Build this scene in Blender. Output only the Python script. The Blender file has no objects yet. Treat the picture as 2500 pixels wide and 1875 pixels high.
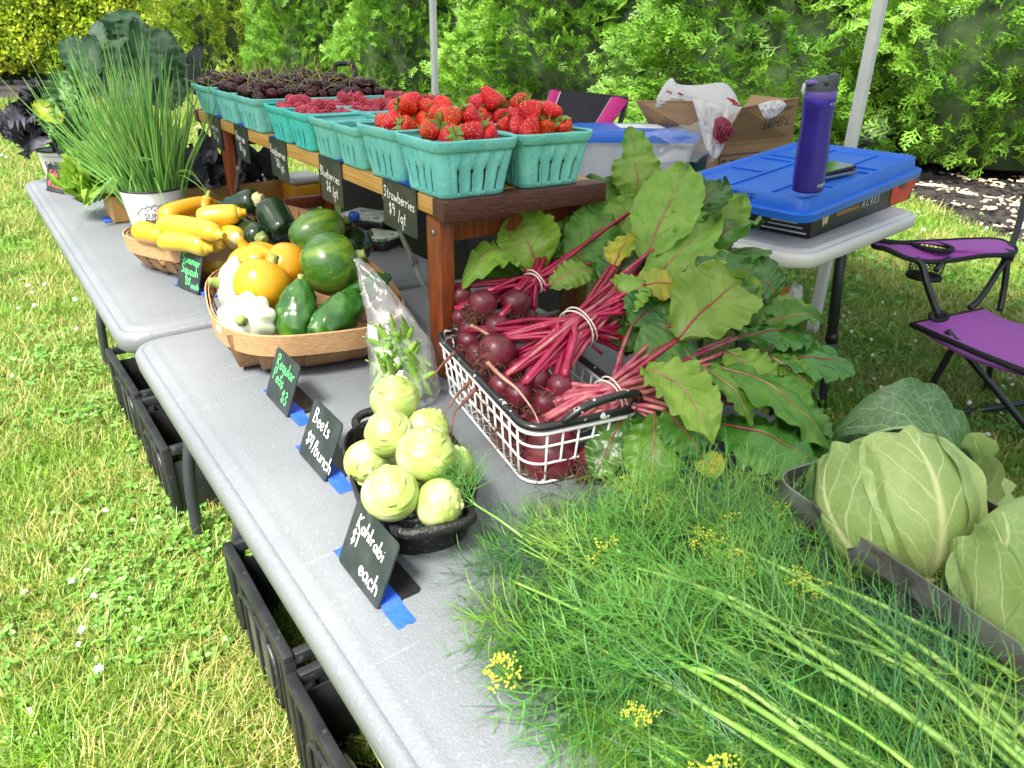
import bpy, bmesh, math, random
import numpy as np
from mathutils import Vector, Matrix, Quaternion, noise
random.seed(7); np.random.seed(7)
PI=math.pi; TAU=2*PI
C=bpy.context.scene.collection
SC=bpy.context.scene

# ------------------------------------------------------------------ camera
F_PX=1790.0
def _basis():
    p=math.radians(25.8); r=math.radians(1.0); yw=math.radians(36.14)
    fw=Vector((0,math.cos(p),-math.sin(p))); up=Vector((0,math.sin(p),math.cos(p))); rt=Vector((1,0,0))
    rt,up=rt*math.cos(r)+up*math.sin(r), up*math.cos(r)-rt*math.sin(r)
    M=Matrix.Rotation(-yw,3,'Z')
    return M@fw,M@up,M@rt
FWD,UP,RT=_basis()
CAM=Vector((-0.171,-1.433,1.275))
cd=bpy.data.cameras.new('camera'); cam=bpy.data.objects.new('camera',cd); C.objects.link(cam)
m3=Matrix((RT,UP,-FWD)).transposed()
cam.matrix_world=Matrix.Translation(CAM)@m3.to_4x4()
cd.sensor_width=36.0; cd.lens=36.0*F_PX/2500.0; cd.clip_start=0.02; cd.clip_end=300
cd.dof.use_dof=True; cd.dof.focus_distance=1.15; cd.dof.aperture_fstop=14.0
SC.camera=cam
# ------------------------------------------------------------------ light
SUN_AZ=math.radians(206)      # direction the light comes from, from +X towards +Y
SUN_EL=math.radians(57)
w=bpy.data.worlds.new('World'); SC.world=w; w.use_nodes=True
nt=w.node_tree; nt.nodes.clear()
sky=nt.nodes.new('ShaderNodeTexSky'); sky.sky_type='NISHITA'; sky.sun_disc=False
sky.sun_elevation=SUN_EL; sky.sun_rotation=PI/2-SUN_AZ
sky.air_density=0.8; sky.dust_density=6.0; sky.ozone_density=0.6
bg=nt.nodes.new('ShaderNodeBackground'); bg.inputs['Strength'].default_value=0.12
ow=nt.nodes.new('ShaderNodeOutputWorld')
nt.links.new(sky.outputs[0],bg.inputs[0]); nt.links.new(bg.outputs[0],ow.inputs[0])
sl=bpy.data.lights.new('sun','SUN'); sl.energy=4.2; sl.angle=math.radians(18); sl.color=(1,0.955,0.88)
so=bpy.data.objects.new('sun',sl); C.objects.link(so)
sd=Vector((math.cos(SUN_AZ)*math.cos(SUN_EL),math.sin(SUN_AZ)*math.cos(SUN_EL),math.sin(SUN_EL)))
so.rotation_euler=sd.to_track_quat('Z','Y').to_euler(); so.location=sd*20
vs=SC.view_settings; vs.view_transform='Standard'; vs.look='None'; vs.gamma=1.0; vs.exposure=1.42
try: vs.use_curve_mapping=False
except Exception: pass
SC.render.engine='CYCLES'
SC.cycles.max_bounces=8; SC.cycles.transparent_max_bounces=16; SC.cycles.use_denoising=True
SC.cycles.caustics_reflective=False; SC.cycles.caustics_refractive=False

TZ=0.74     # grey table height
def ray(px,py): return FWD+RT*((px-1250)/F_PX)-UP*((py-937.5)/F_PX)
def at(px,py,z=TZ):
    d=ray(px,py); return CAM+d*((z-CAM.z)/d.z)
def atd(px,py,depth): return CAM+ray(px,py)*depth
def depth_of(P): return (Vector(P)-CAM).dot(FWD)

# ------------------------------------------------------------------ materials
def _lk(nt,a,b): nt.links.new(a,b)
def sc3(c): return (c[0],c[1],c[2],1.0)
MATS={}
def mat(name,c1,c2=None,scale=8.0,rough=0.5,bump=0.0,bscale=60.0,spec=0.5,metal=0.0,detail=4.0,coat=0.0,
        island=0.0,objrand=0.0,trans=0.0,sss=0.0,stretch=None,lo=0.35,hi=0.65,c3=None,c3scale=30.0,c3lo=0.62,c3hi=0.7,c3amt=1.0,hue=0.0,sheen=0.0):
    if name in MATS: return MATS[name]
    m=bpy.data.materials.new(name); m.use_nodes=True; nt=m.node_tree; N=nt.nodes
    b=N['Principled BSDF']; out=N['Material Output']
    tc=N.new('ShaderNodeTexCoord'); co=tc.outputs['Object']
    if stretch:
        mp=N.new('ShaderNodeMapping'); mp.inputs['Scale'].default_value=stretch; _lk(nt,co,mp.inputs[0]); co=mp.outputs[0]
    col=None
    if c2 is not None:
        n=N.new('ShaderNodeTexNoise'); n.inputs['Scale'].default_value=scale; n.inputs['Detail'].default_value=detail
        _lk(nt,co,n.inputs['Vector'])
        mr=N.new('ShaderNodeMapRange'); mr.inputs[1].default_value=lo; mr.inputs[2].default_value=hi
        _lk(nt,n.outputs[0],mr.inputs[0])
        mx=N.new('ShaderNodeMix'); mx.data_type='RGBA'; mx.inputs[6].default_value=sc3(c1); mx.inputs[7].default_value=sc3(c2)
        _lk(nt,mr.outputs[0],mx.inputs[0]); col=mx.outputs[2]
    else:
        rgb=N.new('ShaderNodeRGB'); rgb.outputs[0].default_value=sc3(c1); col=rgb.outputs[0]
    if c3 is not None:
        n=N.new('ShaderNodeTexNoise'); n.inputs['Scale'].default_value=c3scale; n.inputs['Detail'].default_value=6
        _lk(nt,co,n.inputs['Vector'])
        mr=N.new('ShaderNodeMapRange'); mr.inputs[1].default_value=c3lo; mr.inputs[2].default_value=c3hi; mr.inputs[4].default_value=c3amt
        _lk(nt,n.outputs[0],mr.inputs[0])
        mx=N.new('ShaderNodeMix'); mx.data_type='RGBA'; mx.inputs[7].default_value=sc3(c3)
        _lk(nt,mr.outputs[0],mx.inputs[0]); _lk(nt,col,mx.inputs[6]); col=mx.outputs[2]
    if island or objrand or hue:
        hs=N.new('ShaderNodeHueSaturation')
        if island:
            g=N.new('ShaderNodeNewGeometry'); src=g.outputs['Random Per Island']; amt=island
        else:
            g=N.new('ShaderNodeObjectInfo'); src=g.outputs['Random']; amt=objrand
        mr=N.new('ShaderNodeMapRange'); mr.inputs[3].default_value=1-amt; mr.inputs[4].default_value=1+amt
        _lk(nt,src,mr.inputs[0]); _lk(nt,mr.outputs[0],hs.inputs['Value'])
        if hue:
            mu=N.new('ShaderNodeMath'); mu.operation='MULTIPLY'; mu.inputs[1].default_value=7.31; _lk(nt,src,mu.inputs[0])
            fr=N.new('ShaderNodeMath'); fr.operation='FRACT'; _lk(nt,mu.outputs[0],fr.inputs[0])
            mh=N.new('ShaderNodeMapRange'); mh.inputs[3].default_value=0.5-hue; mh.inputs[4].default_value=0.5+hue
            _lk(nt,fr.outputs[0],mh.inputs[0]); _lk(nt,mh.outputs[0],hs.inputs['Hue'])
        _lk(nt,col,hs.inputs['Color']); col=hs.outputs[0]
    _lk(nt,col,b.inputs['Base Color'])
    b.inputs['Roughness'].default_value=rough; b.inputs['Metallic'].default_value=metal
    b.inputs['Specular IOR Level'].default_value=spec
    if coat: b.inputs['Coat Weight'].default_value=coat; b.inputs['Coat Roughness'].default_value=0.08
    if sheen: b.inputs['Sheen Weight'].default_value=sheen
    if sss:
        b.inputs['Subsurface Weight'].default_value=sss; b.inputs['Subsurface Radius'].default_value=(0.01,0.006,0.003)
        b.inputs['Subsurface Scale'].default_value=0.6
    if bump:
        n=N.new('ShaderNodeTexNoise'); n.inputs['Scale'].default_value=bscale; n.inputs['Detail'].default_value=5
        _lk(nt,co,n.inputs['Vector'])
        bp=N.new('ShaderNodeBump'); bp.inputs['Strength'].default_value=bump; bp.inputs['Distance'].default_value=0.004
        _lk(nt,n.outputs[0],bp.inputs['Height']); _lk(nt,bp.outputs[0],b.inputs['Normal'])
    if trans:
        tr=N.new('ShaderNodeBsdfTranslucent'); _lk(nt,col,tr.inputs[0])
        ms=N.new('ShaderNodeMixShader'); ms.inputs[0].default_value=trans
        _lk(nt,b.outputs[0],ms.inputs[1]); _lk(nt,tr.outputs[0],ms.inputs[2]); _lk(nt,ms.outputs[0],out.inputs[0])
    MATS[name]=m
    return m

def leaf_mat(name,c1,c2,vein,rib,nv=7.0,slope=0.9,trans=0.25,rough=0.38,ribw=0.05,veinw=0.05,scale=32.0,bump=0.6,objrand=0.12,hue=0.012,spec=0.5,spots=None,curlveins=0.06,vsign=-0.6,net=0.0,netscale=9.0):
    """blade material: u runs across (0..1), v along; midrib and side veins come from the UVs"""
    if name in MATS: return MATS[name]
    m=bpy.data.materials.new(name); m.use_nodes=True; nt=m.node_tree; N=nt.nodes
    b=N['Principled BSDF']; out=N['Material Output']
    def M(op,a,bb=None,cc=None):
        n=N.new('ShaderNodeMath'); n.operation=op
        for i,x in enumerate((a,bb,cc)):
            if x is None: continue
            if isinstance(x,(int,float)): n.inputs[i].default_value=x
            else: _lk(nt,x,n.inputs[i])
        return n.outputs[0]
    uv=N.new('ShaderNodeUVMap'); sp=N.new('ShaderNodeSeparateXYZ'); _lk(nt,uv.outputs[0],sp.inputs[0])
    tc=N.new('ShaderNodeTexCoord')
    n1=N.new('ShaderNodeTexNoise'); n1.inputs['Scale'].default_value=scale; n1.inputs['Detail'].default_value=5; _lk(nt,tc.outputs['Object'],n1.inputs['Vector'])
    n2=N.new('ShaderNodeTexNoise'); n2.inputs['Scale'].default_value=6.0; _lk(nt,uv.outputs[0],n2.inputs['Vector'])
    wob=M('MULTIPLY',M('SUBTRACT',n2.outputs[0],0.5),curlveins*6)
    au=M('ABSOLUTE',M('SUBTRACT',sp.outputs[0],0.5))
    # side veins
    ph=M('ADD',M('SUBTRACT',M('MULTIPLY',sp.outputs[1],nv),M('MULTIPLY',au,slope*nv*0.55)),wob)
    # left/right veins alternate
    sgn=M('GREATER_THAN',sp.outputs[0],0.5); ph=M('ADD',ph,M('MULTIPLY',sgn,0.43))
    fr=M('ABSOLUTE',M('SUBTRACT',M('FRACT',ph),0.5))
    vw=M('MULTIPLY',M('SUBTRACT',0.62,au),veinw)
    side=N.new('ShaderNodeMapRange'); side.interpolation_type='SMOOTHSTEP'
    _lk(nt,fr,side.inputs[0]); _lk(nt,vw,side.inputs[2]); side.inputs[1].default_value=0.0; side.inputs[3].default_value=1.0; side.inputs[4].default_value=0.0
    rw=M('MULTIPLY',M('SUBTRACT',1.05,sp.outputs[1]),ribw)
    ribm=N.new('ShaderNodeMapRange'); ribm.interpolation_type='SMOOTHSTEP'
    _lk(nt,au,ribm.inputs[0]); ribm.inputs[1].default_value=0.0; _lk(nt,rw,ribm.inputs[2]); ribm.inputs[3].default_value=1.0; ribm.inputs[4].default_value=0.0
    mr=N.new('ShaderNodeMapRange'); mr.inputs[1].default_value=0.35; mr.inputs[2].default_value=0.65; _lk(nt,n1.outputs[0],mr.inputs[0])
    base=N.new('ShaderNodeMix'); base.data_type='RGBA'; base.inputs[6].default_value=sc3(c1); base.inputs[7].default_value=sc3(c2); _lk(nt,mr.outputs[0],base.inputs[0])
    col=base.outputs[2]
    if spots:
        n3=N.new('ShaderNodeTexNoise'); n3.inputs['Scale'].default_value=70; _lk(nt,tc.outputs['Object'],n3.inputs['Vector'])
        mr3=N.new('ShaderNodeMapRange'); mr3.inputs[1].default_value=0.70; mr3.inputs[2].default_value=0.76; _lk(nt,n3.outputs[0],mr3.inputs[0])
        mx3=N.new('ShaderNodeMix'); mx3.data_type='RGBA'; mx3.inputs[7].default_value=sc3(spots); _lk(nt,mr3.outputs[0],mx3.inputs[0]); _lk(nt,col,mx3.inputs[6]); col=mx3.outputs[2]
    oi=N.new('ShaderNodeObjectInfo'); hs=N.new('ShaderNodeHueSaturation')
    mv=N.new('ShaderNodeMapRange'); mv.inputs[3].default_value=1-objrand; mv.inputs[4].default_value=1+objrand; _lk(nt,oi.outputs['Random'],mv.inputs[0]); _lk(nt,mv.outputs[0],hs.inputs['Value'])
    mh=N.new('ShaderNodeMapRange'); mh.inputs[3].default_value=0.5-hue; mh.inputs[4].default_value=0.5+hue; _lk(nt,M('FRACT',M('MULTIPLY',oi.outputs['Random'],9.7)),mh.inputs[0]); _lk(nt,mh.outputs[0],hs.inputs['Hue'])
    _lk(nt,col,hs.inputs['Color']); col=hs.outputs[0]
    mx1=N.new('ShaderNodeMix'); mx1.data_type='RGBA'; mx1.inputs[7].default_value=sc3(vein); _lk(nt,M('MULTIPLY',side.outputs[0],0.8),mx1.inputs[0]); _lk(nt,col,mx1.inputs[6])
    mx2=N.new('ShaderNodeMix'); mx2.data_type='RGBA'; mx2.inputs[7].default_value=sc3(rib); _lk(nt,ribm.outputs[0],mx2.inputs[0]); _lk(nt,mx1.outputs[2],mx2.inputs[6])
    col=mx2.outputs[2]
    _lk(nt,col,b.inputs['Base Color']); b.inputs['Roughness'].default_value=rough; b.inputs['Specular IOR Level'].default_value=spec
    if net:
        mpn=N.new('ShaderNodeMapping'); mpn.inputs['Scale'].default_value=(netscale,netscale*1.25,1); vn=N.new('ShaderNodeTexVoronoi'); vn.feature='DISTANCE_TO_EDGE'; vn.inputs['Scale'].default_value=1.0
        dst=N.new('ShaderNodeMix'); dst.data_type='VECTOR'; dst.inputs[0].default_value=.06; _lk(nt,uv.outputs[0],dst.inputs[4]); _lk(nt,n2.outputs[1],dst.inputs[5]); _lk(nt,dst.outputs[1],mpn.inputs[0]); _lk(nt,mpn.outputs[0],vn.inputs['Vector'])
        nm=N.new('ShaderNodeMapRange'); nm.inputs[1].default_value=0.0; nm.inputs[2].default_value=.075; nm.inputs[3].default_value=net; nm.inputs[4].default_value=0.0; _lk(nt,vn.outputs['Distance'],nm.inputs[0])
        mxn=N.new('ShaderNodeMix'); mxn.data_type='RGBA'; mxn.inputs[7].default_value=sc3(vein); _lk(nt,nm.outputs[0],mxn.inputs[0]); _lk(nt,col,mxn.inputs[6]); col=mxn.outputs[2]; _lk(nt,col,b.inputs['Base Color'])
    hgt=M('ADD',M('MULTIPLY',M('ADD',side.outputs[0],ribm.outputs[0]),vsign),M('MULTIPLY',n1.outputs[0],1.2))
    bp=N.new('ShaderNodeBump'); bp.inputs['Strength'].default_value=bump; bp.inputs['Distance'].default_value=0.004; _lk(nt,hgt,bp.inputs['Height']); _lk(nt,bp.outputs[0],b.inputs['Normal'])
    tr=N.new('ShaderNodeBsdfTranslucent'); _lk(nt,col,tr.inputs[0])
    ms=N.new('ShaderNodeMixShader'); ms.inputs[0].default_value=trans
    _lk(nt,b.outputs[0],ms.inputs[1]); _lk(nt,tr.outputs[0],ms.inputs[2]); _lk(nt,ms.outputs[0],out.inputs[0])
    MATS[name]=m
    return m

# ------------------------------------------------------------------ mesh builder
class MB:
    def __init__(s): s.v=[]; s.f=[]; s.uv=[]; s.mi=[]; s.cur=0
    def add(s,vs,fs,uvs=None):
        o=len(s.v); s.v.extend([tuple(x) for x in vs])
        for i,f in enumerate(fs):
            s.f.append(tuple(o+k for k in f)); s.mi.append(s.cur)
            if uvs is not None: s.uv.append([uvs[k] for k in f])
            else: s.uv.append(None)
        return s
    def box(s,c,d,rot=None,M=None,bev=0.0):
        hx,hy,hz=d[0]/2,d[1]/2,d[2]/2
        if bev<=0:
            vs=[Vector((x*hx,y*hy,z*hz)) for x in (-1,1) for y in (-1,1) for z in (-1,1)]
            fs=[(0,1,3,2),(4,6,7,5),(0,4,5,1),(2,3,7,6),(0,2,6,4),(1,5,7,3)]
        else:
            bm=bmesh.new(); bmesh.ops.create_cube(bm,size=1.0)
            for v in bm.verts: v.co=Vector((v.co.x*d[0],v.co.y*d[1],v.co.z*d[2]))
            bmesh.ops.bevel(bm,geom=bm.edges[:],offset=bev,segments=2,affect='EDGES',profile=0.5)
            bm.verts.ensure_lookup_table(); bm.verts.index_update()
            vs=[v.co.copy() for v in bm.verts]; fs=[tuple(v.index for v in f.verts) for f in bm.faces]; bm.free()
        if rot is not None: 
            R=rot if isinstance(rot,Matrix) else Matrix.Rotation(rot,3,'Z')
            vs=[R@v for v in vs]
        vs=[v+Vector(c) for v in vs]
        if M is not None: vs=[M@v for v in vs]
        return s.add(vs,fs)
    def tube(s,pts,r,n=8,closed=False,caps=True,flat=1.0):
        P=[Vector(p) for p in pts]; k=len(P)
        R=r if hasattr(r,'__len__') else [r]*k
        up=Vector((0.13,0.21,0.97)); prev=None; vs=[]
        for i in range(k):
            if closed: t=P[(i+1)%k]-P[i-1]
            else: t=P[min(i+1,k-1)]-P[max(i-1,0)]
            if t.length<1e-9: t=Vector((0,0,1))
            t.normalize()
            if prev is None:
                a=t.cross(up)
                if a.length<1e-3: a=t.cross(Vector((1,0,0)))
            else: a=prev-t*prev.dot(t)
            if a.length<1e-6: a=t.orthogonal()
            a.normalize(); prev=a; b=t.cross(a)
            for j in range(n):
                q=TAU*j/n; vs.append(P[i]+(a*math.cos(q)+b*(math.sin(q)*flat))*R[i])
        fs=[]
        for i in range(k if closed else k-1):
            i2=(i+1)%k
            for j in range(n): fs.append((i*n+j,i*n+(j+1)%n,i2*n+(j+1)%n,i2*n+j))
        if caps and not closed:
            fs.append(tuple(range(n-1,-1,-1))); fs.append(tuple((k-1)*n+j for j in range(n)))
        return s.add(vs,fs)
    def lathe(s,prof,n=24,M=None,fn=None):
        vs=[];fs=[];uv=[]
        k=len(prof)
        for i,(r,z) in enumerate(prof):
            for j in range(n):
                q=TAU*j/n; rr,zz=(r,z) if fn is None else fn(r,z,q,i/(k-1))
                vs.append(Vector((rr*math.cos(q),rr*math.sin(q),zz)))
        for i in range(k-1):
            for j in range(n): fs.append((i*n+j,i*n+(j+1)%n,(i+1)*n+(j+1)%n,(i+1)*n+j))
        fs.append(tuple(range(n-1,-1,-1))); fs.append(tuple((k-1)*n+j for j in range(n)))
        if M is not None: vs=[M@v for v in vs]
        return s.add(vs,fs)
    def grid(s,fn,nu,nv,closed_u=False):
        vs=[];uvs=[];fs=[]
        cu=nu if closed_u else nu+1
        for j in range(nv+1):
            for i in range(cu):
                u,v=i/nu,j/nv; vs.append(fn(u,v)); uvs.append((u,v))
        for j in range(nv):
            for i in range(nu):
                i2=(i+1)%cu
                fs.append((j*cu+i,j*cu+i2,(j+1)*cu+i2,(j+1)*cu+i))
        return s.add(vs,fs,uvs)
    def mesh(s,name,mats,smooth=True):
        me=bpy.data.meshes.new(name); me.from_pydata(s.v,[],s.f)
        ml=mats if isinstance(mats,(list,tuple)) else [mats]
        for m in ml: me.materials.append(m)
        if len(ml)>1: me.polygons.foreach_set('material_index',s.mi)
        if any(u is not None for u in s.uv):
            ul=me.uv_layers.new(name='UVMap'); buf=[]
            for f,u in zip(s.f,s.uv):
                if u is None: buf.extend([0.0]*(2*len(f)))
                else:
                    for a in u: buf.extend(a)
            ul.data.foreach_set('uv',buf)
        if smooth: me.polygons.foreach_set('use_smooth',[True]*len(me.polygons))
        me.update(); return me
    def build(s,name,mats,parent=None,smooth=True,loc=None,M=None):
        me=s.mesh(name,mats,smooth); return link(name,me,parent,loc,M)
def link(name,me,parent=None,loc=None,M=None):
    o=bpy.data.objects.new(name,me); C.objects.link(o)
    if parent is not None: o.parent=parent
    if loc is not None: o.location=loc
    if M is not None: o.matrix_basis=M
    return o
def auto_smooth(o,ang=40):
    me=o.data
    bm=bmesh.new(); bm.from_mesh(me); a=math.radians(ang)
    for e in bm.edges:
        if len(e.link_faces)==2 and e.calc_face_angle(0)>a: e.smooth=False
    bm.to_mesh(me); bm.free(); return o
def np_mesh(name,V,Fq,mats,smooth=False,UV=None,MI=None):
    """V (n,3), Fq (m,k) same-size polygons"""
    me=bpy.data.meshes.new(name); V=np.asarray(V,dtype=np.float32); Fq=np.asarray(Fq,dtype=np.int32); m,k=Fq.shape
    me.vertices.add(len(V)); me.vertices.foreach_set('co',V.ravel())
    me.loops.add(m*k); me.loops.foreach_set('vertex_index',Fq.ravel())
    me.polygons.add(m); me.polygons.foreach_set('loop_start',np.arange(0,m*k,k,dtype=np.int32)); me.polygons.foreach_set('loop_total',np.full(m,k,dtype=np.int32))
    for mm in (mats if isinstance(mats,(list,tuple)) else [mats]): me.materials.append(mm)
    if MI is not None: me.polygons.foreach_set('material_index',np.asarray(MI,dtype=np.int32))
    if smooth: me.polygons.foreach_set('use_smooth',np.ones(m,dtype=bool))
    me.update(calc_edges=True)
    if UV is not None:
        ul=me.uv_layers.new(name='UVMap'); ul.data.foreach_set('uv',np.asarray(UV,dtype=np.float32)[Fq.ravel()].ravel())
    me.validate(); return me
def tag(o,label=None,cat=None,group=None,kind=None):
    if label: o['label']=label
    if cat: o['category']=cat
    if group: o['group']=group
    if kind: o['kind']=kind
    return o
def thing(name,label,cat,loc=(0,0,0),rz=0.0,group=None):
    o=bpy.data.objects.new(name,None); C.objects.link(o); o.location=loc; o.rotation_euler=(0,0,rz); o.empty_display_size=0.05
    return tag(o,label,cat,group)
def copy_tree(o,parent=None):
    c=o.copy(); C.objects.link(c)
    if parent is not None: c.parent=parent
    for ch in o.children: copy_tree(ch,c)
    return c
def smooth_path(P,n):
    P=[Vector(p) for p in P]; k=len(P); out=[]
    for i in range(n):
        t=i/(n-1)*(k-1); j=min(int(t),k-2); u=t-j
        p0,p1,p2,p3=P[max(j-1,0)],P[j],P[j+1],P[min(j+2,k-1)]
        out.append(0.5*((2*p1)+(p2-p0)*u+(2*p0-5*p1+4*p2-p3)*u*u+(3*p1-p0-3*p2+p3)*u**3))
    return out
def rrect(hx,hy,r,n=6):
    """rounded rectangle outline (ccw)"""
    out=[]
    for cx,cy,a0 in ((hx-r,hy-r,0),(-hx+r,hy-r,PI/2),(-hx+r,-hy+r,PI),(hx-r,-hy+r,1.5*PI)):
        for i in range(n+1):
            a=a0+PI/2*i/n; out.append((cx+r*math.cos(a),cy+r*math.sin(a)))
    return out
def loft(mb,loops,cap0=True,cap1=True):
    n=len(loops[0]); vs=[p for l in loops for p in l]; fs=[]
    for i in range(len(loops)-1):
        for j in range(n): fs.append((i*n+j,i*n+(j+1)%n,(i+1)*n+(j+1)%n,(i+1)*n+j))
    if cap0: fs.append(tuple(range(n-1,-1,-1)))
    if cap1: fs.append(tuple((len(loops)-1)*n+j for j in range(n)))
    return mb.add(vs,fs)
def nz(p,s=1.0): return noise.noise(Vector(p)*s)
def frame(z,x=None):
    """3x3 with columns x,y,z; z given"""
    z=Vector(z).normalized(); x=Vector(x) if x is not None else z.orthogonal()
    x=(x-z*x.dot(z))
    if x.length<1e-6: x=z.orthogonal()
    x.normalize(); y=z.cross(x)
    return Matrix((x,y,z)).transposed()
def M4(loc,R=None,s=1.0):
    m=(R.to_4x4() if R is not None else Matrix.Identity(4))
    if hasattr(s,'__len__'): S=Matrix.Diagonal((s[0],s[1],s[2],1))
    else: S=Matrix.Diagonal((s,s,s,1))
    return Matrix.Translation(Vector(loc))@m@S
def rnd(a,b): return random.uniform(a,b)
def rquat(): 
    return Quaternion((random.gauss(0,1),random.gauss(0,1),random.gauss(0,1),random.gauss(0,1))).normalized().to_matrix()
def print_text(txt,size,mt,parent,M,name='lettering',ext=0.0,align='LEFT',spacing=1.0,bend=None):
    """flat printed lettering turned into a mesh"""
    cu=bpy.data.curves.new(name,'FONT'); cu.body=txt; cu.size=size; cu.align_x=align; cu.space_character=spacing; cu.resolution_u=2; cu.extrude=ext
    o=bpy.data.objects.new(name,cu); C.objects.link(o); bpy.context.view_layer.update()
    me=bpy.data.meshes.new_from_object(o.evaluated_get(bpy.context.evaluated_depsgraph_get())); me.name=name
    bpy.data.objects.remove(o); bpy.data.curves.remove(cu)
    me.materials.clear(); me.materials.append(mt)
    if bend:
        for v in me.vertices: v.co=bend(v.co)
    return link(name,me,parent,M=M)
# ================================================================== SETTING
def grass_mat(name,g1,g2,straw,amt):
    m=bpy.data.materials.new(name); m.use_nodes=True; nt=m.node_tree; N=nt.nodes; b=N['Principled BSDF']; out=N['Material Output']
    g=N.new('ShaderNodeNewGeometry'); oi=N.new('ShaderNodeObjectInfo')
    n=N.new('ShaderNodeTexNoise'); n.inputs['Scale'].default_value=2.2; n.inputs['Detail'].default_value=5; _lk(nt,g.outputs['Position'],n.inputs['Vector'])
    mx=N.new('ShaderNodeMix'); mx.data_type='RGBA'; mx.inputs[6].default_value=sc3(g1); mx.inputs[7].default_value=sc3(g2); _lk(nt,oi.outputs['Random'],mx.inputs[0])
    ad=N.new('ShaderNodeMath'); ad.operation='ADD'; _lk(nt,n.outputs[0],ad.inputs[0]); 
    mu=N.new('ShaderNodeMath'); mu.operation='MULTIPLY'; mu.inputs[1].default_value=0.55; _lk(nt,g.outputs['Random Per Island'],mu.inputs[0]); _lk(nt,mu.outputs[0],ad.inputs[1])
    mr=N.new('ShaderNodeMapRange'); mr.inputs[1].default_value=1.0-amt; mr.inputs[2].default_value=1.12-amt; _lk(nt,ad.outputs[0],mr.inputs[0])
    m2=N.new('ShaderNodeMix'); m2.data_type='RGBA'; m2.inputs[7].default_value=sc3(straw); _lk(nt,mx.outputs[2],m2.inputs[6]); _lk(nt,mr.outputs[0],m2.inputs[0])
    hs=N.new('ShaderNodeHueSaturation'); mv=N.new('ShaderNodeMapRange'); mv.inputs[3].default_value=0.65; mv.inputs[4].default_value=1.35
    _lk(nt,g.outputs['Random Per Island'],mv.inputs[0]); _lk(nt,mv.outputs[0],hs.inputs['Value']); _lk(nt,m2.outputs[2],hs.inputs['Color'])
    _lk(nt,hs.outputs[0],b.inputs['Base Color']); b.inputs['Roughness'].default_value=0.45
    tr=N.new('ShaderNodeBsdfTranslucent'); _lk(nt,hs.outputs[0],tr.inputs[0]); ms=N.new('ShaderNodeMixShader'); ms.inputs[0].default_value=0.3
    _lk(nt,b.outputs[0],ms.inputs[1]); _lk(nt,tr.outputs[0],ms.inputs[2]); _lk(nt,ms.outputs[0],out.inputs[0]); return m
GRASS=grass_mat('grass_blade',(0.115,0.27,0.018),(0.22,0.38,0.038),(0.40,0.37,0.12),0.13)
CLOVER=mat('clover_leaf',(0.09,0.27,0.035),(0.2,0.4,0.07),scale=14,rough=0.45,island=0.3,trans=0.25)
PETAL=mat('clover_petal',(0.88,0.88,0.82),(0.8,0.76,0.70),scale=40,rough=0.7)
SOIL=mat('lawn_soil',(0.045,0.085,0.015),(0.11,0.17,0.035),scale=3.0,rough=0.95,bump=0.6,bscale=90,c3=(0.2,0.18,0.07),c3scale=5,c3lo=0.5,c3hi=0.75)
ground=MB().add([(-45,-40,0),(70,-40,0),(70,80,0),(-45,80,0)],[(0,1,2,3)]).build('lawn',SOIL); tag(ground,kind='structure')

def scatter(name,P,R,S,variants,label,cat):
    """one counted-as-mass object: source meshes set out on points"""
    me=bpy.data.meshes.new(name); me.from_pydata([tuple(p) for p in P],[],[])
    a=me.attributes.new('rot','FLOAT_VECTOR','POINT'); a.data.foreach_set('vector',np.asarray(R,dtype=np.float32).ravel())
    a=me.attributes.new('size','FLOAT','POINT'); a.data.foreach_set('value',np.asarray(S,dtype=np.float32))
    o=link(name,me)
    col=bpy.data.collections.new(name+'_sources')
    for i,vm in enumerate(variants): col.objects.link(bpy.data.objects.new(name+'_piece',vm))
    ng=bpy.data.node_groups.new(name+'_nodes','GeometryNodeTree')
    ng.interface.new_socket('Geometry',in_out='INPUT',socket_type='NodeSocketGeometry'); ng.interface.new_socket('Geometry',in_out='OUTPUT',socket_type='NodeSocketGeometry')
    gi=ng.nodes.new('NodeGroupInput'); go=ng.nodes.new('NodeGroupOutput'); ip=ng.nodes.new('GeometryNodeInstanceOnPoints'); ci=ng.nodes.new('GeometryNodeCollectionInfo')
    ci.inputs['Collection'].default_value=col; ci.inputs['Separate Children'].default_value=True; ci.inputs['Reset Children'].default_value=True
    ip.inputs['Pick Instance'].default_value=True
    ar=ng.nodes.new('GeometryNodeInputNamedAttribute'); ar.data_type='FLOAT_VECTOR'; ar.inputs['Name'].default_value='rot'
    asz=ng.nodes.new('GeometryNodeInputNamedAttribute'); asz.data_type='FLOAT'; asz.inputs['Name'].default_value='size'
    L=ng.links.new
    L(gi.outputs[0],ip.inputs['Points']); L(ci.outputs[0],ip.inputs['Instance']); L(ar.outputs[0],ip.inputs['Rotation']); L(asz.outputs[0],ip.inputs['Scale']); L(ip.outputs[0],go.inputs[0])
    md=o.modifiers.new('scatter','NODES'); md.node_group=ng
    return tag(o,label,cat,kind='stuff')

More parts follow.
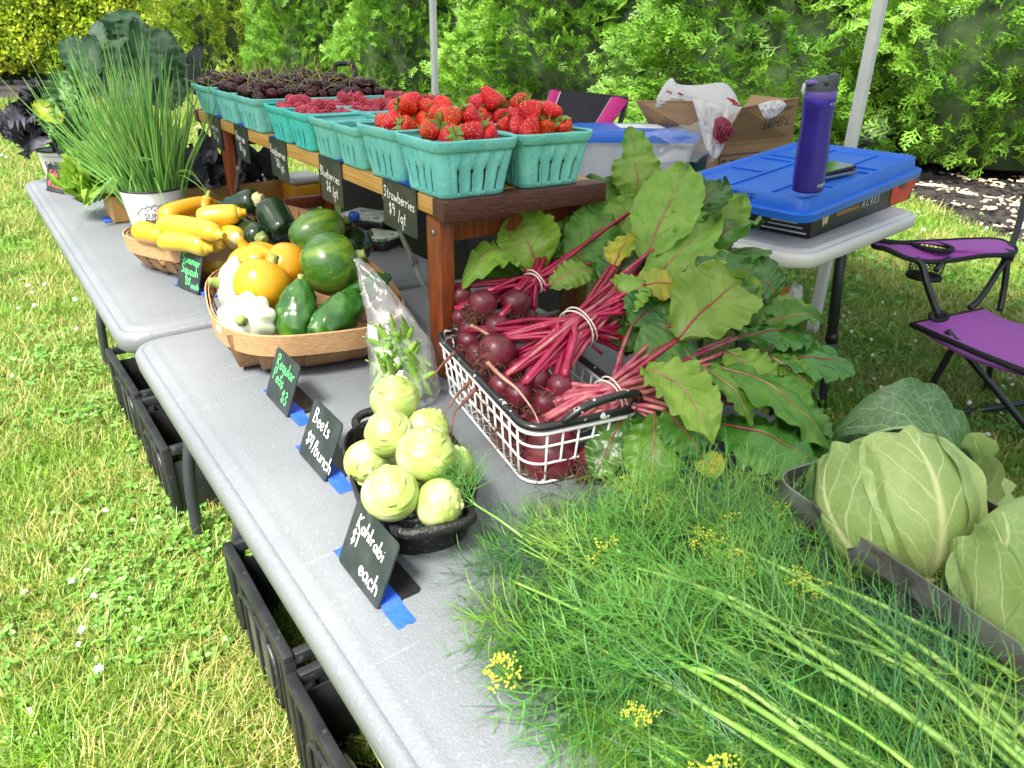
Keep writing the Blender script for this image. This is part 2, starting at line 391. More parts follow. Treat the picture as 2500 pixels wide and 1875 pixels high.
def tuft_mesh(nb,seed,rad=0.06,hmin=0.035,hmax=0.085,wid=0.0032):
    rg=random.Random(seed); V=[];F=[]
    for i in range(nb):
        a=rg.uniform(0,TAU); r=rad*math.sqrt(rg.random()); x,y=r*math.cos(a),r*math.sin(a)
        h=rg.uniform(hmin,hmax); d=rg.uniform(0,TAU); lean=rg.uniform(0.2,1.1)*h; w=wid*rg.uniform(0.6,1.25)
        px,py=-math.sin(d),math.cos(d); b=len(V)
        for t,ww in ((0,1),(0.5,0.85),(0.85,0.5),(1.0,0.08)):
            ox=math.cos(d)*lean*t*t; oy=math.sin(d)*lean*t*t; z=h*t*(1-0.25*t*lean/h)
            V.append((x+ox-px*w*ww/2,y+oy-py*w*ww/2,z)); V.append((x+ox+px*w*ww/2,y+oy+py*w*ww/2,z))
        for k in range(3): F.append((b+2*k,b+2*k+1,b+2*k+3,b+2*k+2))
    return np_mesh('grass_tuft',V,F,GRASS,smooth=True)
def clover_mesh(nc,seed):
    rg=random.Random(seed); mb=MB()
    for i in range(nc):
        x,y=rg.gauss(0,0.045),rg.gauss(0,0.045); h=rg.uniform(0.03,0.07); a0=rg.uniform(0,TAU); rr=rg.uniform(0.007,0.012); tl=Matrix.Rotation(rg.uniform(-.5,.5),3,'X')@Matrix.Rotation(rg.uniform(-.5,.5),3,'Y')
        for k in range(3):
            a=a0+TAU*k/3; c=Vector((math.cos(a),math.sin(a),0)); s=Vector((-math.sin(a),math.cos(a),0))
            pts=[c*0.0,c*rr*0.7+s*rr*0.62+Vector((0,0,.15*rr)),c*rr*1.5+s*rr*0.55+Vector((0,0,.1*rr)),c*rr*1.62-Vector((0,0,.1*rr)),c*rr*1.5-s*rr*0.55+Vector((0,0,.1*rr)),c*rr*0.7-s*rr*0.62+Vector((0,0,.15*rr))]
            mb.add([Vector((x,y,h))+tl@p for p in pts],[(0,1,2,3),(0,3,4,5)])
        mb.add([(x-.0006,y,0),(x+.0006,y,0),(x+.0006,y,h),(x-.0006,y,h)],[(0,1,2,3)])
    return mb.mesh('clover_clump',CLOVER,smooth=False)
def clover_flower_mesh(seed):
    rg=random.Random(seed); mb=MB(); h=rg.uniform(.05,.09)
    for i in range(46):
        d=Vector((rg.gauss(0,1),rg.gauss(0,1),rg.gauss(0.3,1))).normalized(); R=frame(d)
        p=Vector((0,0,h))+d*0.004; q=d*0.0065
        mb.add([p+R@Vector((-.0016,0,0)),p+R@Vector((.0016,0,0)),p+q+R@Vector((.001,.0008,0)),p+q+R@Vector((-.001,.0008,0))],[(0,1,2,3)])
    mb.lathe([(0.001,h-.006),(0.0065,h-.003),(0.0078,h),(0.005,h+.005),(0.001,h+.0068)],8)
    n0=len(mb.f); mb.cur=1; mb.tube([(0,0,0),(.002,0,h*.5),(0,0,h-.004)],.0008,4)
    return mb.mesh('clover_head',[PETAL,CLOVER],smooth=False)
def ground_pts(n0,d0,pw,n_seed,dmax=24,zone=None):
    rg=np.random.RandomState(n_seed); out=[]
    while len(out)<n0:
        # sample view angle and distance
        a=rg.uniform(-0.76,0.76); d=1.0*(dmax)**rg.rand()  # log-uniform in distance: density ~ 1/d^2
        if rg.rand()>min(1.0,(d/d0)**pw): continue
        hx,hy=FWD.x,FWD.y; l=math.hypot(hx,hy); hx/=l; hy/=l
        x=CAM.x+d*(hx*math.cos(a)+hy*math.sin(a)); y=CAM.y+d*(hy*math.cos(a)-hx*math.sin(a))
        if zone is not None and not zone(x,y): continue
        out.append((x,y,0.0))
    return np.array(out)
def poly_in(x,y,poly):
    c=False; n=len(poly)
    for i in range(n):
        x1,y1=poly[i]; x2,y2=poly[i-1]
        if (y1>y)!=(y2>y) and x<(x2-x1)*(y-y1)/(y2-y1)+x1: c=not c
    return c
MULCH_PX=[(2640,700),(2480,612),(2262,514),(2080,462),(1700,420),(1300,345),(900,280),(500,246),(-150,262)]
mp=[at(x,y,0) for x,y in MULCH_PX]; mulch_poly=[(p.x,p.y) for p in mp]+[(-6,34),(14,30),(14,6),(12,-2)]
not_mulch=lambda x,y: not poly_in(x,y,mulch_poly)
P=ground_pts(32000,6.0,0.55,3,zone=not_mulch); D=np.hypot(P[:,0]-CAM.x,P[:,1]-CAM.y)
n=len(P); R=np.zeros((n,3)); R[:,2]=np.random.rand(n)*TAU; R[:,0]=np.random.randn(n)*.15; R[:,1]=np.random.randn(n)*.15
S=np.random.uniform(.7,1.1,n)*(1+np.clip(D-3,0,20)*0.11)
scatter('grass',P,R,S,[tuft_mesh(46,s,hmin=.03,hmax=.075+.01*(s%3)) for s in range(6)],'mown lawn grass in mixed green and straw coloured blades','grass')
P=ground_pts(2900,5.0,0.5,5,zone=lambda x,y: not_mulch(x,y) and nz((x*1.3,y*1.3,3.1))>-0.25+.5*random.random()); n=len(P)
R=np.zeros((n,3)); R[:,2]=np.random.rand(n)*TAU; D=np.hypot(P[:,0]-CAM.x,P[:,1]-CAM.y)
scatter('clover',P,R,np.random.uniform(.6,1.05,n)*(1+np.clip(D-3,0,20)*0.08),[clover_mesh(12,s) for s in range(4)],'low clover leaves growing through the lawn','clover')
P=ground_pts(520,5.0,0.9,9,dmax=16,zone=lambda x,y: not_mulch(x,y) and nz((x*.6,y*.6,9.1))>(-0.1 if x>1 else 0.12)); n=len(P)
R=np.zeros((n,3)); R[:,2]=np.random.rand(n)*TAU; R[:,0]=np.random.randn(n)*.3
scatter('clover_flowers',P,R,np.random.uniform(.55,.95,n)*(1+np.clip(np.hypot(P[:,0]-CAM.x,P[:,1]-CAM.y)-2.5,0,20)*.09),[clover_flower_mesh(s) for s in range(4)],'round white clover flowers dotted over the lawn','flowers')

# mulch bed: heaped strip, with pale chips
MUL=mat('black_mulch',(0.012,0.011,0.011),(0.035,0.028,0.024),scale=30,rough=0.9,bump=1.0,bscale=45)
CHIP=mat('wood_chip',(0.5,0.36,0.22),(0.62,0.52,0.4),scale=3,rough=0.8,island=0.35)
bm=bmesh.new(); vs=[bm.verts.new((x,y,0.012)) for x,y in mulch_poly]; bm.faces.new(vs); bmesh.ops.triangulate(bm,faces=bm.faces[:])
me=bpy.data.meshes.new('mulch_bed'); bm.to_mesh(me); bm.free(); me.materials.append(MUL); tag(link('mulch_bed',me),kind='structure')
def chip_mesh(seed,m,k=1.0):
    rg=random.Random(seed); mb=MB()
    for i in range(7):
        mb.box((rg.uniform(-.12,.12),rg.uniform(-.12,.12),rg.uniform(.005,.03)),(rg.uniform(.03,.08)*k,rg.uniform(.012,.025)*k,.007),Matrix.Rotation(rg.uniform(0,TAU),3,'Z')@Matrix.Rotation(rg.uniform(-.5,.5),3,'X'))
    return mb.mesh('mulch_chip',m,smooth=False)
inm=lambda x,y: poly_in(x,y,mulch_poly)
P=ground_pts(1500,8.0,1.0,21,dmax=22,zone=inm); P[:,2]=.012; n=len(P); R=np.zeros((n,3)); R[:,2]=np.random.rand(n)*TAU
scatter('bark_pieces',P,R,np.random.uniform(.8,1.4,n),[chip_mesh(s,MUL) for s in range(3)],'black bark mulch pieces under the evergreens','mulch')
P=ground_pts(80,8.0,1.0,22,dmax=10,zone=lambda x,y: inm(x,y) and nz((x,y,2))>-.05); P[:,2]=.03; n=len(P); R=np.zeros((n,3)); R[:,2]=np.random.rand(n)*TAU
scatter('pale_chips',P,R,np.random.uniform(.6,1.1,n),[chip_mesh(s+9,CHIP) for s in range(3)],'pale dry leaves and chips strewn on the black mulch','chips')

# ------------------------------------------------------------------ evergreens
def spray_template(seed):
    rg=random.Random(seed); Q=[]
    def rib(a,b,w0,w1):
        a=np.array(a);b=np.array(b); d=b-a; l=np.linalg.norm(d[:2])+1e-6; p=np.array([-d[1],d[0],0])/l
        Q.append([a-p*w0/2,a+p*w0/2,b+p*w1/2,b-p*w1/2])
    z=lambda t: -0.35*t*t
    for k in range(3): rib((0,k/3,z(k/3)),(0,(k+1)/3,z((k+1)/3)),.05-.012*k,.038-.012*k)
    for k in range(9):
        t=.12+.8*k/8; s=1 if k%2 else -1; L=(.52*(1-t)+.13)*rg.uniform(.8,1.2); an=rg.uniform(.55,.85)
        a=np.array([0,t,z(t)]); d=np.array([s*math.sin(an),math.cos(an),rg.uniform(-.25,.1)])
        b=a+d*L; rib(a,b,.075,.03)
        for u,ss in ((.35,1),(.65,-1)):
            aa=a+d*L*u; an2=an*s+ss*.75; dd=np.array([math.sin(an2),math.cos(an2),rg.uniform(-.3,.3)]); rib(aa,aa+dd*L*.42,.07,.025)
    return np.array(Q)  # (n,4,3)
def crown_arrays(nsp,prof,seed,size=(.16,.30),out=0.75,droop=.2,nt=4,lump=.16):
    rg=np.random.RandomState(seed); T=[spray_template(seed*10+i) for i in range(nt)]; Vs=[]
    for i in range(nsp):
        zt=rg.rand()**0.85; a=rg.rand()*TAU; r0,z=prof(zt)
        lm=1+lump*noise.noise(Vector((math.cos(a)*1.6*r0,math.sin(a)*1.6*r0,z*1.7+seed*5)))*2+0.07*noise.noise(Vector((math.cos(a)*5*r0,math.sin(a)*5*r0,z*5)))*2
        r=r0*lm*(1-abs(rg.randn())*.09); p=np.array([r*math.cos(a),r*math.sin(a),z])
        o=np.array([math.cos(a),math.sin(a),0]); d=o*out+np.array([0,0,rg.uniform(-droop,.9)])+rg.randn(3)*.33; d/=np.linalg.norm(d)
        nrm=rg.randn(3)*.7+np.array([-o[1],o[0],.2])*(1 if rg.rand()<.5 else -1)
        x=np.cross(d,nrm); x/=np.linalg.norm(x)+1e-9; zc=np.cross(x,d); s=rg.uniform(*size)
        B=np.stack([x,d,zc],1)*s
        Vs.append(T[rg.randint(nt)]@B.T+p)
    V=np.concatenate([v.reshape(-1,3) for v in Vs]); F=np.arange(len(V)).reshape(-1,4)
    return V,F
ARBOR=mat('arborvitae_foliage',(0.10,0.26,0.022),(0.21,0.42,0.04),scale=2.6,rough=0.5,island=0.38,trans=0.22,hue=0.015)
ARBORY=mat('arborvitae_young_foliage',(0.17,0.32,0.03),(0.36,0.46,0.05),scale=2.6,rough=0.5,island=0.35,trans=0.25,hue=0.015)
BARK=mat('bark',(0.09,0.055,0.035),(0.17,0.11,0.07),scale=20,rough=0.9,bump=.6,bscale=40,stretch=(1,1,.2))
DRYB=mat('dead_twig',(0.3,0.16,0.07),(0.42,0.25,0.12),scale=9,rough=.9)
INNER=mat('core_shade',(0.012,0.03,0.008),(0.03,0.06,0.012),scale=9,rough=.9,bump=.8,bscale=14)  # near-black green: the shade inside the foliage put into the colour
aprof=lambda t: (1.0*(1-.62*t**1.7)*(0.80+0.25*math.sin(min(1,t*5)*PI/2)), .12+t*3.5)
crowns=[]
for s in (1,2):
    V,F=crown_arrays(5200,aprof,s,size=(.12,.235),lump=.27); crowns.append(np_mesh('crown',V,F,ARBOR))
V,F=crown_arrays(2600,aprof,5,size=(.2,.36),out=.45,droop=-.1); crowny=np_mesh('crown',V,F,ARBORY)
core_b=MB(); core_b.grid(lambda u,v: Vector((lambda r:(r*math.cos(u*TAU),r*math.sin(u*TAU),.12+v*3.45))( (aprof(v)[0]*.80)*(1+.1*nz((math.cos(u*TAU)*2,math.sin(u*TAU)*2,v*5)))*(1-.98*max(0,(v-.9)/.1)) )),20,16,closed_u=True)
core_me=core_b.mesh('dark_core',INNER)  # solid core added behind the sprays, coloured dark as the shade in the gaps
trunk_b=MB(); trunk_b.tube([(0,0,-.02),(.02,0,.6),(0,.02,1.8),(0,0,3.2)],[.10,.085,.06,.02],10); trunk_me=trunk_b.mesh('trunk',BARK)
TREES=[(2370,440,680,'tall arborvitae standing furthest to the right, with bare twigs near its top',0,.3),
 (1810,395,610,'broad arborvitae behind the cardboard box and the tumbler, between two others',1,1.9),
 (1330,332,450,'arborvitae behind the strawberries and the pink chair',0,4.2),
 (1000,287,310,'dark arborvitae just behind the slim white canopy pole on the left',1,3.0),
 (780,260,270,'narrow dark arborvitae behind the raspberries and the black trolley handle',0,5.2),
 (565,238,290,'feathery yellow green conifer between the clipped hedge and the dark evergreens',2,.5)]
for i,(px,py,wp,lab,k,rz) in enumerate(TREES):
    p=at(px,py,0); Rr=wp/2/F_PX*depth_of(p)*.95; 
    # the crown's front reaches the base line seen in the photo
    dirh=Vector((p.x-CAM.x,p.y-CAM.y,0)).normalized(); p=p+dirh*Rr*.55
    t=thing('arborvitae_tree' if k<2 else 'yellow_conifer',lab,'tree',p,rz,'evergreens in a row behind the stall')
    t.scale=(Rr,Rr,.95 if i else 1.1)
    link('crown',crowns[k] if k<2 else crowny,t); link('dark_core',core_me,t); link('trunk',trunk_me,t)
    if i==0:
        for q in range(9):
            a=rnd(2.6,4.6)-rz; z=rnd(1.5,2.9); r=.92; b=Vector((r*math.cos(a),r*math.sin(a),z)); pts=[b*.7+Vector((0,0,z*.3-.25)),b+Vector((0,0,-.1)),b+Vector((rnd(-.1,.1),rnd(-.1,.1),rnd(.15,.35)))]
            MB().tube(pts,[.008,.006,.002],5).build('dead_twig',DRYB,t)
# clipped golden hedge at the far left
PRIV=mat('privet_leaf',(0.34,0.52,0.03),(0.58,0.66,0.07),scale=1.8,rough=0.4,island=0.35,trans=0.28,hue=0.012)
hp0=at(-330,212,0); hp1=at(500,206,0)
hd=(hp1-hp0); hl=hd.length; hd.normalize(); hn=Vector((hd.y,-hd.x,0)); 
if hn.dot(CAM-hp0)<0: hn=-hn
rg=np.random.RandomState(31); nL=26000; V=[];
HH=3.3; HD=2.4
for i in range(nL):
    u=rg.rand()*hl; 
    if rg.rand()<.8: z=rg.uniform(.25,HH); dep=-abs(rg.randn())*.10; 
    else: z=HH-abs(rg.randn())*.1; dep=-rg.rand()*HD
    bulge=.35*math.sin(min(1,z/1.2)*PI/2)+.26*noise.noise(Vector((u*.9,z*1.1,1.7)))+.12*noise.noise(Vector((u*3,z*3,4.7)))
    c=np.array(hp0+hd*u+hn*(dep+bulge)); c[2]=z
    d=np.array(hn)*.5+rg.randn(3)*.55+np.array([0,0,.35]); d/=np.linalg.norm(d); x=np.cross(d,rg.randn(3)); x/=np.linalg.norm(x); s=rg.uniform(.07,.125)
    n=np.cross(x,d)
    V+= [c,c+d*s*.5+x*s*.27+n*s*.06,c+d*s,c+d*s*.5-x*s*.27+n*s*.06]
hedge=thing('clipped_hedge','clipped golden green privet hedge filling the far left background','hedge',(0,0,0))
link('foliage',np_mesh('foliage',V,np.arange(len(V)).reshape(-1,4),PRIV),hedge)
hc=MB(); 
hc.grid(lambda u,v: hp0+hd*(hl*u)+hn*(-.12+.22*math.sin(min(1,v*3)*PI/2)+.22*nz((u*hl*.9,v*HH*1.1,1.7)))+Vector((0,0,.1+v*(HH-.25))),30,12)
hc.build('dark_core',INNER,hedge)  # added backing sheet, coloured dark as the shade between the hedge leaves
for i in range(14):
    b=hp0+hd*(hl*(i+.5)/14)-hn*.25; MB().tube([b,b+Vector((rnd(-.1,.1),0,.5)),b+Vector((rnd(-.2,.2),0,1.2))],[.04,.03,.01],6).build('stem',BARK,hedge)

# ------------------------------------------------------------------ canopy tent (roof overhead, two poles in view)
WHITE_MET=mat('white_painted_steel',(0.78,0.78,0.80),(0.70,0.71,0.74),scale=6,rough=.35)
ROOF=mat('canopy_fabric',(0.66,0.68,0.72),rough=.8,trans=0.34)
pl=atd(1063,250,4.9); pr=at(1978,830,0)
canopy=thing('canopy_tent','white framed canopy tent whose slim poles stand behind the stall','canopy',(0,0,0))
def square_pole(bx,by,h0,h1,name='pole',wd=.036,tilt=(0,0)):
    mb=MB(); R=frame((0,0,1),(pr.x-pl.x,pr.y-pl.y,0))
    mb.box((bx,by,(h0+h1)/2),(wd,wd,h1-h0),R,bev=.004); mb.box((bx,by,h0+.01),(wd*1.9,wd*1.9,.012),R,bev=.003); mb.box((bx,by,h0+.62),(wd*1.25,wd*1.25,.05),R,bev=.004)
    return mb
auto_smooth(square_pole(pl.x,pl.y,0,2.15).build('pole',WHITE_MET,canopy)); auto_smooth(square_pole(pr.x,pr.y,0,2.15,wd=.042).build('pole',WHITE_MET,canopy))
RX0,RX1,RY0,RY1=-.50,3.05,-3.1,3.45
for x,y in ((RX0-.1,RY1+.5),(RX1,RY0),(RX0-.1,RY0)): auto_smooth(square_pole(x,y,0,2.15).build('pole',WHITE_MET,canopy))
rb=MB(); E0=2.14; cx,cy=(RX0+RX1)/2,(RY0+RY1)/2
cn=[(RX0,RY0,E0),(RX1,RY0,E0),(RX1,RY1,E0),(RX0,RY1,E0)]; rb.add(cn+[(cx,cy-1.6,E0+.75),(cx,cy+1.6,E0+.75)],[(0,1,4),(1,2,5,4),(2,3,5),(3,0,4,5)])
rb.build('roof',ROOF,canopy,smooth=False)
for a,b in zip(cn,cn[1:]+cn[:1]): MB().tube([a,b],.016,6).build('frame_bar',WHITE_MET,canopy)

# ------------------------------------------------------------------ folding tables
def table_mat(name,c,c2,wear):
    m=mat(name,c,c2,scale=3.2,rough=.42,bump=.35,bscale=330,detail=3,c3=wear,c3scale=150,c3lo=.58,c3hi=.76,c3amt=.18,spec=.45)
    nt=m.node_tree; N=nt.nodes; b=N['Principled BSDF']
    # fine scratches: thin stretched noise in two directions
    tc=N.new('ShaderNodeTexCoord'); src=b.inputs['Base Color'].links[0].from_socket
    for k,(rz,sx) in enumerate(((.5,1.0),(-.9,1.0),(1.5,1.2))):
        mp_=N.new('ShaderNodeMapping'); mp_.inputs['Rotation'].default_value=(0,0,rz); mp_.inputs['Scale'].default_value=(4,190,1); _lk(nt,tc.outputs['Object'],mp_.inputs[0])
        n=N.new('ShaderNodeTexNoise'); n.inputs['Scale'].default_value=sx; n.inputs['Detail'].default_value=2; _lk(nt,mp_.outputs[0],n.inputs['Vector'])
        n2=N.new('ShaderNodeTexNoise'); n2.inputs['Scale'].default_value=5+k; _lk(nt,tc.outputs['Object'],n2.inputs['Vector'])
        mr=N.new('ShaderNodeMapRange'); mr.inputs[1].default_value=.68; mr.inputs[2].default_value=.74; mr.inputs[4].default_value=.4; _lk(nt,n.outputs[0],mr.inputs[0])
        mr2=N.new('ShaderNodeMapRange'); mr2.inputs[1].default_value=.48; mr2.inputs[2].default_value=.62; _lk(nt,n2.outputs[0],mr2.inputs[0])
        mu=N.new('ShaderNodeMath'); mu.operation='MULTIPLY'; _lk(nt,mr.outputs[0],mu.inputs[0]); _lk(nt,mr2.outputs[0],mu.inputs[1])
        mx=N.new('ShaderNodeMix'); mx.data_type='RGBA'; mx.inputs[7].default_value=sc3(wear); _lk(nt,src,mx.inputs[6]); _lk(nt,mu.outputs[0],mx.inputs[0]); src=mx.outputs[2]
    _lk(nt,src,b.inputs['Base Color']); return m
GREYT=table_mat('grey_moulded_plastic',(0.140,0.156,0.174),(0.168,0.184,0.202),(0.48,0.50,0.52))
WHITET=mat('white_moulded_plastic',(0.72,0.72,0.72),(0.66,0.66,0.67),scale=5,rough=.4,bump=.1,bscale=300,c3=(0.4,0.39,0.37),c3scale=40,c3lo=.7,c3hi=.8,c3amt=.3)
DARKMET=mat('dark_grey_steel',(0.035,0.04,0.05),(0.05,0.055,0.065),scale=10,rough=.38,metal=.3)
def table_top(L,W,th=.05,r=.055,grooves=True):
    """moulded top, centred, upper face at z=0"""
    mb=MB(); loops=[]
    def lp(inset,z,rr): return [(x,y,z) for x,y in rrect(W/2-inset,L/2-inset,max(rr-inset*.6,.01),8)]
    seq=[(.020,-th+.004),(.006,-th),(0,-th+.006),(-.002,-.022),(0,-.014),(.004,-.0085),(.010,-.0065),(.0135,-.0085),(.017,-.0055),(.022,-.0015),(.030,-.0004),(.037,-.0016),(.043,0),(.06,0)]
    for ins,z in seq: loops.append(lp(ins,z,r))
    loft(mb,loops); return mb
def bent_leg(x0,x1,y,zt,out):
    """hoop leg: both feet and the bar joining them"""
    pts=[(x0,y-out*.10,zt),(x0,y-out*.02,zt-.10),(x0,y+out*.03,zt-.22),(x0,y+out*.05,.30),(x0,y+out*.05,.014)]
    return pts
def folding_table(name,label,x0,y0,W,L,z,matr,legm,rz=0,inset=.33,inset2=None):
    t=thing(name,label,'folding table',(x0,y0,0),rz,None)
    top=table_top(L,W).build('tabletop',matr,t,loc=(W/2,L/2,z)); auto_smooth(top,55)
    for e,yy in ((1,inset),(-1,L-(inset2 or inset))):
        mb=MB()
        for sx in (.108,W-.108):
            xi=sx+(.07 if sx<W/2 else -.07)
            q_=1 if sx<W/2 else -1; pts=smooth_path([(sx+q_*.17,yy+e*.08,z-.055),(sx+q_*.135,yy+e*.02,z-.12),(sx+q_*.06,yy-e*.02,z-.30),(sx+q_*.012,yy-e*.04,.26),(sx,yy-e*.05,.12),(sx,yy-e*.05,.012)],22)
            mb.tube(pts,.0155,10)
        mb.tube([(.16,yy-e*.02,.44),(W-.16,yy-e*.02,.44)],.012,8)
        mb.build('leg_frame',legm,t)
        for sx in (.108,W-.108): MB().tube([(sx,yy-e*.05,.0),(sx,yy-e*.05,.03)],.019,10).build('foot_cap',legm,t)
    for sx in (.14,W-.14): MB().box((sx,L/2,z-.054),(.03,L-.3,.02)).build('side_rail',legm,t,smooth=False)
    return t
near_t=folding_table('folding_table','scratched grey folding table nearest the camera, holding beets, kohlrabi and dill',-.004,-1.83,.77,1.85,TZ,GREYT,DARKMET,inset2=.09)
far_t=folding_table('folding_table','grey folding table beyond the gap, holding squash baskets and potted greens',-.015,.055,.765,1.87,TZ-.002,GREYT,DARKMET)
# ================================================================== HANDWRITING
GL={ # stroke letters: width, strokes. x-height 1, ascender 2, descender -1
'a':(1.0,[[(.85,.85),(.4,1.0),(.05,.5),(.3,.02),(.75,.35),(.85,.95),(.85,.2),(1.0,.0)]]),
'b':(.95,[[(.08,2.0),(.08,.05),(.1,.6),(.5,1.0),(.85,.6),(.6,.05),(.1,.1)]]),
'c':(.85,[[(.8,.85),(.4,1.0),(.05,.5),(.35,.0),(.8,.15)]]),
'd':(1.0,[[(.85,.8),(.4,1.0),(.05,.5),(.35,.0),(.8,.3)],[(.88,2.0),(.86,.0)]]),
'e':(.85,[[(.08,.5),(.78,.6),(.5,1.0),(.06,.55),(.35,.0),(.8,.2)]]),
'f':(.7,[[(.7,1.85),(.4,1.9),(.3,1.4),(.3,-.1)],[(.05,.95),(.6,1.0)]]),
'g':(.95,[[(.8,.85),(.4,1.0),(.06,.5),(.4,.1),(.8,.6)],[(.85,1.0),(.83,-.6),(.45,-1.0),(.1,-.75)]]),
'h':(.95,[[(.1,2.0),(.1,.0)],[(.1,.5),(.45,1.0),(.8,.75),(.82,.0)]]),
'i':(.35,[[(.15,1.0),(.15,.0)],[(.15,1.42),(.17,1.5)]]),
'k':(.85,[[(.1,2.0),(.1,.0)],[(.75,1.0),(.15,.5),(.8,.0)]]),
'l':(.35,[[(.15,2.0),(.15,.0)]]),
'm':(1.4,[[(.08,1.0),(.08,.0)],[(.08,.6),(.4,1.0),(.65,.7),(.66,.0)],[(.66,.6),(.98,1.0),(1.24,.7),(1.26,.0)]]),
'n':(.95,[[(.1,1.0),(.1,.0)],[(.1,.6),(.45,1.0),(.8,.75),(.82,.0)]]),
'o':(.95,[[(.5,1.0),(.08,.6),(.25,.05),(.7,.05),(.85,.6),(.5,1.0)]]),
'p':(.95,[[(.08,1.0),(.08,-1.0)],[(.1,.6),(.5,1.0),(.85,.55),(.55,.02),(.1,.15)]]),
'q':(.95,[[(.8,.85),(.4,1.0),(.06,.5),(.4,.02),(.8,.4)],[(.82,1.0),(.82,-1.0),(1.0,-.7)]]),
'r':(.7,[[(.1,1.0),(.1,.0)],[(.1,.55),(.35,.95),(.68,.95)]]),
's':(.75,[[(.68,.88),(.35,1.0),(.12,.75),(.4,.5),(.66,.25),(.4,.0),(.05,.12)]]),
't':(.65,[[(.3,1.7),(.3,.1),(.6,.05)],[(.02,1.1),(.6,1.15)]]),
'u':(.95,[[(.08,1.0),(.12,.2),(.45,.0),(.8,.4)],[(.82,1.0),(.84,.0)]]),
'w':(1.25,[[(.05,1.0),(.3,.0),(.6,.8),(.9,.0),(1.15,1.0)]]),
'y':(.9,[[(.08,1.0),(.4,.15)],[(.8,1.0),(.35,-.6),(.05,-.9)]]),
'S':(1.1,[[(1.0,1.75),(.55,2.0),(.15,1.6),(.5,1.1),(.9,.6),(.5,.0),(.02,.25)]]),
'B':(1.1,[[(.12,2.0),(.1,.0)],[(.12,1.95),(.7,1.9),(.75,1.3),(.15,1.05),(.85,.9),(.9,.25),(.1,.02)]]),
'R':(1.15,[[(.12,2.0),(.1,.0)],[(.1,1.95),(.75,1.95),(.8,1.3),(.15,1.0),(.6,.5),(1.05,.0)]]),
'C':(1.1,[[(1.0,1.7),(.55,2.0),(.08,1.1),(.4,.05),(1.0,.3)]]),
'P':(1.05,[[(.12,2.0),(.1,.0)],[(.1,1.95),(.75,1.95),(.85,1.35),(.15,.95)]]),
'K':(1.15,[[(.12,2.0),(.1,.0)],[(1.0,2.0),(.15,1.0),(1.05,.0)]]),
'D':(1.15,[[(.15,2.0),(.12,.02)],[(.0,1.95),(.7,1.8),(1.05,1.0),(.7,.15),(.0,.02)]]),
'$':(.95,[[(.85,1.55),(.45,1.75),(.12,1.4),(.45,1.0),(.8,.6),(.45,.2),(.05,.4)],[(.48,2.1),(.44,-.15)]]),
'/':(.6,[[(.55,2.0),(.05,-.2)]]),
'1':(.5,[[(.1,1.6),(.3,2.0),(.28,.0)]]),
'3':(.9,[[(.1,1.8),(.5,2.0),(.8,1.6),(.35,1.05),(.85,.6),(.5,.0),(.05,.2)]]),
'4':(1.0,[[(.2,2.0),(.1,.9),(.9,.9)],[(.7,2.0),(.65,.0)]]),
'5':(.9,[[(.8,2.0),(.2,1.95),(.15,1.15),(.6,1.2),(.8,.6),(.45,.0),(.05,.2)]]),
'6':(.9,[[(.75,1.95),(.25,1.3),(.1,.5),(.45,.0),(.8,.5),(.45,1.0),(.12,.6)]]),
'8':(.9,[[(.7,1.75),(.4,2.0),(.15,1.6),(.75,.6),(.45,.0),(.1,.5),(.7,1.4),(.72,1.75)]]),
'9':(.9,[[(.75,1.6),(.4,2.0),(.1,1.5),(.4,1.1),(.75,1.5),(.7,.7),(.6,.0)]]),
' ':(.7,[])}
def handwriting(lines,mt,parent,M,wd=.0016,name='lettering',jit=.05):
    """lines: (text,x,y,xheight,rotation)"""
    mb=MB(); rg=random.Random(sum(map(ord,lines[0][0]))+len(lines))
    for txt,x0,y0,h,rt in lines:
        x=0.0; ca,sa=math.cos(rt),math.sin(rt)
        for ch in txt:
            wch,st=GL.get(ch,GL[' '])
            for s in st:
                pts=[((x+px+rg.uniform(-jit,jit))*h, (py+rg.uniform(-jit,jit))*h) for px,py in s]
                pts=smooth_path([(p[0]*ca-p[1]*sa+x0,p[0]*sa+p[1]*ca+y0,0) for p in pts],max(3,len(pts)*3))
                n=len(pts); L=[];Rr=[]
                for i in range(n):
                    t=(pts[min(i+1,n-1)]-pts[max(i-1,0)]); t=t.normalized() if t.length>1e-9 else Vector((0,1,0))
                    p=Vector((-t.y,t.x,0)); w_=wd*.5*rg.uniform(.75,1.15); L.append(pts[i]+p*w_); Rr.append(pts[i]-p*w_)
                mb.add(L+Rr,[(i,n+i,n+i+1,i+1) for i in range(n-1)])
            x+=wch+.22
    me=mb.mesh(name,mt,smooth=False); return link(name,me,parent,M=M)
SLATE=mat('chalkboard',(0.016,0.024,0.024),(0.035,0.045,0.045),scale=22,rough=.42,c3=(.16,.17,.17),c3scale=45,c3lo=.58,c3hi=.85,c3amt=.35,spec=.4)
BLACKP=mat('black_plastic',(0.010,0.010,0.011),(0.018,0.018,0.02),scale=20,rough=.38,bump=.1,bscale=200)
CHALKW=mat('white_chalk_ink',(.85,.86,.86),rough=.8); CHALKG=mat('green_chalk_ink',(.12,.75,.22),rough=.8); CHALKR=mat('red_chalk_ink',(.85,.10,.12),rough=.8)
TAPE=mat('blue_tape',(0.012,0.075,0.62),(0.02,0.10,0.72),scale=30,rough=.55,bump=.25,bscale=220)
def plate(mb,wd,ht,th,r=.006):
    lo=[[(x+wd/2,y+ht/2,z) for x,y in rrect(wd/2,ht/2,r,4)] for z in (0,th)]; loft(mb,lo)
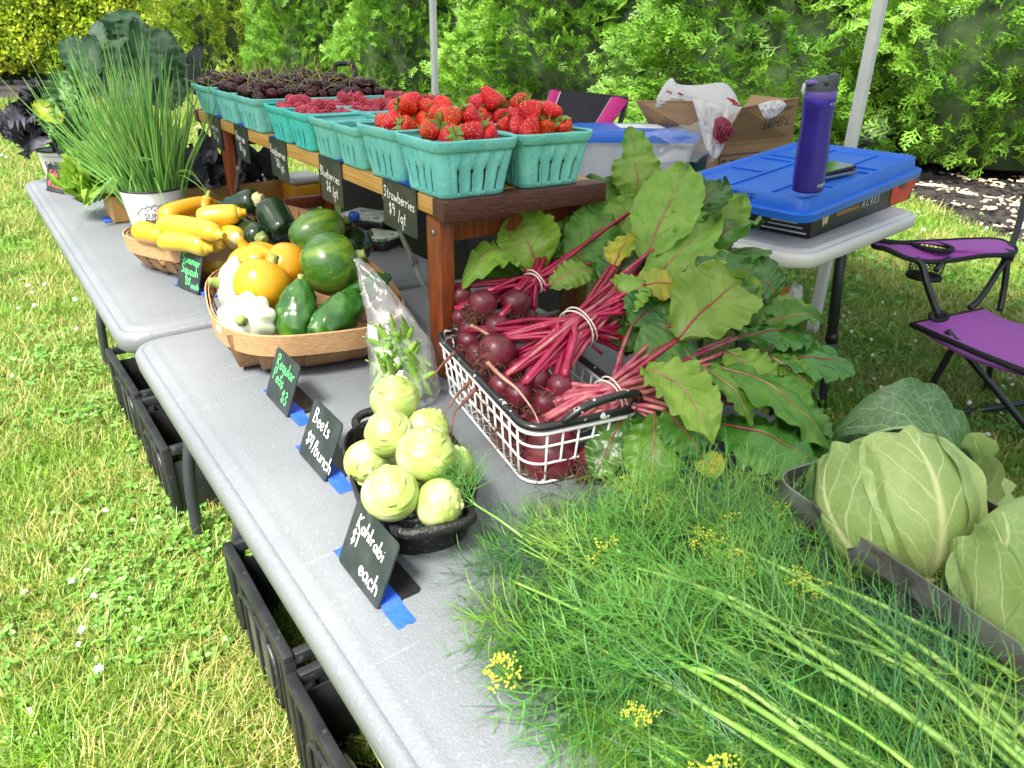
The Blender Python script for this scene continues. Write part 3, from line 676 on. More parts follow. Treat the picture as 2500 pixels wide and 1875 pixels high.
def sign(label,x,ya,yb,wd,ht,lines,ink,lean=.38,tape=True,tz=TZ,wdk=1.0,tapelen=.034,yawd=0.0):
    """stands on the table reading from +y to -y, leaning back toward +x"""
    yaw=math.atan2(-(yb-ya),0.0001)
    t=thing('price_sign',label,'price sign',(x,ya,tz+.0018),math.radians(yawd),'small chalkboard price signs')
    X=Vector((0,-1,0)); Yv=Vector((math.sin(lean),0,math.cos(lean))); Z=X.cross(Yv)
    Rm=Matrix((X,Yv,Z)).transposed(); Mf=M4((0,0,0),Rm)
    mb=MB(); plate(mb,wd,ht,.0022); o=mb.build('board',SLATE,t); o.matrix_basis=Mf@Matrix.Translation((0,0,-.0022)); auto_smooth(o)
    handwriting(lines,ink,t,Mf@Matrix.Translation((0,0,.0005)),wd=.0022*wdk)
    fb=MB(); fo=[[(.002+(a+.5*.05)*1.0,-wd/2+b,z) for a,b in rrect(.025,wd/2,.006,4)] for z in (0,.002)]; loft(fb,fo); o=fb.build('foot',BLACKP,t); auto_smooth(o)
    if tape:
        tp=MB(); nseg=14; y1,y0=ya+.02,ya-wd-tapelen
        def tf(u,v):
            y=y1+(y0-y1)*v; xx=x+.004+.022*u; on=1.0 if ya-wd-.003<y<ya+.003 else 0.0
            return Vector((x,ya,0))+Matrix.Rotation(math.radians(yawd),3,'Z')@Vector((xx-x+.003*(v-.5),y-ya+(.0015*math.sin(u*40) if v in (0,1) else 0),tz+.0006+.0042*on))
        tp.grid(tf,4,40); o=tp.build('masking_tape',TAPE); tag(o,'strip of blue masking tape holding down the %s sign'%label.split(' chalk')[0].split('the ')[-1].replace('small black ',''),'tape','strips of blue tape')
    return t

# ================================================================== RISER SHELF
PINE=mat('pine_board',(0.55,0.33,0.10),(0.42,0.22,0.055),scale=5,rough=.45,stretch=(60,1.5,45),bump=.25,bscale=6,lo=.4,hi=.6)
REDW=mat('red_brown_stain',(0.24,0.058,0.014),(0.13,0.028,0.008),scale=5,rough=.35,stretch=(30,30,3),bump=.2,bscale=12,c3=(.33,.12,.04),c3scale=25,c3lo=.62,c3hi=.74)
WORNB=mat('worn_brown_board',(0.10,0.030,0.018),(0.045,0.014,0.010),scale=6,rough=.38,stretch=(4,50,50),bump=.45,bscale=14,c3=(.33,.20,.13),c3scale=14,c3lo=.60,c3hi=.72,c3amt=.7)
GALV=mat('galvanised_steel',(.42,.44,.44),(.3,.32,.33),scale=40,rough=.32,metal=.85)
RZ=1.043; RRX,RRY=.392,-.487; RL,RW=1.52,.315
riser=thing('riser_shelf','narrow wooden riser shelf with red brown folding legs holding the berry baskets','shelf',(RRX,RRY,0),math.radians(-1.3))
def rbox(name,c,d,m,parent=riser,bev=.003,rot=None):
    return auto_smooth(MB().box(c,d,rot,bev=bev).build(name,m,parent))
for k,(a,b) in enumerate(((0,.103),(.106,.209),(.212,RW))): rbox('plank',((a+b)/2,RL/2,RZ-.0145),(b-a,RL-.076,.029),PINE)
rbox('end_board',(RW/2-.001,.018,RZ-.016),(RW+.006,.036,.034),WORNB); rbox('end_board',(RW/2-.001,RL-.018,RZ-.016),(RW+.006,.036,.034),WORNB)
for yy in (.045,RL-.26):
    for xx in (.0185,RW-.0185):
        g=rbox('leg',(xx-.004,yy,TZ+.0015+(RZ-.032-TZ)/2),(.026,.046,RZ-.033-TZ-.0015),REDW)
        sb=MB(); sb.tube([(xx-.019,yy-.002,RZ-.055),(xx-.0165,yy-.002,RZ-.055)],.0045,10); sb.build('screw',GALV,g)
    rbox('cross_rail',(RW/2-.004,yy,TZ+.05),(RW-.07,.02,.034),REDW); rbox('apron',(RW/2-.004,yy+.012,RZ-.055),(RW-.07,.018,.042),REDW)
for xx in (.012,RW-.012):
    for s,(ya,yb) in enumerate(((.24,.055),(RL-.44,RL-.275))):
        b=MB(); b.box((0,0,0),(.003,.014,1)); a=Vector((xx,ya,RZ-.032)); e=Vector((xx,yb,TZ+.10)); m_=(a+e)/2; L=(e-a).length
        bb=MB(); R=frame((e-a),(1,0,0)); bb.box(m_,(.0035,.013,L),R); j=a.lerp(e,.55); bb.tube([j-Vector((.006,0,0)),j+Vector((.006,0,0))],.009,10); bb.build('folding_stay',GALV,riser,smooth=False)

# ---- hanging signs
def hang_sign(label,ya,lines,wd=.10,ht=.105):
    ht*=.74; lines=[(a,b,c*.74,d*.86,e) for a,b,c,d,e in lines]
    f=lambda y: RRX+(y-RRY)*math.tan(math.radians(1.3))
    t=thing('hanging_sign',label,'price sign',(f(ya)-.0035,ya,RZ+.0012),math.radians(-1.3),'chalkboard price signs hanging from the riser')
    X=Vector((0,-1,0)); Yv=Vector((.0,0,1)).normalized(); Z=X.cross(Yv); Mf=M4(Vector((0,0,0))-Yv*ht,Matrix((X,Yv,Z)).transposed())
    mb=MB(); plate(mb,wd,ht,.0018,.004); o=mb.build('board',SLATE,t); o.matrix_basis=Mf@Matrix.Translation((0,0,-.0018)); auto_smooth(o)
    handwriting(lines,CHALKW,t,Mf@Matrix.Translation((0,0,.0005)),wd=.0022)
    fb=MB(); fb.box((.017,-wd/2,0),(.034,wd,.0018)); fb.build('foot',BLACKP,t,smooth=False)
    tp=MB(); tp.grid(lambda u,v: Vector((f(ya)+.001+.024*u,ya+.006-(wd+.03)*v+.001*math.sin(u*30),RZ+.0028)),3,10)
    o=tp.build('masking_tape',TAPE); tag(o,'blue tape fixing the %s sign to the riser'%label.split('reading ')[1].split(' ')[0],'tape','strips of blue tape')
hang_sign('chalkboard sign hanging from the riser reading Strawberries $9 a quart',-.277,[('Strawberries',.005,.069,.0105,-.08),('$9',.022,.032,.012,-.08),('/qt',.055,.022,.012,-.08)],wd=.122,ht=.104)
hang_sign('chalkboard sign hanging from the riser reading Blueberries $6 a pint',.015,[('Blueberries',.006,.068,.0104,-.08),('$6',.032,.030,.012,-.05),('/pt',.062,.022,.0115,-.05)],wd=.112,ht=.115)
hang_sign('chalkboard sign hanging from the riser reading Raspberries $8 a half pint',.325,[('Raspberries',.005,.072,.0103,-.08),('$8',.04,.034,.011,-.05),('/pt',.066,.027,.010,-.05)],wd=.112,ht=.115)
hang_sign('hanging chalkboard sign reading Cherries $5 a pint, nearer of the two cherry signs',.610,[('Cherries',.012,.070,.0112,-.08),('$5',.034,.034,.011,-.05),('/pt',.060,.027,.010,-.05)],wd=.112,ht=.115)
hang_sign('hanging chalkboard sign reading Cherries $5 a pint, beside the chives',.862,[('Cherries',.012,.070,.0112,-.08),('$5',.034,.034,.011,-.05),('/pt',.060,.027,.010,-.05)],wd=.112,ht=.115)

# ================================================================== PULP BASKETS
PULP=mat('teal_pulp',(0.13,0.50,0.475),(0.20,0.60,0.56),scale=14,rough=.85,bump=.5,bscale=170,c3=(.30,.68,.64),c3scale=60,c3lo=.55,c3hi=.8,c3amt=.5,objrand=.06,hue=.012)
PULPD=mat('deep_teal_pulp',(0.045,0.50,0.48),(0.08,0.60,0.56),scale=14,rough=.85,bump=.5,bscale=170,objrand=.06)
def pulp_basket_mesh(wx,wy,h,m,seed=0,tap=.82,nribx=4,nriby=4):
    """moulded fibre basket: tapered, ribbed, slotted, with a rolled rim"""
    rg=random.Random(seed); per=[]; npc=4; seg=9
    def outline(sx,sy,r,ribamp,dz=0):
        pts=[]; lab=[]
        for side in range(4):
            Lx=sx-2*r if side%2==0 else sy-2*r; nr=nribx if side%2==0 else nriby; n=nr*seg
            for i in range(n):
                t=(i+.5)/n; q=(t*nr)%1.0; prof=.5-.5*math.cos(TAU*q); amp=ribamp*(1 if prof>.55 else -.2)
                a=(-.5+t)*Lx
                if side==0: p=(a,-sy/2-amp)
                elif side==1: p=(sx/2+amp,a)
                elif side==2: p=(-a,sy/2+amp)
                else: p=(-sx/2-amp,-a)
                pts.append(p); lab.append((side,i%seg,q))
            cx=(sx/2-r)*(1 if side in (0,1) else -1); cy=(sy/2-r)*(-1 if side in (0,3) else 1); a0=-PI/2+side*PI/2
            for k in range(npc+1):
                a=a0+PI/2*k/npc; pts.append((cx+r*math.cos(a),cy+r*math.sin(a))); lab.append((side,-1,0))
        return pts,lab
    levels=[0,.02,.10,.2,.3,.4,.5,.62,.75,.80]; V=[];F=[]
    n=None
    for li,t in enumerate(levels):
        k=tap+(1-tap)*t; pts,lab=outline(wx*k,wy*k,.016,.0016*(1 if .02<t<.76 else .3)); n=len(pts)
        ins=.004 if li==0 else 0
        for (x,y) in pts: 
            wob=.0009*noise.noise(Vector((x*60,y*60,t*5+seed))); l=math.hypot(x,y); V.append((x*(1-ins/l)+wob*x/l*2,y*(1-ins/l)+wob*y/l*2,t*h))
    # rim: step out, band, lip in
    for t,grow in ((.81,.0035),(.82,.0045),(.97,.0058),(1.0,.0048),(1.0,.0015),(.96,.0004)):
        k=tap+(1-tap)*min(t,1); pts,lab=outline(wx*k+2*grow,wy*k+2*grow,.016+grow,0)
        for j,(x,y) in enumerate(pts): V.append((x,y,t*h+ (.0012*noise.noise(Vector((x*45,y*45,seed*3.3))) if t>.9 else 0)))
    L=len(levels)+6
    for i in range(L-1):
        for j in range(n):
            side,si,q=lab[j]; 
            if 2<=i<=5 and si in (4,5) and side!=4: continue        # slot openings
            F.append((i*n+j,i*n+(j+1)%n,(i+1)*n+(j+1)%n,(i+1)*n+j))
    F.append(tuple(range(n-1,-1,-1)))
    me=bpy.data.meshes.new('pulp_basket'); me.from_pydata(V,[],F); me.materials.append(m)
    o=bpy.data.objects.new('tmp',me); C.objects.link(o); md=o.modifiers.new('s','SOLIDIFY'); md.thickness=.0022; md.offset=-1
    bpy.context.view_layer.update(); me2=bpy.data.meshes.new_from_object(o.evaluated_get(bpy.context.evaluated_depsgraph_get())); bpy.data.objects.remove(o); me2.name='pulp_basket'
    me2.polygons.foreach_set('use_smooth',[True]*len(me2.polygons)); return me2
def rxy(u,v):   # riser local -> world
    a=math.radians(-1.3); return Vector((RRX+u*math.cos(a)-v*math.sin(a),RRY+u*math.sin(a)+v*math.cos(a),0))

# fruit ------------------------------------------------------------
def seeds_mat(name,c1,c2,seed,top,scale=260):
    m=mat(name,c1,c2,scale=40,rough=.34,spec=.35,objrand=.15,hue=.012); nt=m.node_tree; N=nt.nodes; b=N['Principled BSDF']
    tc=N.new('ShaderNodeTexCoord'); vo=N.new('ShaderNodeTexVoronoi'); vo.inputs['Scale'].default_value=scale; vo.inputs['Randomness'].default_value=.35; _lk(nt,tc.outputs['Object'],vo.inputs['Vector'])
    mr=N.new('ShaderNodeMapRange'); mr.inputs[1].default_value=.20; mr.inputs[2].default_value=.27; mr.inputs[3].default_value=1; mr.inputs[4].default_value=0; _lk(nt,vo.outputs['Distance'],mr.inputs[0])
    src=b.inputs['Base Color'].links[0].from_socket
    sp=N.new('ShaderNodeSeparateXYZ'); _lk(nt,tc.outputs['Object'],sp.inputs[0]); mt=N.new('ShaderNodeMapRange'); mt.inputs[1].default_value=-.002; mt.inputs[2].default_value=.012; mt.inputs[4].default_value=.35; _lk(nt,sp.outputs[2],mt.inputs[0])
    m0=N.new('ShaderNodeMix'); m0.data_type='RGBA'; m0.inputs[7].default_value=sc3(top); _lk(nt,src,m0.inputs[6]); _lk(nt,mt.outputs[0],m0.inputs[0])
    mx=N.new('ShaderNodeMix'); mx.data_type='RGBA'; mx.inputs[7].default_value=sc3(seed); _lk(nt,m0.outputs[2],mx.inputs[6]); _lk(nt,mr.outputs[0],mx.inputs[0]); _lk(nt,mx.outputs[2],b.inputs['Base Color'])
    mr2=N.new('ShaderNodeMapRange'); mr2.inputs[1].default_value=.15; mr2.inputs[2].default_value=.45; _lk(nt,vo.outputs['Distance'],mr2.inputs[0])
    bp=N.new('ShaderNodeBump'); bp.inputs['Strength'].default_value=.55; bp.inputs['Distance'].default_value=.0012; _lk(nt,mr2.outputs[0],bp.inputs['Height']); _lk(nt,bp.outputs[0],b.inputs['Normal']); return m
STRAW=seeds_mat('strawberry_skin',(.50,.005,.003),(.66,.014,.006),(.80,.42,.10),(.70,.05,.02))
CALYX=mat('strawberry_leaf',(.16,.30,.05),(.30,.42,.10),scale=60,rough=.5,trans=.2,objrand=.2)
def strawberry_meshes(seed):
    rg=random.Random(seed); L=rg.uniform(.030,.037); W=rg.uniform(.0145,.0175)
    prof=[(.0005,-L*.62),(.28,-L*.58),(.52,-L*.45),(.78,-L*.20),(.95,L*.05),(1.0,L*.18),(.9,L*.31),(.6,L*.37),(.15,L*.35)]
    mb=MB(); mb.lathe([(r*W if r>.001 else .0005,z) for r,z in prof],16,fn=lambda r,z,q,t:(r*(1+.07*math.sin(2*q+seed)+.05*math.sin(3*q+2*seed)),z))
    body=mb.mesh('strawberry',STRAW)
    c=MB(); nl=rg.randint(7,9)
    for k in range(nl):
        a=TAU*k/nl+rg.uniform(-.2,.2); ln=W*rg.uniform(.9,1.25); d=Vector((math.cos(a),math.sin(a),0)); s=Vector((-math.sin(a),math.cos(a),0)); z0=L*.36; lift=rg.uniform(-.2,.5)*ln
        c.add([d*.001+Vector((0,0,z0)),d*ln*.45+s*ln*.2+Vector((0,0,z0+.002)),d*ln+Vector((0,0,z0+lift)),d*ln*.45-s*ln*.2+Vector((0,0,z0+.002)),d*ln*.45+Vector((0,0,z0+.0035))],[(0,4,1),(1,4,2),(4,3,2),(0,3,4)])
    c.tube([(0,0,L*.35),(.001,0,L*.5),(.004,.001,L*.62)],.0012,5)
    return body,c.mesh('calyx',CALYX)
CHERRY=mat('cherry_skin',(.012,.001,.002),(.050,.002,.005),scale=30,rough=.12,spec=.32,objrand=.5)
STEMG=mat('cherry_stem',(.28,.33,.08),(.36,.28,.10),scale=60,rough=.6,objrand=.25)
def cherry_meshes(seed):
    rg=random.Random(seed); r=rg.uniform(.0122,.0138)
    pr=[(.0006,-1.0),(.40,-.94),(.74,-.70),(.96,-.28),(1.0,.08),(.93,.45),(.72,.76),(.42,.90),(.18,.86),(.04,.78)]
    mb=MB(); mb.lathe([(a*r,z*r*.93) for a,z in pr],16,fn=lambda R_,z,q,t:(R_*(1+.035*math.cos(q)),z))
    s=MB(); L=rg.uniform(.028,.042); b=rg.uniform(-.012,.012); s.tube([(0,0,r*.72),(b*.3,0,r+L*.35),(b,b*.5,r+L*.7),(b*2,b,r+L)],[.0009,.0008,.0008,.0014],4)
    return mb.mesh('cherry',CHERRY),s.mesh('stem',STEMG)
RASP=mat('raspberry_skin',(.42,.018,.050),(.55,.040,.085),scale=90,rough=.42,spec=.4,objrand=.16,hue=.01,sheen=.3)
def raspberry_mesh(seed):
    rg=random.Random(seed); mb=MB(); bm=bmesh.new(); bmesh.ops.create_icosphere(bm,subdivisions=1,radius=1.0); ico=[v.co.copy() for v in bm.verts]; icf=[tuple(v.index for v in f.verts) for f in bm.faces]; bm.free()
    R=.0100
    for row,(z,rad,n) in enumerate(((-.0105,.0015,3),(-.0078,.0055,8),(-.0035,.0082,11),(.0012,.0092,12),(.0055,.0088,12),(.0088,.0070,10))):
        for k in range(n):
            a=TAU*(k+.5*(row%2))/n+rg.uniform(-.08,.08); s=.0026*rg.uniform(.9,1.12)
            c=Vector((rad*math.cos(a),rad*math.sin(a),z+rg.uniform(-.0004,.0004))); mb.add([c+v*s for v in ico],icf)
    mb.lathe([(.001,-.010),(.006,-.007),(.0085,0),(.008,.006),(.004,.008)],10)
    return mb.mesh('raspberry',RASP)
BLUEB=mat('blueberry_skin',(.022,.032,.075),(.085,.11,.17),scale=55,rough=.55,objrand=.25,bump=.05)
def blueberry_mesh(seed):
    r=.0078; pr=[(.0004,-.9),(.5,-.82),(.85,-.5),(1,0),(.88,.48),(.62,.76),(.36,.88),(.34,.98),(.25,.80),(.02,.76)]
    mb=MB(); mb.lathe([(a*r,z*r) for a,z in pr],12,fn=lambda R_,z,q,t:(R_*(1+(.12*math.sin(5*q) if .7<t<.85 else 0)),z)); return mb.mesh('blueberry',BLUEB)
SB=[strawberry_meshes(s) for s in range(5)]; CH=[cherry_meshes(s) for s in range(5)]; RB=[raspberry_mesh(s) for s in range(3)]; BB=[blueberry_mesh(0)]
def heap(c,wx,wy,d,z0,mound,layers,jit=.25):
    """positions of fruit heaped in a basket; top layers only"""
    out=[]
    for l in range(layers):
        k=1-.30*l; nx,ny=max(1,int(wx*k/d)),max(1,int(wy*k/d)); off=.5*(l%2)
        for i in range(nx):
            for j in range(ny):
                u=(i+.5-nx/2)*d*1.02+rnd(-jit,jit)*d*.5; v=(j+.5-ny/2)*d*1.02+rnd(-jit,jit)*d*.5
                e=max(abs(u)/(wx/2),abs(v)/(wy/2)); z=z0+l*d*.62+mound*(1-e*e)+rnd(-.1,.12)*d
                out.append((Vector((c[0]+u,c[1]+v,z)),l))
    return out
def fruit(kind,name,meshes,pos,label,cat,group,part=None,up=None,s=1.0,stemprob=1.0):
    for p,l in pos:
        m=random.choice(meshes); body,extra=(m if isinstance(m,tuple) else (m,None))
        if up=='any': R=rquat()
        else: R=frame(Vector((random.gauss(0,1),random.gauss(0,1),random.gauss(*up)))) @ Matrix.Rotation(rnd(0,TAU),3,'Z')
        o=link(name,body,M=M4(p,R,s*rnd(.9,1.12))); tag(o,label,cat,group)
        if extra is not None and random.random()<stemprob: link(part,extra,o)
def under_fill(name,c,wx,wy,z,d,m,label,cat):
    mb=MB(); bm=bmesh.new(); bmesh.ops.create_icosphere(bm,subdivisions=1,radius=d*.56); ico=[v.co.copy() for v in bm.verts]; icf=[tuple(v.index for v in f.verts) for f in bm.faces]; bm.free()
    nx,ny=int(wx/d/.8),int(wy/d/.8)
    for i in range(nx):
        for j in range(ny):
            p=Vector((c[0]+(i+.5-nx/2)*wx/nx,c[1]+(j+.5-ny/2)*wy/ny,z+rnd(-.2,.2)*d)); mb.add([p+v for v in ico],icf)
    tag(mb.build(name,m),label,cat,kind='stuff')
# baskets: rows along the riser (u across, v along)
Q=[pulp_basket_mesh(.140,.138,.086,PULP,s) for s in (1,2)]
PT=[pulp_basket_mesh(.116,.114,.074,PULP,s,nribx=3,nriby=3) for s in (3,4)]
PTD=[pulp_basket_mesh(.118,.126,.075,PULPD,s,nribx=3,nriby=3) for s in (5,6)]
PC=[pulp_basket_mesh(.118,.180,.078,PULP,s,nribx=3,nriby=4) for s in (7,8)]
SKINF={'straw':STRAW,'cherry':CHERRY,'rasp':RASP,'blue':BLUEB}
colw=('in the front row','in the middle row','in the back row')
def put_basket(u,v,me,label,rz=0):
    p=rxy(u,v); o=link('pulp_basket',me); o.location=(p.x,p.y,RZ+.0005); o.rotation_euler=(0,0,rz+math.radians(-1.3)); tag(o,label,'berry basket','teal pulp berry baskets on the riser'); return p
ic=lambda p: (p.x,p.y)
# strawberries
for (u,v,mi,where) in ((.057,.064,0,'nearest basket'),(.058,.210,1,'second front basket'),(.212,.072,1,'basket beside the pink chair'),(.213,.222,0,'second back basket')):
    full={'nearest basket':'at the near front corner of the riser','second front basket':'second from the near end, front row','basket beside the pink chair':'at the near end beside the pink chair','second back basket':'second from the near end, back row'}[where]
    p=put_basket(u,v,Q[mi],'teal pulp quart basket of strawberries '+full,rz=rnd(-.05,.05))
    under_fill('strawberries',ic(p),.104,.102,RZ+.046,.034,STRAW,'lower layer of strawberries in the '+where,'strawberries')
    pos=heap(p,.124,.122,.0325,RZ+.079,.014,2,.45)
    pos+= [(Vector((p.x+rnd(-.02,.02),p.y+rnd(-.03,.03),RZ+.122)),2)]
    fruit('straw','strawberry',SB,pos,'ripe red strawberry with green cap, heaped in the '+where,'strawberry','strawberries in the '+where,'calyx',up=(-.15,.8),s=1.06)
# blueberries, raspberries: three columns, two rows each
rowsB=((.345,'nearer'),(.463,'farther')); rowsR=((.596,'nearer'),(.728,'farther'))
for ci,u in enumerate((.048,.168,.288)):
    for v,wr in rowsB:
        lab='%s blueberry basket %s'%(wr,colw[ci]); p=put_basket(u,v,PT[ci%2],'teal pulp pint basket, '+lab)
        under_fill('blueberries',ic(p),.086,.084,RZ+.044,.0155,BLUEB,'lower layer of blueberries, '+lab,'blueberries')
        pos=heap(p,.092,.090,.0158,RZ+.053,.004,1,.5)
        fruit('blue','blueberry',BB,pos,'dusky blueberry, '+lab,'blueberry','blueberries, '+lab,up='any')
    for v,wr in rowsR:
        lab='%s raspberry basket %s'%(wr,colw[ci]); p=put_basket(u,v,PTD[ci%2] if ci==0 else PT[ci%2],'bright teal pulp pint basket, '+lab if ci==0 else 'teal pulp pint basket, '+lab)
        under_fill('raspberries',ic(p),.088,.090,RZ+.049,.021,RASP,'lower layer of raspberries, '+lab,'raspberries')
        pos=heap(p,.095,.098,.0225,RZ+.064,.010,1,.5)+[(q,1) for q,_ in heap(p,.05,.07,.024,RZ+.080,.006,1,.5)]
        fruit('rasp','raspberry',RB,pos,'red raspberry, '+lab,'raspberry','raspberries, '+lab,up='any',s=1.08)
rowsC=((.945,'nearest'),(1.145,'middle'),(1.36,'farthest'))
for ci,u in enumerate((.048,.170,.290)):
    for v,wr in rowsC:
        lab='%s cherry basket %s'%(wr,colw[ci]); p=put_basket(u,v,PC[ci%2],'long teal pulp basket, '+lab)
        under_fill('cherries',ic(p),.092,.150,RZ+.058,.026,CHERRY,'lower layer of cherries, '+lab,'cherries')
        pos=heap(p,.108,.166,.0262,RZ+.077,.018,1,.5)+[(q,1) for q,_ in heap(p,.06,.11,.027,RZ+.096,.008,1,.5)]
        fruit('cherry','cherry',CH,pos,'glossy dark red cherry, '+lab,'cherry','cherries, '+lab,'stem',up=(.45,.7),s=1.04,stemprob=.85)
# ================================================================== LEAF MAKER
def blade(P0,P1,N,W,prof,arch=0.0,cup=0.12,ruff=(.08,9),twist=0.0,nu=10,nv=14,curl=0.0,seed=0,droop=0.0,ruff_in=.35):
    """grid over a curved leaf; N is the way the face looks"""
    P0=Vector(P0);P1=Vector(P1);N=Vector(N); T=P1-P0; L=T.length; Td=T/L; N=(N-Td*N.dot(Td)).normalized(); S=Td.cross(N)
    ph=seed*1.7; mb=MB()
    def fn(u,v):
        b=P0+T*v+N*(arch*L*4*v*(1-v))-Vector((0,0,1))*(droop*L*v*v)+N*(curl*L*max(0,v-.6)**2*4)
        w=W*.5*prof(v); x=(u-.5)*2; tw=twist*v
        s=S*math.cos(tw)+N*math.sin(tw); n=N*math.cos(tw)-S*math.sin(tw)
        a=abs(x); e=max(0,a-ruff_in)/(1-ruff_in)
        sg=1 if x>0 else -1
        rf=ruff[0]*W*e*(math.sin(ruff[1]*v*TAU+ph+sg*1.3)+.5*math.sin(ruff[1]*1.73*v*TAU+ph*2.1-sg*.7))
        ed=1+.035*e*math.sin(ruff[1]*1.9*v*TAU+ph*3+sg)
        p=b+s*(x*w*ed*(1-.12*cup*a))+n*(cup*W*(a**1.8)*.5+rf)
        p+=n*(.075*W*noise.noise(Vector((x*1.9+seed*3.1,v*4.3,seed*1.3)))+.036*W*noise.noise(Vector((x*5.1,v*12,seed*2.3)))*min(1,a*4))
        return p
    mb.grid(fn,nu,nv); return mb
def prof_beet(v): return max(.03,(min(1,(v*1.15+.02)/.42)**.62)*(1-max(0,(v-.45)/.55)**2.6)**.75) if v<.999 else .05
def prof_round(v): return max(.05,math.sin(PI*min(.985,.10+v*.88))**.6)
def prof_oval(v): return max(.03,math.sin(PI*min(.985,.03+v*.95))**.85)

# ================================================================== WOOD VENEER BASKETS
VENEER=mat('veneer_strip',(0.46,0.29,0.14),(0.36,0.205,0.09),scale=5,rough=.6,stretch=(20,20,90),bump=.3,bscale=6,c3=(.50,.34,.20),c3scale=10,c3lo=.55,c3hi=.75,c3amt=.6)
VENEERD=mat('veneer_slat',(0.38,0.22,0.105),(0.27,0.14,0.06),scale=5,rough=.65,stretch=(70,70,6),bump=.3,bscale=6,objrand=.15)
def wood_basket(label,c,a,b,rot,h,nsl=8,wall=.115):
    """oblong basket: two rim hoops, splints running under the floor"""
    t=thing('veneer_basket',label,'basket',(c[0],c[1],TZ+.0005),rot,'wooden splint baskets of squash')
    se=3.0
    def out(q,k=1.0,ka=None):
        cq,sq=math.cos(q),math.sin(q); r=(abs(cq)**se+abs(sq)**se)**(-1/se); return (a*k*r*cq,b*k*r*sq)
    def hoop(z0,z1,k,th,name,m):
        mb=MB(); n=72; V=[]
        for i in range(n):
            q=TAU*i/n; 
            for kk,z in ((k,z0),(k+.0,z1),(k-th,z1+.001),(k-th,z0)):
                x,y=out(q,kk+ (z-z0)*.35); V.append((x,y,z+.003*math.sin(2*q+rot)))
        F=[(i*4+j,((i+1)%n)*4+j,((i+1)%n)*4+(j+1)%4,i*4+(j+1)%4) for i in range(n) for j in range(4)]
        mb.add(V,F); o=mb.build(name,m,t); auto_smooth(o,50); return o
    hoop(h-.034,h+.002,1.0,.014,'rim_hoop',VENEER); hoop(h-.030,h-.001,.97,.012,'inner_hoop',VENEER)
    def splint(pts,w,nrm_side):
        mb=MB(); P=smooth_path(pts,22); V=[]
        for i,p in enumerate(P):
            tg=(P[min(i+1,21)]-P[max(i-1,0)]).normalized(); s=nrm_side
            n=tg.cross(s).normalized(); 
            for dx,dn in ((-w/2,.0008),(w/2,.0008),(w/2,-.0008),(-w/2,-.0008)): V.append(p+s*dx+n*dn)
        F=[(i*4+j,i*4+(j+1)%4,(i+1)*4+(j+1)%4,(i+1)*4+j) for i in range(21) for j in range(4)]
        mb.add(V,F); return auto_smooth(mb.build('splint',VENEERD,t),50)
    for i in range(nsl):      # across
        x=(-1+2*(i+.5)/nsl)*a*.90; y=b*(max(0,1-(abs(x)/a)**se))**(1/se)*.945; k=.80
        splint([(x,-y,h-.003),(x*.96,-y*.97,h*.55),(x*.90,-y*.88,h*.14),(x*.86,-y*.70,.003+.0006*(i%2)),(x*.84,0,.003+.0006*(i%2)),(x*.86,y*.70,.003+.0006*(i%2)),(x*.90,y*.88,h*.14),(x*.96,y*.97,h*.55),(x,y,h-.003)],.036,Vector((1,0,0)))
    for i in range(5):        # along
        y=(-1+2*(i+.5)/5)*b*.80; x=a*(max(0,1-(abs(y)/b)**se))**(1/se)*.955
        splint([(-x,y,h-.003),(-x*.975,y*.96,h*.5),(-x*.9,y*.90,h*.12),(-x*.75,y*.86,.0055),(0,y*.85,.0055),(x*.75,y*.86,.0055),(x*.9,y*.90,h*.12),(x*.975,y*.96,h*.5),(x,y,h-.003)],.034,Vector((0,1,0)))
    return t
wood_basket('long wooden splint basket of yellow squash and dark zucchini, the farther one',(.325,.475),.225,.185,math.radians(20),.082)
wood_basket('wooden splint basket of round, scalloped and white squash, nearer the camera',(.292,-.112),.170,.245,math.radians(-12),.080)

# ------------------------------------------------------------------ squashes
YEL=mat('yellow_squash_skin',(.66,.40,.016),(.72,.48,.045),scale=24,rough=.28,coat=.25,bump=.06,bscale=30,objrand=.06,c3=(.70,.36,.02),c3scale=16,c3lo=.6,c3hi=.8)
ORG=mat('golden_squash_skin',(.66,.28,.008),(.72,.34,.015),scale=10,rough=.26,coat=.3,objrand=.04,c3=(.6,.28,.02),c3scale=60,c3lo=.70,c3hi=.76)
WHT=mat('white_squash_skin',(.58,.62,.46),(.68,.70,.58),scale=9,rough=.28,coat=.25)
DKG=mat('zucchini_skin',(.008,.022,.010),(.016,.045,.014),scale=45,rough=.18,coat=.4,c3=(.05,.10,.03),c3scale=160,c3lo=.62,c3hi=.72,c3amt=.6)
MDG=mat('green_scallop_skin',(.014,.07,.010),(.035,.13,.015),scale=38,rough=.22,coat=.4,c3=(.10,.22,.02),c3scale=14,c3lo=.60,c3hi=.75)
STR=mat('striped_squash_skin',(.035,.125,.012),(.17,.29,.028),scale=9,rough=.25,coat=.35,stretch=(3.5,3.5,.55),lo=.45,hi=.62,c3=(.36,.48,.10),c3scale=190,c3lo=.64,c3hi=.72,c3amt=.7)
TIPG=mat('squash_stem',(.16,.24,.05),(.32,.36,.10),scale=50,rough=.6,bump=.5,bscale=90)
TIPW=mat('cut_stem',(.62,.56,.28),(.74,.66,.36),scale=60,rough=.7,bump=.5,bscale=90)
SG='squashes heaped in the two baskets'
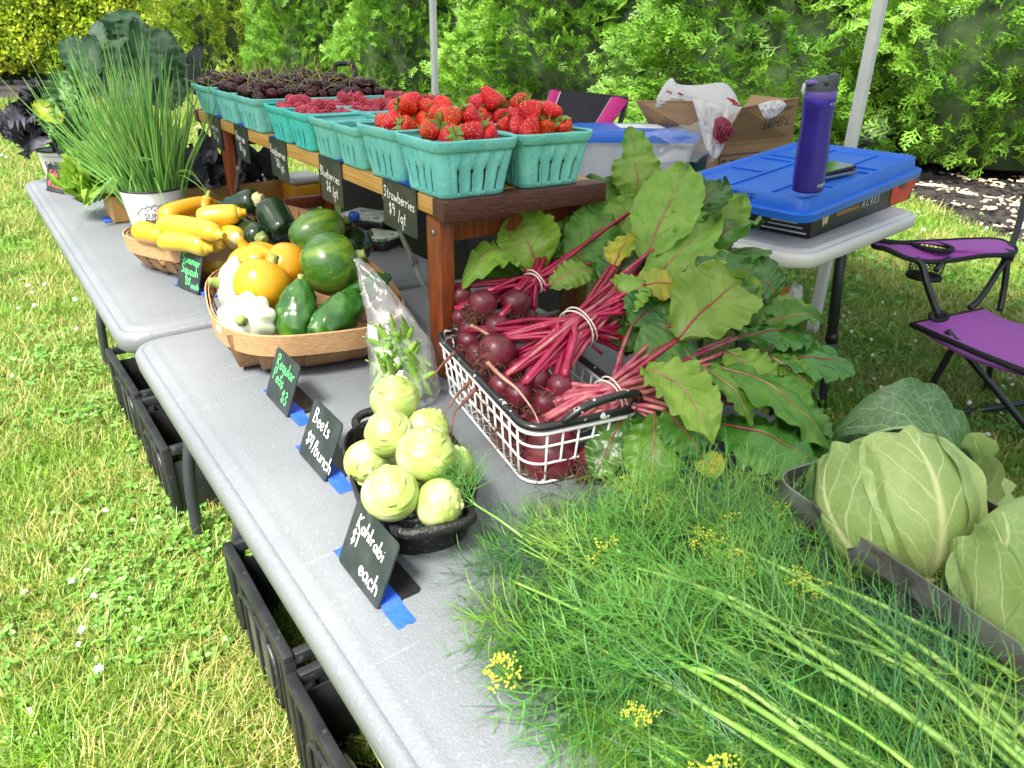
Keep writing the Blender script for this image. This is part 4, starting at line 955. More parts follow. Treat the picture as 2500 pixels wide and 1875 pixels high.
def long_squash(label,p,q,r0,r1,m,bend=.0,tip=TIPG,name='squash',cat='squash',tip_end=1,ribs=10):
    p=Vector(p);q=Vector(q); L=(q-p).length; d=(q-p)/L; side=d.cross(Vector((0,0,1))).normalized(); up=side.cross(d)
    mb=MB(); n=16; k=18; V=[];
    for i in range(k+1):
        t=i/k; r=(r0+(r1-r0)*t)*(max(.02,1-(2*t-1)**8))**.5*(1+.05*math.sin(t*7+p.x*50))
        if i in (0,k): r*=.3
        c=p+d*L*t+up*(bend*L*4*t*(1-t))
        for j in range(n):
            a=TAU*j/n; rr=r*(1+.025*math.cos(ribs*a/2)*t+.02*noise.noise(Vector((a,t*4,p.x*30)))); V.append(c+side*rr*math.cos(a)+up*rr*math.sin(a))
    F=[(i*n+j,i*n+(j+1)%n,(i+1)*n+(j+1)%n,(i+1)*n+j) for i in range(k) for j in range(n)]+[tuple(range(n-1,-1,-1)),tuple(k*n+j for j in range(n))]
    mb.add([v-p for v in V],F); o=mb.build(name,m,loc=p); tag(o,label,cat,SG)
    e=(q-p) if tip_end else Vector((0,0,0)); dd=d if tip_end else -d; rr=(r1 if tip_end else r0)
    sb=MB(); R=frame(dd); M=M4(e-dd*.004,R); sb.lathe([(rr*.62,-.002),(rr*.60,.003),(rr*.42,.007),(rr*.36,.016),(rr*.30,.017),(.001,.015)],12,M=M,fn=lambda a,z,g,t:(a*(1+.12*math.cos(5*g)),z)); sb.build('stem',tip,o)
    return o
def ball_squash(label,c,r,hgt,axis,m,lobes=0,lob=.10,tip=TIPG,name='squash',skew=0.0,stem=True,flange=0.0,bumps=0.0,power=2.0):
    c=Vector(c); R=frame(axis); mb=MB(); n=40; k=22; V=[]
    for i in range(k+1):
        ph=-PI/2+PI*i/k; cz=math.copysign(abs(math.sin(ph))**(2/power),math.sin(ph)); cr=abs(math.cos(ph))**(2/power)
        for j in range(n):
            a=TAU*j/n; rr=r*max(cr,.004); z=hgt*cz
            if lobes: rr*=1+lob*(abs(math.cos(lobes*a/2))-.6)*abs(math.cos(ph))**.7
            if flange: rr*=1+flange*math.exp(-(ph/.33)**2)
            z-=.16*hgt*math.exp(-(rr/(r*.28))**2)*(1 if ph>0 else -1)
            p=Vector((rr*math.cos(a)+skew*z,rr*math.sin(a),z))
            if bumps: p*=1+bumps*noise.noise(p*(2.2/r)+Vector((c.x*40,0,0)))
            V.append(R@p)
    F=[(i*n+j,i*n+(j+1)%n,(i+1)*n+(j+1)%n,(i+1)*n+j) for i in range(k) for j in range(n)]
    mb.add([R.transposed()@v for v in V],F); o=mb.build(name,m,M=M4(c,R)); tag(o,label,'squash',SG)
    if stem:
        sb=MB(); z=hgt*.80; sr=min(r*.2,.014); sb.lathe([(sr*1.5,z-.006),(sr*1.1,z+.004),(sr*.8,z+.016),(sr*.9,z+.021),(.001,z+.020)],12,fn=lambda a,zz,g,t:(a*(1+.14*math.cos(5*g)),zz)); sb.build('stem',tip,o)
    return o
def A(x,y,z): return at(x,y,z)
# farther basket
long_squash('orange yellow squash lying along the back of the heap, with bent neck',A(392,536,.865),A(528,500,.868),.027,.020,ORG,bend=.06)
long_squash('yellow neck end sticking up behind the heap',A(500,512,.868),A(508,478,.90),.017,.012,ORG,tip=TIPG)
long_squash('yellow squash on top pointing its ringed stem end to the camera side',A(480,534,.882),A(588,520,.893),.025,.023,YEL,tip=YEL)
long_squash('long pale yellow squash lying across the middle of the heap',A(392,553,.865),A(538,574,.875),.024,.020,YEL,bend=.05,tip=YEL)
long_squash('yellow squash resting lowest against the front rim',A(388,590,.842),A(512,604,.840),.019,.026,YEL,bend=.05,tip=YEL)
long_squash('short orange yellow squash poking out over the left rim',A(338,563,.842),A(400,578,.85),.025,.023,ORG,tip=ORG,tip_end=0)
long_squash('yellow squash showing its pale cut stem end beside the zucchini',A(540,560,.845),A(578,585,.848),.026,.026,YEL,tip=TIPW)
long_squash('small yellow squash tucked in at the front of the heap',A(500,590,.842),A(536,600,.842),.013,.016,YEL,tip=YEL)
long_squash('yellow squash at the bottom of the basket seen between the splints',A(470,640,.78),A(560,640,.78),.028,.028,YEL)
long_squash('dark green zucchini on top of the heap with a pale cut stem',A(552,512,.875),A(632,488,.905),.030,.031,DKG,tip=TIPW,name='zucchini',cat='zucchini')
long_squash('large dark zucchini standing steeply at the right of the heap',A(652,498,.90),A(700,578,.84),.035,.040,DKG,tip=DKG,name='zucchini',cat='zucchini',tip_end=0)
long_squash('dark zucchini with green stem end facing the camera',A(585,552,.855),A(640,584,.845),.030,.027,DKG,tip=TIPG,name='zucchini',cat='zucchini')
long_squash('dark zucchini mostly hidden under the others',A(620,560,.825),A(700,550,.83),.034,.034,DKG,tip=DKG,name='zucchini',cat='zucchini')
# nearer basket
ball_squash('big round golden squash on top of the nearer basket',A(640,695,.862),.049,.046,(.55,.15,.8),ORG,lobes=8,lob=.02,tip=TIPG,power=2.2)
ball_squash('round golden squash behind the big golden one, stem turned right',A(703,652,.862),.047,.042,(.75,-.45,.3),ORG,lobes=8,lob=.03,tip=ORG)
ball_squash('golden scalloped squash at the back of the nearer basket',A(612,632,.862),.046,.030,(-.3,.2,.9),ORG,lobes=11,lob=.16,flange=.12,tip=ORG)
ball_squash('white pattypan squash at the front rim, stem toward the camera',A(603,785,.822),.043,.036,(-.40,-.70,.35),WHT,lobes=10,lob=.14,flange=.14,tip=TIPG)
ball_squash('white pattypan squash tipped on edge behind the left rim',A(566,695,.832),.046,.026,(-.85,.1,.25),WHT,lobes=10,lob=.14,flange=.15,tip=TIPG)
ball_squash('lumpy dark green scalloped squash at the front of the nearer basket',A(727,770,.826),.034,.064,(.35,.45,.85),MDG,lobes=3,lob=.07,bumps=.22,tip=TIPG)
ball_squash('dark green scalloped squash with a short stem, front right',A(822,778,.826),.034,.064,(.85,.25,.40),MDG,lobes=3,lob=.07,bumps=.20,tip=TIPG)
ball_squash('big round green striped squash with a knobbly stem',A(808,645,.885),.058,.056,(.80,-.42,.25),STR,lobes=10,lob=.03,tip=TIPG)
ball_squash('long pale green striped squash behind the round one',A(775,567,.895),.045,.062,(.9,-.05,.25),STR,lobes=8,lob=.02,tip=TIPG)
ball_squash('dark green squash half hidden behind the striped one',A(862,600,.855),.040,.042,(.8,.2,.3),DKG)
long_squash('green zucchini lying along the right side of the nearer basket',A(835,750,.835),A(938,682,.862),.024,.022,MDG,tip=MDG,name='zucchini',cat='zucchini',bend=.03)
ball_squash('dark squash deep in the middle of the nearer basket',A(690,740,.80),.05,.05,(0,0,1),DKG)

# ================================================================== PRICE SIGNS ON THE TABLE
sign('small black Kohlrabi $1 each chalkboard sign',.057,-.799,0,.096,.075,[('Kohlrabi',.014,.051,.0082,-.10),('$1',.012,.031,.0085,0),('each',.044,.012,.0098,-.06)],CHALKW,lean=.40)
sign('small black Beets $4/bunch chalkboard sign',.106,-.553,0,.092,.082,[('Beets',.014,.054,.0105,-.06),('$4/bunch',.012,.021,.0098,-.10)],CHALKW,lean=.40)
sign('small black Regular Peas $3 chalkboard sign',.129,-.352,0,.096,.082,[('Regular',.014,.056,.0100,-.06),('Peas',.012,.033,.0100,-.06),('$3',.06,.012,.0098,0)],CHALKG,lean=.36)
sign('small black Summer Squash chalkboard sign by the far basket',.148,.293,0,.090,.088,[('Summer',.010,.060,.0098,-.05),('Squash',.012,.036,.0100,-.03),('D$',.034,.012,.0085,0),('each',.058,.008,.0070,0)],CHALKG,lean=.30,wdk=1.1,yawd=15)
sign('small black Scallions chalkboard sign tucked behind the squash basket',.138,.605,0,.085,.090,[('Scallions',.008,.058,.0078,-.03),('$',.01,.02,.011,0)],CHALKG,lean=.30,wdk=1.2,yawd=16)
sign('small black Kale $4 a bunch chalkboard sign in red letters',.034,1.640,0,.105,.090,[('Kale',.018,.050,.0115,0),('$4 a bunch',.010,.018,.0082,-.04)],CHALKR,lean=.28,wdk=1.4,yawd=23)
tl=MB(); tl.grid(lambda u,v: Vector((.118+.022*u,1.10-.07*v,TZ+.0012)),2,4); tag(tl.build('masking_tape',TAPE),'scrap of blue tape on the table under the lettuce','tape','strips of blue tape')

# ================================================================== KOHLRABI IN THE IRON PAN
IRON=mat('cast_iron',(.014,.014,.015),(.03,.03,.03),scale=60,rough=.45,metal=.5,bump=.6,bscale=240,c3=(.28,.28,.27),c3scale=180,c3lo=.60,c3hi=.72,c3amt=.55)
pan=thing('iron_pan','oval cast iron pan with two loop handles heaped with kohlrabi','pan',(.180,-.738,TZ+.0005),math.radians(-15))
def oval(k,z,a=.072,b=.122,se=2.9):
    o=[]
    for i in range(56):
        q=TAU*i/56; cq,sq=math.cos(q),math.sin(q); r=(abs(cq)**se+abs(sq)**se)**(-1/se); o.append((a*k*r*cq,(b-(1-k)*a)*r*sq,z))
    return o
pm=MB(); loft(pm,[oval(.80,.004),oval(.84,0),oval(.88,.004),oval(.94,.02),oval(.985,.042),oval(1.0,.052),oval(1.01,.055),oval(.985,.057),oval(.955,.053),oval(.92,.03),oval(.86,.012),oval(.78,.008)]); pm.build('dish',IRON,pan)
for s in (-1,1):
    hb=MB(); hb.tube(smooth_path([(-.042,s*.112,.047),(-.040,s*.132,.052),(-.022,s*.143,.055),(.022,s*.143,.055),(.040,s*.132,.052),(.042,s*.112,.047)],20),.0062,8); hb.build('handle',IRON,pan)
KOHL=mat('kohlrabi_skin',(.30,.40,.085),(.40,.48,.15),scale=30,rough=.40,coat=.08,bump=.25,bscale=60,c3=(.50,.55,.30),c3scale=32,c3lo=.48,c3hi=.68,c3amt=.7,objrand=.05)
SCAR=mat('leaf_scar',(.46,.52,.22),(.54,.54,.32),scale=60,rough=.6)
def kohlrabi(label,c,r,axis,sd):
    R=frame(axis,(random.random(),random.random(),.1)); mb=MB(); n=44;k=34; V=[]
    for i in range(k+1):
        ph=-PI/2+PI*i/k
        for j in range(n):
            a=TAU*j/n; rr=max(math.cos(ph),.01); 
            sp=(ph-.25)*5.6/1.3+a/TAU*1.0+.25*noise.noise(Vector((math.cos(a)*1.2,math.sin(a)*1.2,sd*3.3+ph)))
            f=sp-math.floor(sp); rid=(f**3)*max(0,min(1,(ph-.05)*2.2))*(.6+.6*abs(math.sin(a*1.5+sd)))
            rad=r*(1+.095*rid+.022*noise.noise(Vector((math.cos(a)*2,math.sin(a)*2,ph*2+sd*7))))
            z=math.sin(ph)*.86+.10*max(0,ph-.7)
            V.append(Vector((rad*rr*math.cos(a),rad*rr*math.sin(a),rad*z)))
    mb.add(V,[(i*n+j,i*n+(j+1)%n,(i+1)*n+(j+1)%n,(i+1)*n+j) for i in range(k) for j in range(n)])
    o=mb.build('kohlrabi',KOHL,M=M4(c,R)); tag(o,label,'kohlrabi','kohlrabi heaped in the iron pan')
    sb=MB(); sb.lathe([(r*.17,r*.84),(r*.13,r*.93),(r*.10,r*1.02),(r*.06,r*1.05),(.0005,r*1.04)],10); sb.build('leaf_stub',SCAR,o)
    for q in range(4):
        a=TAU*q/4+sd; e=.75+.3*(q%2); pos=Vector((math.cos(a)*math.cos(e),math.sin(a)*math.cos(e),math.sin(e)*.88))*r*1.01
        fb=MB(); X=Vector((-math.sin(a),math.cos(a),0)); O=Vector((math.cos(a),math.sin(a),.5))
        fb.grid(lambda u,v: pos+X*((u-.5)*r*.42*(1-.5*v))+O*(r*.07*v)+Vector((0,0,1))*(r*.05*v-.02*r*abs(u-.5)),4,2); fb.build('scar_ridge',SCAR,o)
def kz(x,y): return (700+x*.2848,900+y*.2848)
for lab,x,y,z,d,ax in (('kohlrabi balanced at the far end of the pile, pointed tip up',930,270,.832,430,(-.05,.1,1)),('kohlrabi in the upper middle with a ringed crown facing up left',880,560,.838,420,(-.25,-.25,.8)),
    ('largest yellow green kohlrabi on the right of the pile',1190,745,.836,510,(.1,-.1,.9)),('kohlrabi low on the left inside the rim',690,800,.802,400,(-.3,-.9,.1)),
    ('front kohlrabi with a pinkish stub, next to the Kohlrabi sign',890,1075,.822,490,(-.25,-.35,.8)),('smooth kohlrabi lying on its side at the front right',1300,1160,.806,440,(.6,-.7,.1)),
    ('kohlrabi peeping out behind the large one',1215,520,.806,380,(.6,.1,.6)),('shaded kohlrabi low at the right rim',1430,830,.800,360,(.7,.3,.3)),('kohlrabi underneath in the middle of the pan',1050,900,.775,400,(.3,.3,.8))):
    px,py=kz(x,y); c=at(px,py,z); kohlrabi(lab,c,d*.2848/2/F_PX*depth_of(c),ax,x%17)

# ================================================================== BAG OF PEAS
def clear_plastic(name,tint=(.95,.97,.97),gl=.16,rough=.06,bscale=35,haze=.05):
    m=bpy.data.materials.new(name); m.use_nodes=True; nt=m.node_tree; N=nt.nodes; N.remove(N['Principled BSDF']); out=N['Material Output']
    tr=N.new('ShaderNodeBsdfTransparent'); tr.inputs[0].default_value=sc3(tint); g=N.new('ShaderNodeBsdfGlossy'); g.inputs['Roughness'].default_value=rough; df=N.new('ShaderNodeBsdfDiffuse'); df.inputs[0].default_value=(.8,.82,.82,1)
    lw=N.new('ShaderNodeLayerWeight'); lw.inputs[0].default_value=.35; tc=N.new('ShaderNodeTexCoord'); n=N.new('ShaderNodeTexNoise'); n.inputs['Scale'].default_value=bscale; n.inputs['Detail'].default_value=3; n.inputs['Distortion'].default_value=1.5; _lk(nt,tc.outputs['Object'],n.inputs['Vector'])
    bp=N.new('ShaderNodeBump'); bp.inputs['Strength'].default_value=.5; bp.inputs['Distance'].default_value=.004; _lk(nt,n.outputs[0],bp.inputs['Height']); _lk(nt,bp.outputs[0],g.inputs['Normal']); _lk(nt,bp.outputs[0],lw.inputs['Normal'])
    mr=N.new('ShaderNodeMapRange'); mr.inputs[3].default_value=gl*.45; mr.inputs[4].default_value=min(1,gl*3.2); _lk(nt,lw.outputs['Facing'],mr.inputs[0])
    m1=N.new('ShaderNodeMixShader'); _lk(nt,mr.outputs[0],m1.inputs[0]); _lk(nt,tr.outputs[0],m1.inputs[1]); _lk(nt,g.outputs[0],m1.inputs[2])
    m2=N.new('ShaderNodeMixShader'); m2.inputs[0].default_value=haze; _lk(nt,m1.outputs[0],m2.inputs[1]); _lk(nt,df.outputs[0],m2.inputs[2]); _lk(nt,m2.outputs[0],out.inputs[0]); return m
FILM=clear_plastic('clear_film',gl=.16,haze=.07)
bc=at(990,985); btop=atd(872,632,depth_of(bc)+.035)
bag=thing('pea_bag','tall clear plastic bag of green pea pods standing behind the kohlrabi','bag',bc)
def bagfn(u,v):
    a=u*TAU; ax=Vector((RT.x,RT.y,0)).normalized(); ay=Vector((-ax.y,ax.x,0))
    hv=[0,.02,.10,.25,.42,.6,.8,1.0]; wv=[.036,.048,.055,.056,.050,.038,.024,.005]; dv=[.02,.028,.034,.034,.024,.012,.006,.002]
    w=np.interp(v,hv,wv); d=np.interp(v,hv,dv); c=(btop-bc)*v+ax*(.02*math.sin(v*PI)*1.1)
    k=1+.10*noise.noise(Vector((math.cos(a)*2.2,math.sin(a)*2.2,v*6)))+.05*noise.noise(Vector((math.cos(a)*6,math.sin(a)*6,v*14)))
    return c+ax*(w*math.cos(a)*k)+ay*(d*math.sin(a)*k+.010*noise.noise(Vector((a,v*7,3)))*(v>.3))+Vector((0,0,.001))
fb=MB(); fb.grid(bagfn,40,40,closed_u=True); fb.build('film',FILM,bag)
lb=MB(); axh=Vector((RT.x,RT.y,0)).normalized(); ayh=Vector((-axh.y,axh.x,0)); q0=(btop-bc)*.46-axh*.020-ayh*.021
lb.add([q0,q0+axh*.016+Vector((0,0,-.006)),q0+axh*.015+Vector((0,0,.022)),q0+Vector((0,0,.028))+axh*.001],[(0,1,2,3)]); lb.build('label_sticker',mat('paper_white',(.8,.82,.84),rough=.6),bag,smooth=False)
POD=mat('pea_pod',(.15,.33,.035),(.27,.44,.08),scale=40,rough=.38,coat=.15,objrand=.25,hue=.012)
pb=MB(); L=.075
def podf(u,v):
    a=u*TAU; t=v; w=.0078*max(.03,math.sin(PI*min(.99,.01+t*.98)))**.32; th=.0058*max(.03,math.sin(PI*min(.99,.01+t*.98)))**.4*(1+.18*math.sin(t*TAU*6))
    return Vector((w*math.cos(a)+.010*math.sin(t*PI),th*math.sin(a),(t-.5)*L))
pb.grid(podf,10,16,closed_u=True); pb.tube([(0,0,L*.5),(-.002,0,L*.55),(-.004,.001,L*.62)],.0012,5); podm=pb.mesh('pea_pod',POD)
for i in range(34):
    v=.05+.42*(i+.5)/34; k=(i%5-2)/2; wmax=float(np.interp(v,[0,.1,.25,.42,.6],[.036,.050,.054,.046,.032]))-.012
    an=rnd(-1.05,1.05); d=(Vector((0,0,1))*math.cos(an)+axh*math.sin(an)+ayh*rnd(-.15,.15)).normalized(); hlf=abs(d.dot(axh))*.032
    c=bc+(btop-bc)*v+axh*(.020*math.sin(v*PI)+max(-1,min(1,k*1.15))*max(0,wmax-hlf*.7))-ayh*(.006+.010*(i%2)); c.z=max(c.z,TZ+.012+.034*abs(d.z))
    o=link('pea_pod',podm,M=M4(c,frame(d,ayh+axh*rnd(-.5,.5)),rnd(.85,1.05))); tag(o,'green pea pod inside the clear plastic bag','pea pod','pea pods in the clear bag')
K=dict
# ================================================================== WIRE BASKET AND BEETS
WIRE=mat('white_coated_wire',(.74,.75,.74),(.80,.80,.79),scale=30,rough=.35,c3=(.08,.06,.05),c3scale=120,c3lo=.74,c3hi=.78)
CHIPB=mat('chipped_black_paint',(.010,.010,.012),(.018,.018,.02),scale=20,rough=.3,c3=(.72,.72,.70),c3scale=75,c3lo=.63,c3hi=.65,coat=.3)
wb=thing('wire_basket','white wire basket with chipped black rim and handles holding the beets','basket',(.4225,-.6625,TZ+.001),math.radians(-11.5))
BW,BL,BH=.084,.172,.092
def wring(z,k,r,name,m,dz=0):
    hx,hy=BW*(.90+.10*k),BL*(.93+.07*k); MB().tube([(x,y,z) for x,y in rrect(hx,hy,.028,5)],r,8,closed=True).build(name,m,wb)
wring(.003,0,.0019,'wire',WIRE); wring(.034,.33,.0017,'wire',WIRE); wring(.062,.66,.0017,'wire',WIRE); wring(BH-.008,1,.0032,'rim_wire',WIRE); wring(BH+.001,1.02,.0056,'black_rim',CHIPB)
for i in range(6):
    x=(-1+2*(i+.5)/6)*(BW-.016); xb=x*.9; yb=BL*.93; MB().tube([(x,-BL,BH-.006),(xb,-yb,.006),(xb,-yb+.012,-.0005),(xb,yb-.012,-.0005),(xb,yb,.006),(x,BL,BH-.006)],.0016,6).build('wire',WIRE,wb)
for i in range(12):
    y=(-1+2*(i+.5)/12)*(BL-.018); yb_=y*.93; xb=BW*.9; MB().tube([(-BW,y,BH-.006),(-xb,yb_,.006),(-xb+.010,yb_,.0012),(xb-.010,yb_,.0012),(xb,yb_,.006),(BW,y,BH-.006)],.0016,6).build('wire',WIRE,wb)
for s in (-1,1):
    MB().tube(smooth_path([(-.035,s*BL*1.0,BH+.003),(-.03,s*(BL+.004),BH+.010),(-.008,s*(BL+.008),BH+.024),(.035,s*(BL+.008),BH+.030),(.066,s*(BL+.006),BH+.026),(.074,s*(BL-.001),BH+.012),(.068,s*(BL-.002),BH+.003)],26),.0058,8).build('handle',CHIPB,wb)

BEET=mat('beet_skin',(.080,.007,.015),(.17,.016,.038),scale=16,rough=.38,coat=.12,bump=.25,bscale=70,c3=(.20,.085,.045),c3scale=22,c3lo=.54,c3hi=.75,c3amt=.75,objrand=.15)
STEMR=mat('beet_stem',(.25,.004,.035),(.40,.012,.075),scale=25,rough=.30,coat=.25,objrand=.2,stretch=(1,1,1),c3=(.55,.30,.25),c3scale=60,c3lo=.62,c3hi=.75,c3amt=.3)
STEMP=mat('pale_beet_stem',(.34,.020,.085),(.50,.20,.17),scale=45,rough=.32,coat=.2,objrand=.2)
ROOT=mat('root_hair',(.085,.028,.022),(.20,.09,.06),scale=60,rough=.8)
TAPR=mat('tap_root',(.50,.33,.24),(.30,.14,.10),scale=30,rough=.7,bump=.4,bscale=120)
BAND=mat('rubber_band',(.72,.68,.58),(.80,.77,.70),scale=50,rough=.6)
LL=leaf_mat('beet_leaf_pale',(.15,.31,.030),(.23,.40,.060),(.085,.14,.03),(.26,.03,.06),nv=5.5,slope=1.3,ribw=.030,veinw=.040,objrand=.15,trans=.28,spots=(.10,.16,.03))
LM=leaf_mat('beet_leaf_green',(.065,.20,.014),(.12,.28,.03),(.05,.10,.02),(.27,.045,.06),nv=5.5,slope=1.3,ribw=.028,veinw=.040,objrand=.2,trans=.28,spots=(.06,.12,.02))
LD=leaf_mat('beet_leaf_dark',(.03,.115,.014),(.065,.18,.025),(.09,.17,.05),(.12,.06,.04),nv=5.5,slope=1.3,ribw=.04,veinw=.04,objrand=.2,trans=.12,rough=.30)
LG=leaf_mat('beet_leaf_glossy',(.04,.155,.015),(.085,.23,.035),(.16,.30,.10),(.20,.07,.06),nv=5.0,slope=1.3,ribw=.035,veinw=.05,objrand=.1,trans=.15,rough=.24)
LY=leaf_mat('beet_leaf_yellow',(.42,.40,.03),(.27,.35,.04),(.45,.40,.08),(.45,.10,.08),nv=5.5,slope=1.3,ribw=.05,veinw=.04,objrand=.1,trans=.25)
NB=(-FWD*.55+UP*.45).normalized()
def beet_bunch(label,tie,beets,leaves,dirv,stemm=STEMR,nst=12,tr=.016,hair=110):
    t=thing('beet_bunch',label,'beet bunch',tie,0,'bunches of beets in the wire basket')
    T=Vector(tie); crown_pts=[]
    for (px,py,d,dia,ax) in beets:
        c=atd(px,py,d); r=dia/2/F_PX*d; ax=(RT*ax[0]+UP*ax[1]-FWD*ax[2]).normalized(); R=frame(ax); mb=MB()
        pr=[(.04,-1.25),(.10,-1.12),(.30,-.98),(.62,-.78),(.90,-.36),(1.0,.05),(.93,.45),(.70,.74),(.45,.87),(.30,.93),(.20,1.02)]
        mb.lathe([(a*r,z*r) for a,z in pr],22,fn=lambda rr,z,q,tt:(rr*(1+.05*noise.noise(Vector((math.cos(q)*1.5,math.sin(q)*1.5,z/r*1.4+px)))),z))
        o=mb.build('beet',BEET,t,M=Matrix.Translation(-T)@M4(c,R)); crown_pts.append((c+ax*r*.95,r))
        rb=MB(); p=Vector((0,0,-1.2*r)); pts=[p+Vector((0,0,.1*r))]
        for k in range(7): p=p+Vector((rnd(-.3,.3)*r,rnd(-.3,.3)*r,-r*.22)); pts.append(p.copy())
        rb.tube(smooth_path(pts,14),[r*.11*(1-.85*i/13) for i in range(14)],5); rb.build('tap_root',TAPR if random.random()<.5 else ROOT,o)
        hb=MB()
        for k in range(hair):
            a=rnd(0,TAU); z0=rnd(-1.2,-.35); rad=r*np.interp(-z0,[.35,.8,1.0,1.2],[.92,.6,.3,.08]); p=Vector((rad*math.cos(a),rad*math.sin(a),z0*r)); d=Vector((math.cos(a)*.6,math.sin(a)*.6,-.5)); pts=[p.copy()]
            for q in range(5): d+=Vector((random.gauss(0,.6),random.gauss(0,.55),random.gauss(0,.55))); d.normalize(); p=p+d*rnd(.003,.007); pts.append(p.copy())
            hb.tube(pts,[.0008,.0008,.0007,.0006,.0005,.0004],3,caps=False)
        h=hb.build('root_hairs',ROOT,o); h['kind']='stuff'
    for lf in list(leaves):
        if random.random()<.75 and not lf[8].get('nostem') and lf[7] is not LY: leaves.append((lf[0]+rnd(-15,15),lf[1]+rnd(-15,15),lf[2]+.03,lf[3]+rnd(-75,60),lf[4]+rnd(-45,60),lf[5]+rnd(.02,.06),lf[6]*rnd(.7,.95),random.choice((LM,LD,LM,LL)),K(up=lf[8].get('up',0))))
    dirv=Vector(dirv).normalized(); sx=dirv.orthogonal().normalized(); sy=dirv.cross(sx)
    # stems: crown of a beet -> tie -> base of a blade
    for i,lf in enumerate(leaves):
        (bx,by,bd,tx,ty,td,W,m,kw)=lf; B=atd(bx,by,bd); E=atd(tx,ty,td); a=TAU*i/len(leaves)*1.7; off=(sx*math.cos(a)+sy*math.sin(a))*tr*(.35+.6*((i*7)%10)/10)
        cp,r=crown_pts[i%len(crown_pts)]; p0=cp+Vector((rnd(-.25,.25)*r,rnd(-.25,.25)*r,0))
        Wm=1.28*W/F_PX*(bd+td)/2; roll=kw.get('roll',rnd(-.5,.5)); N=(NB+RT*roll+UP*kw.get('up',0)+FWD*kw.get('fw',0)).normalized()
        pts=smooth_path([p0,p0.lerp(T+off,.6)+Vector((0,0,.004)),T+off,(T+off).lerp(B,.55)+N*.004,B],16)
        if not kw.get('nostem'): MB().tube([p-T for p in pts],[.0056-.0020*q/15 for q in range(16)],7,flat=.75).build('stem',kw.get('sm',stemm),t)
        arch=kw.get('arch',rnd(.02,.10)); mb=blade(B,E,N,Wm,prof_beet,arch=arch,cup=kw.get('cup',rnd(-.2,.35)),ruff=(kw.get('ruff',rnd(.035,.06)),rnd(4.5,7)),twist=kw.get('twist',rnd(-.5,.5)),nu=14,nv=40,curl=kw.get('curl',rnd(-.12,.05)),droop=kw.get('droop',rnd(0,.10)),seed=i+int(bx))
        n_u=15; mid=[mb.v[j*n_u+7] for j in range(41)]
        mb.v=[tuple(Vector(v)-T) for v in mb.v]
        lo=mb.build('leaf',m,t)
        mm=kw.get('sm',STEMP if m in (LL,LM) else STEMR)
        MB().tube([Vector(q)-T for q in mid[:37:3]],[.0012*(1-.85*q/12)+.0002 for q in range(13)],5).build('midrib',mm,lo)
    for q in (-1,1):
        pts=[]; 
        for k in range(24):
            a=TAU*k/24; pts.append(dirv*(.004*q+.002*math.sin(a*2+q))+(sx*math.cos(a)+sy*math.sin(a))*(tr*1.22))
        MB().tube(pts,.0013,5,closed=True).build('rubber_band',BAND,t)
    # extra stems filling the bundle
    for i in range(nst):
        a=rnd(0,TAU); off=(sx*math.cos(a)+sy*math.sin(a))*tr*rnd(.2,1.0); cp,r=random.choice(crown_pts); B=atd(*leaves[i%len(leaves)][:3])
        MB().tube([p-T for p in smooth_path([cp,cp.lerp(T+off,.6),T+off,(T+off).lerp(B,.5)+Vector((rnd(-.01,.01),rnd(-.01,.01),rnd(-.01,.01)))],12)],[.0054-.0018*q/11 for q in range(12)],6,flat=.75).build('stem',stemm if random.random()<.75 else STEMP,t)
    return t
A_leaves=[(1318,665,1.24,1255,530,1.25,125,LL,K(arch=.18,cup=.5,roll=-.2,twist=0)),(1275,660,1.22,1135,655,1.17,95,LL,K(arch=.3,roll=-.6,curl=-.4)),(1330,590,1.28,1195,505,1.30,95,LD,K()),
 (1360,560,1.30,1515,425,1.33,105,LM,K(roll=-.2,arch=.06)),(1475,640,1.27,1560,470,1.31,95,LL,K(roll=.1)),(1565,500,1.31,1535,345,1.33,92,LL,K(arch=.16,roll=-.1,curl=-.5,twist=.2)),
 (1390,660,1.25,1500,500,1.29,105,LM,K(roll=.3)),(1350,640,1.26,1420,520,1.30,85,LL,K()),(1440,600,1.30,1440,480,1.34,80,LM,K()),(1300,640,1.25,1345,545,1.3,90,LD,K()),(1400,640,1.30,1290,560,1.34,90,LD,K()),(1250,690,1.24,1210,590,1.28,70,LM,K()),
 (1340,700,1.20,1450,640,1.22,60,LL,K()),(1500,600,1.33,1400,520,1.38,100,LD,K()),(1345,610,1.27,1300,545,1.29,60,LM,K(curl=-.4))]
beet_bunch('beet bunch at the far end of the wire basket with pinkish roots up',atd(1303,688,1.205),[(1127,722,1.20,55,(-.5,.7,.2)),(1178,742,1.16,72,(.25,.75,.1)),(1258,742,1.175,76,(.1,.9,.25)),(1125,775,1.19,48,(-.2,.6,.2)),(1290,775,1.2,50,(.3,.8,0)),(1150,805,1.19,66,(.2,.7,.2)),(1215,800,1.15,70,(.3,.7,.3)),(1110,770,1.24,52,(-.5,.5,.2))],A_leaves,(atd(1480,480,1.32)-atd(1240,750,1.17)),nst=16)
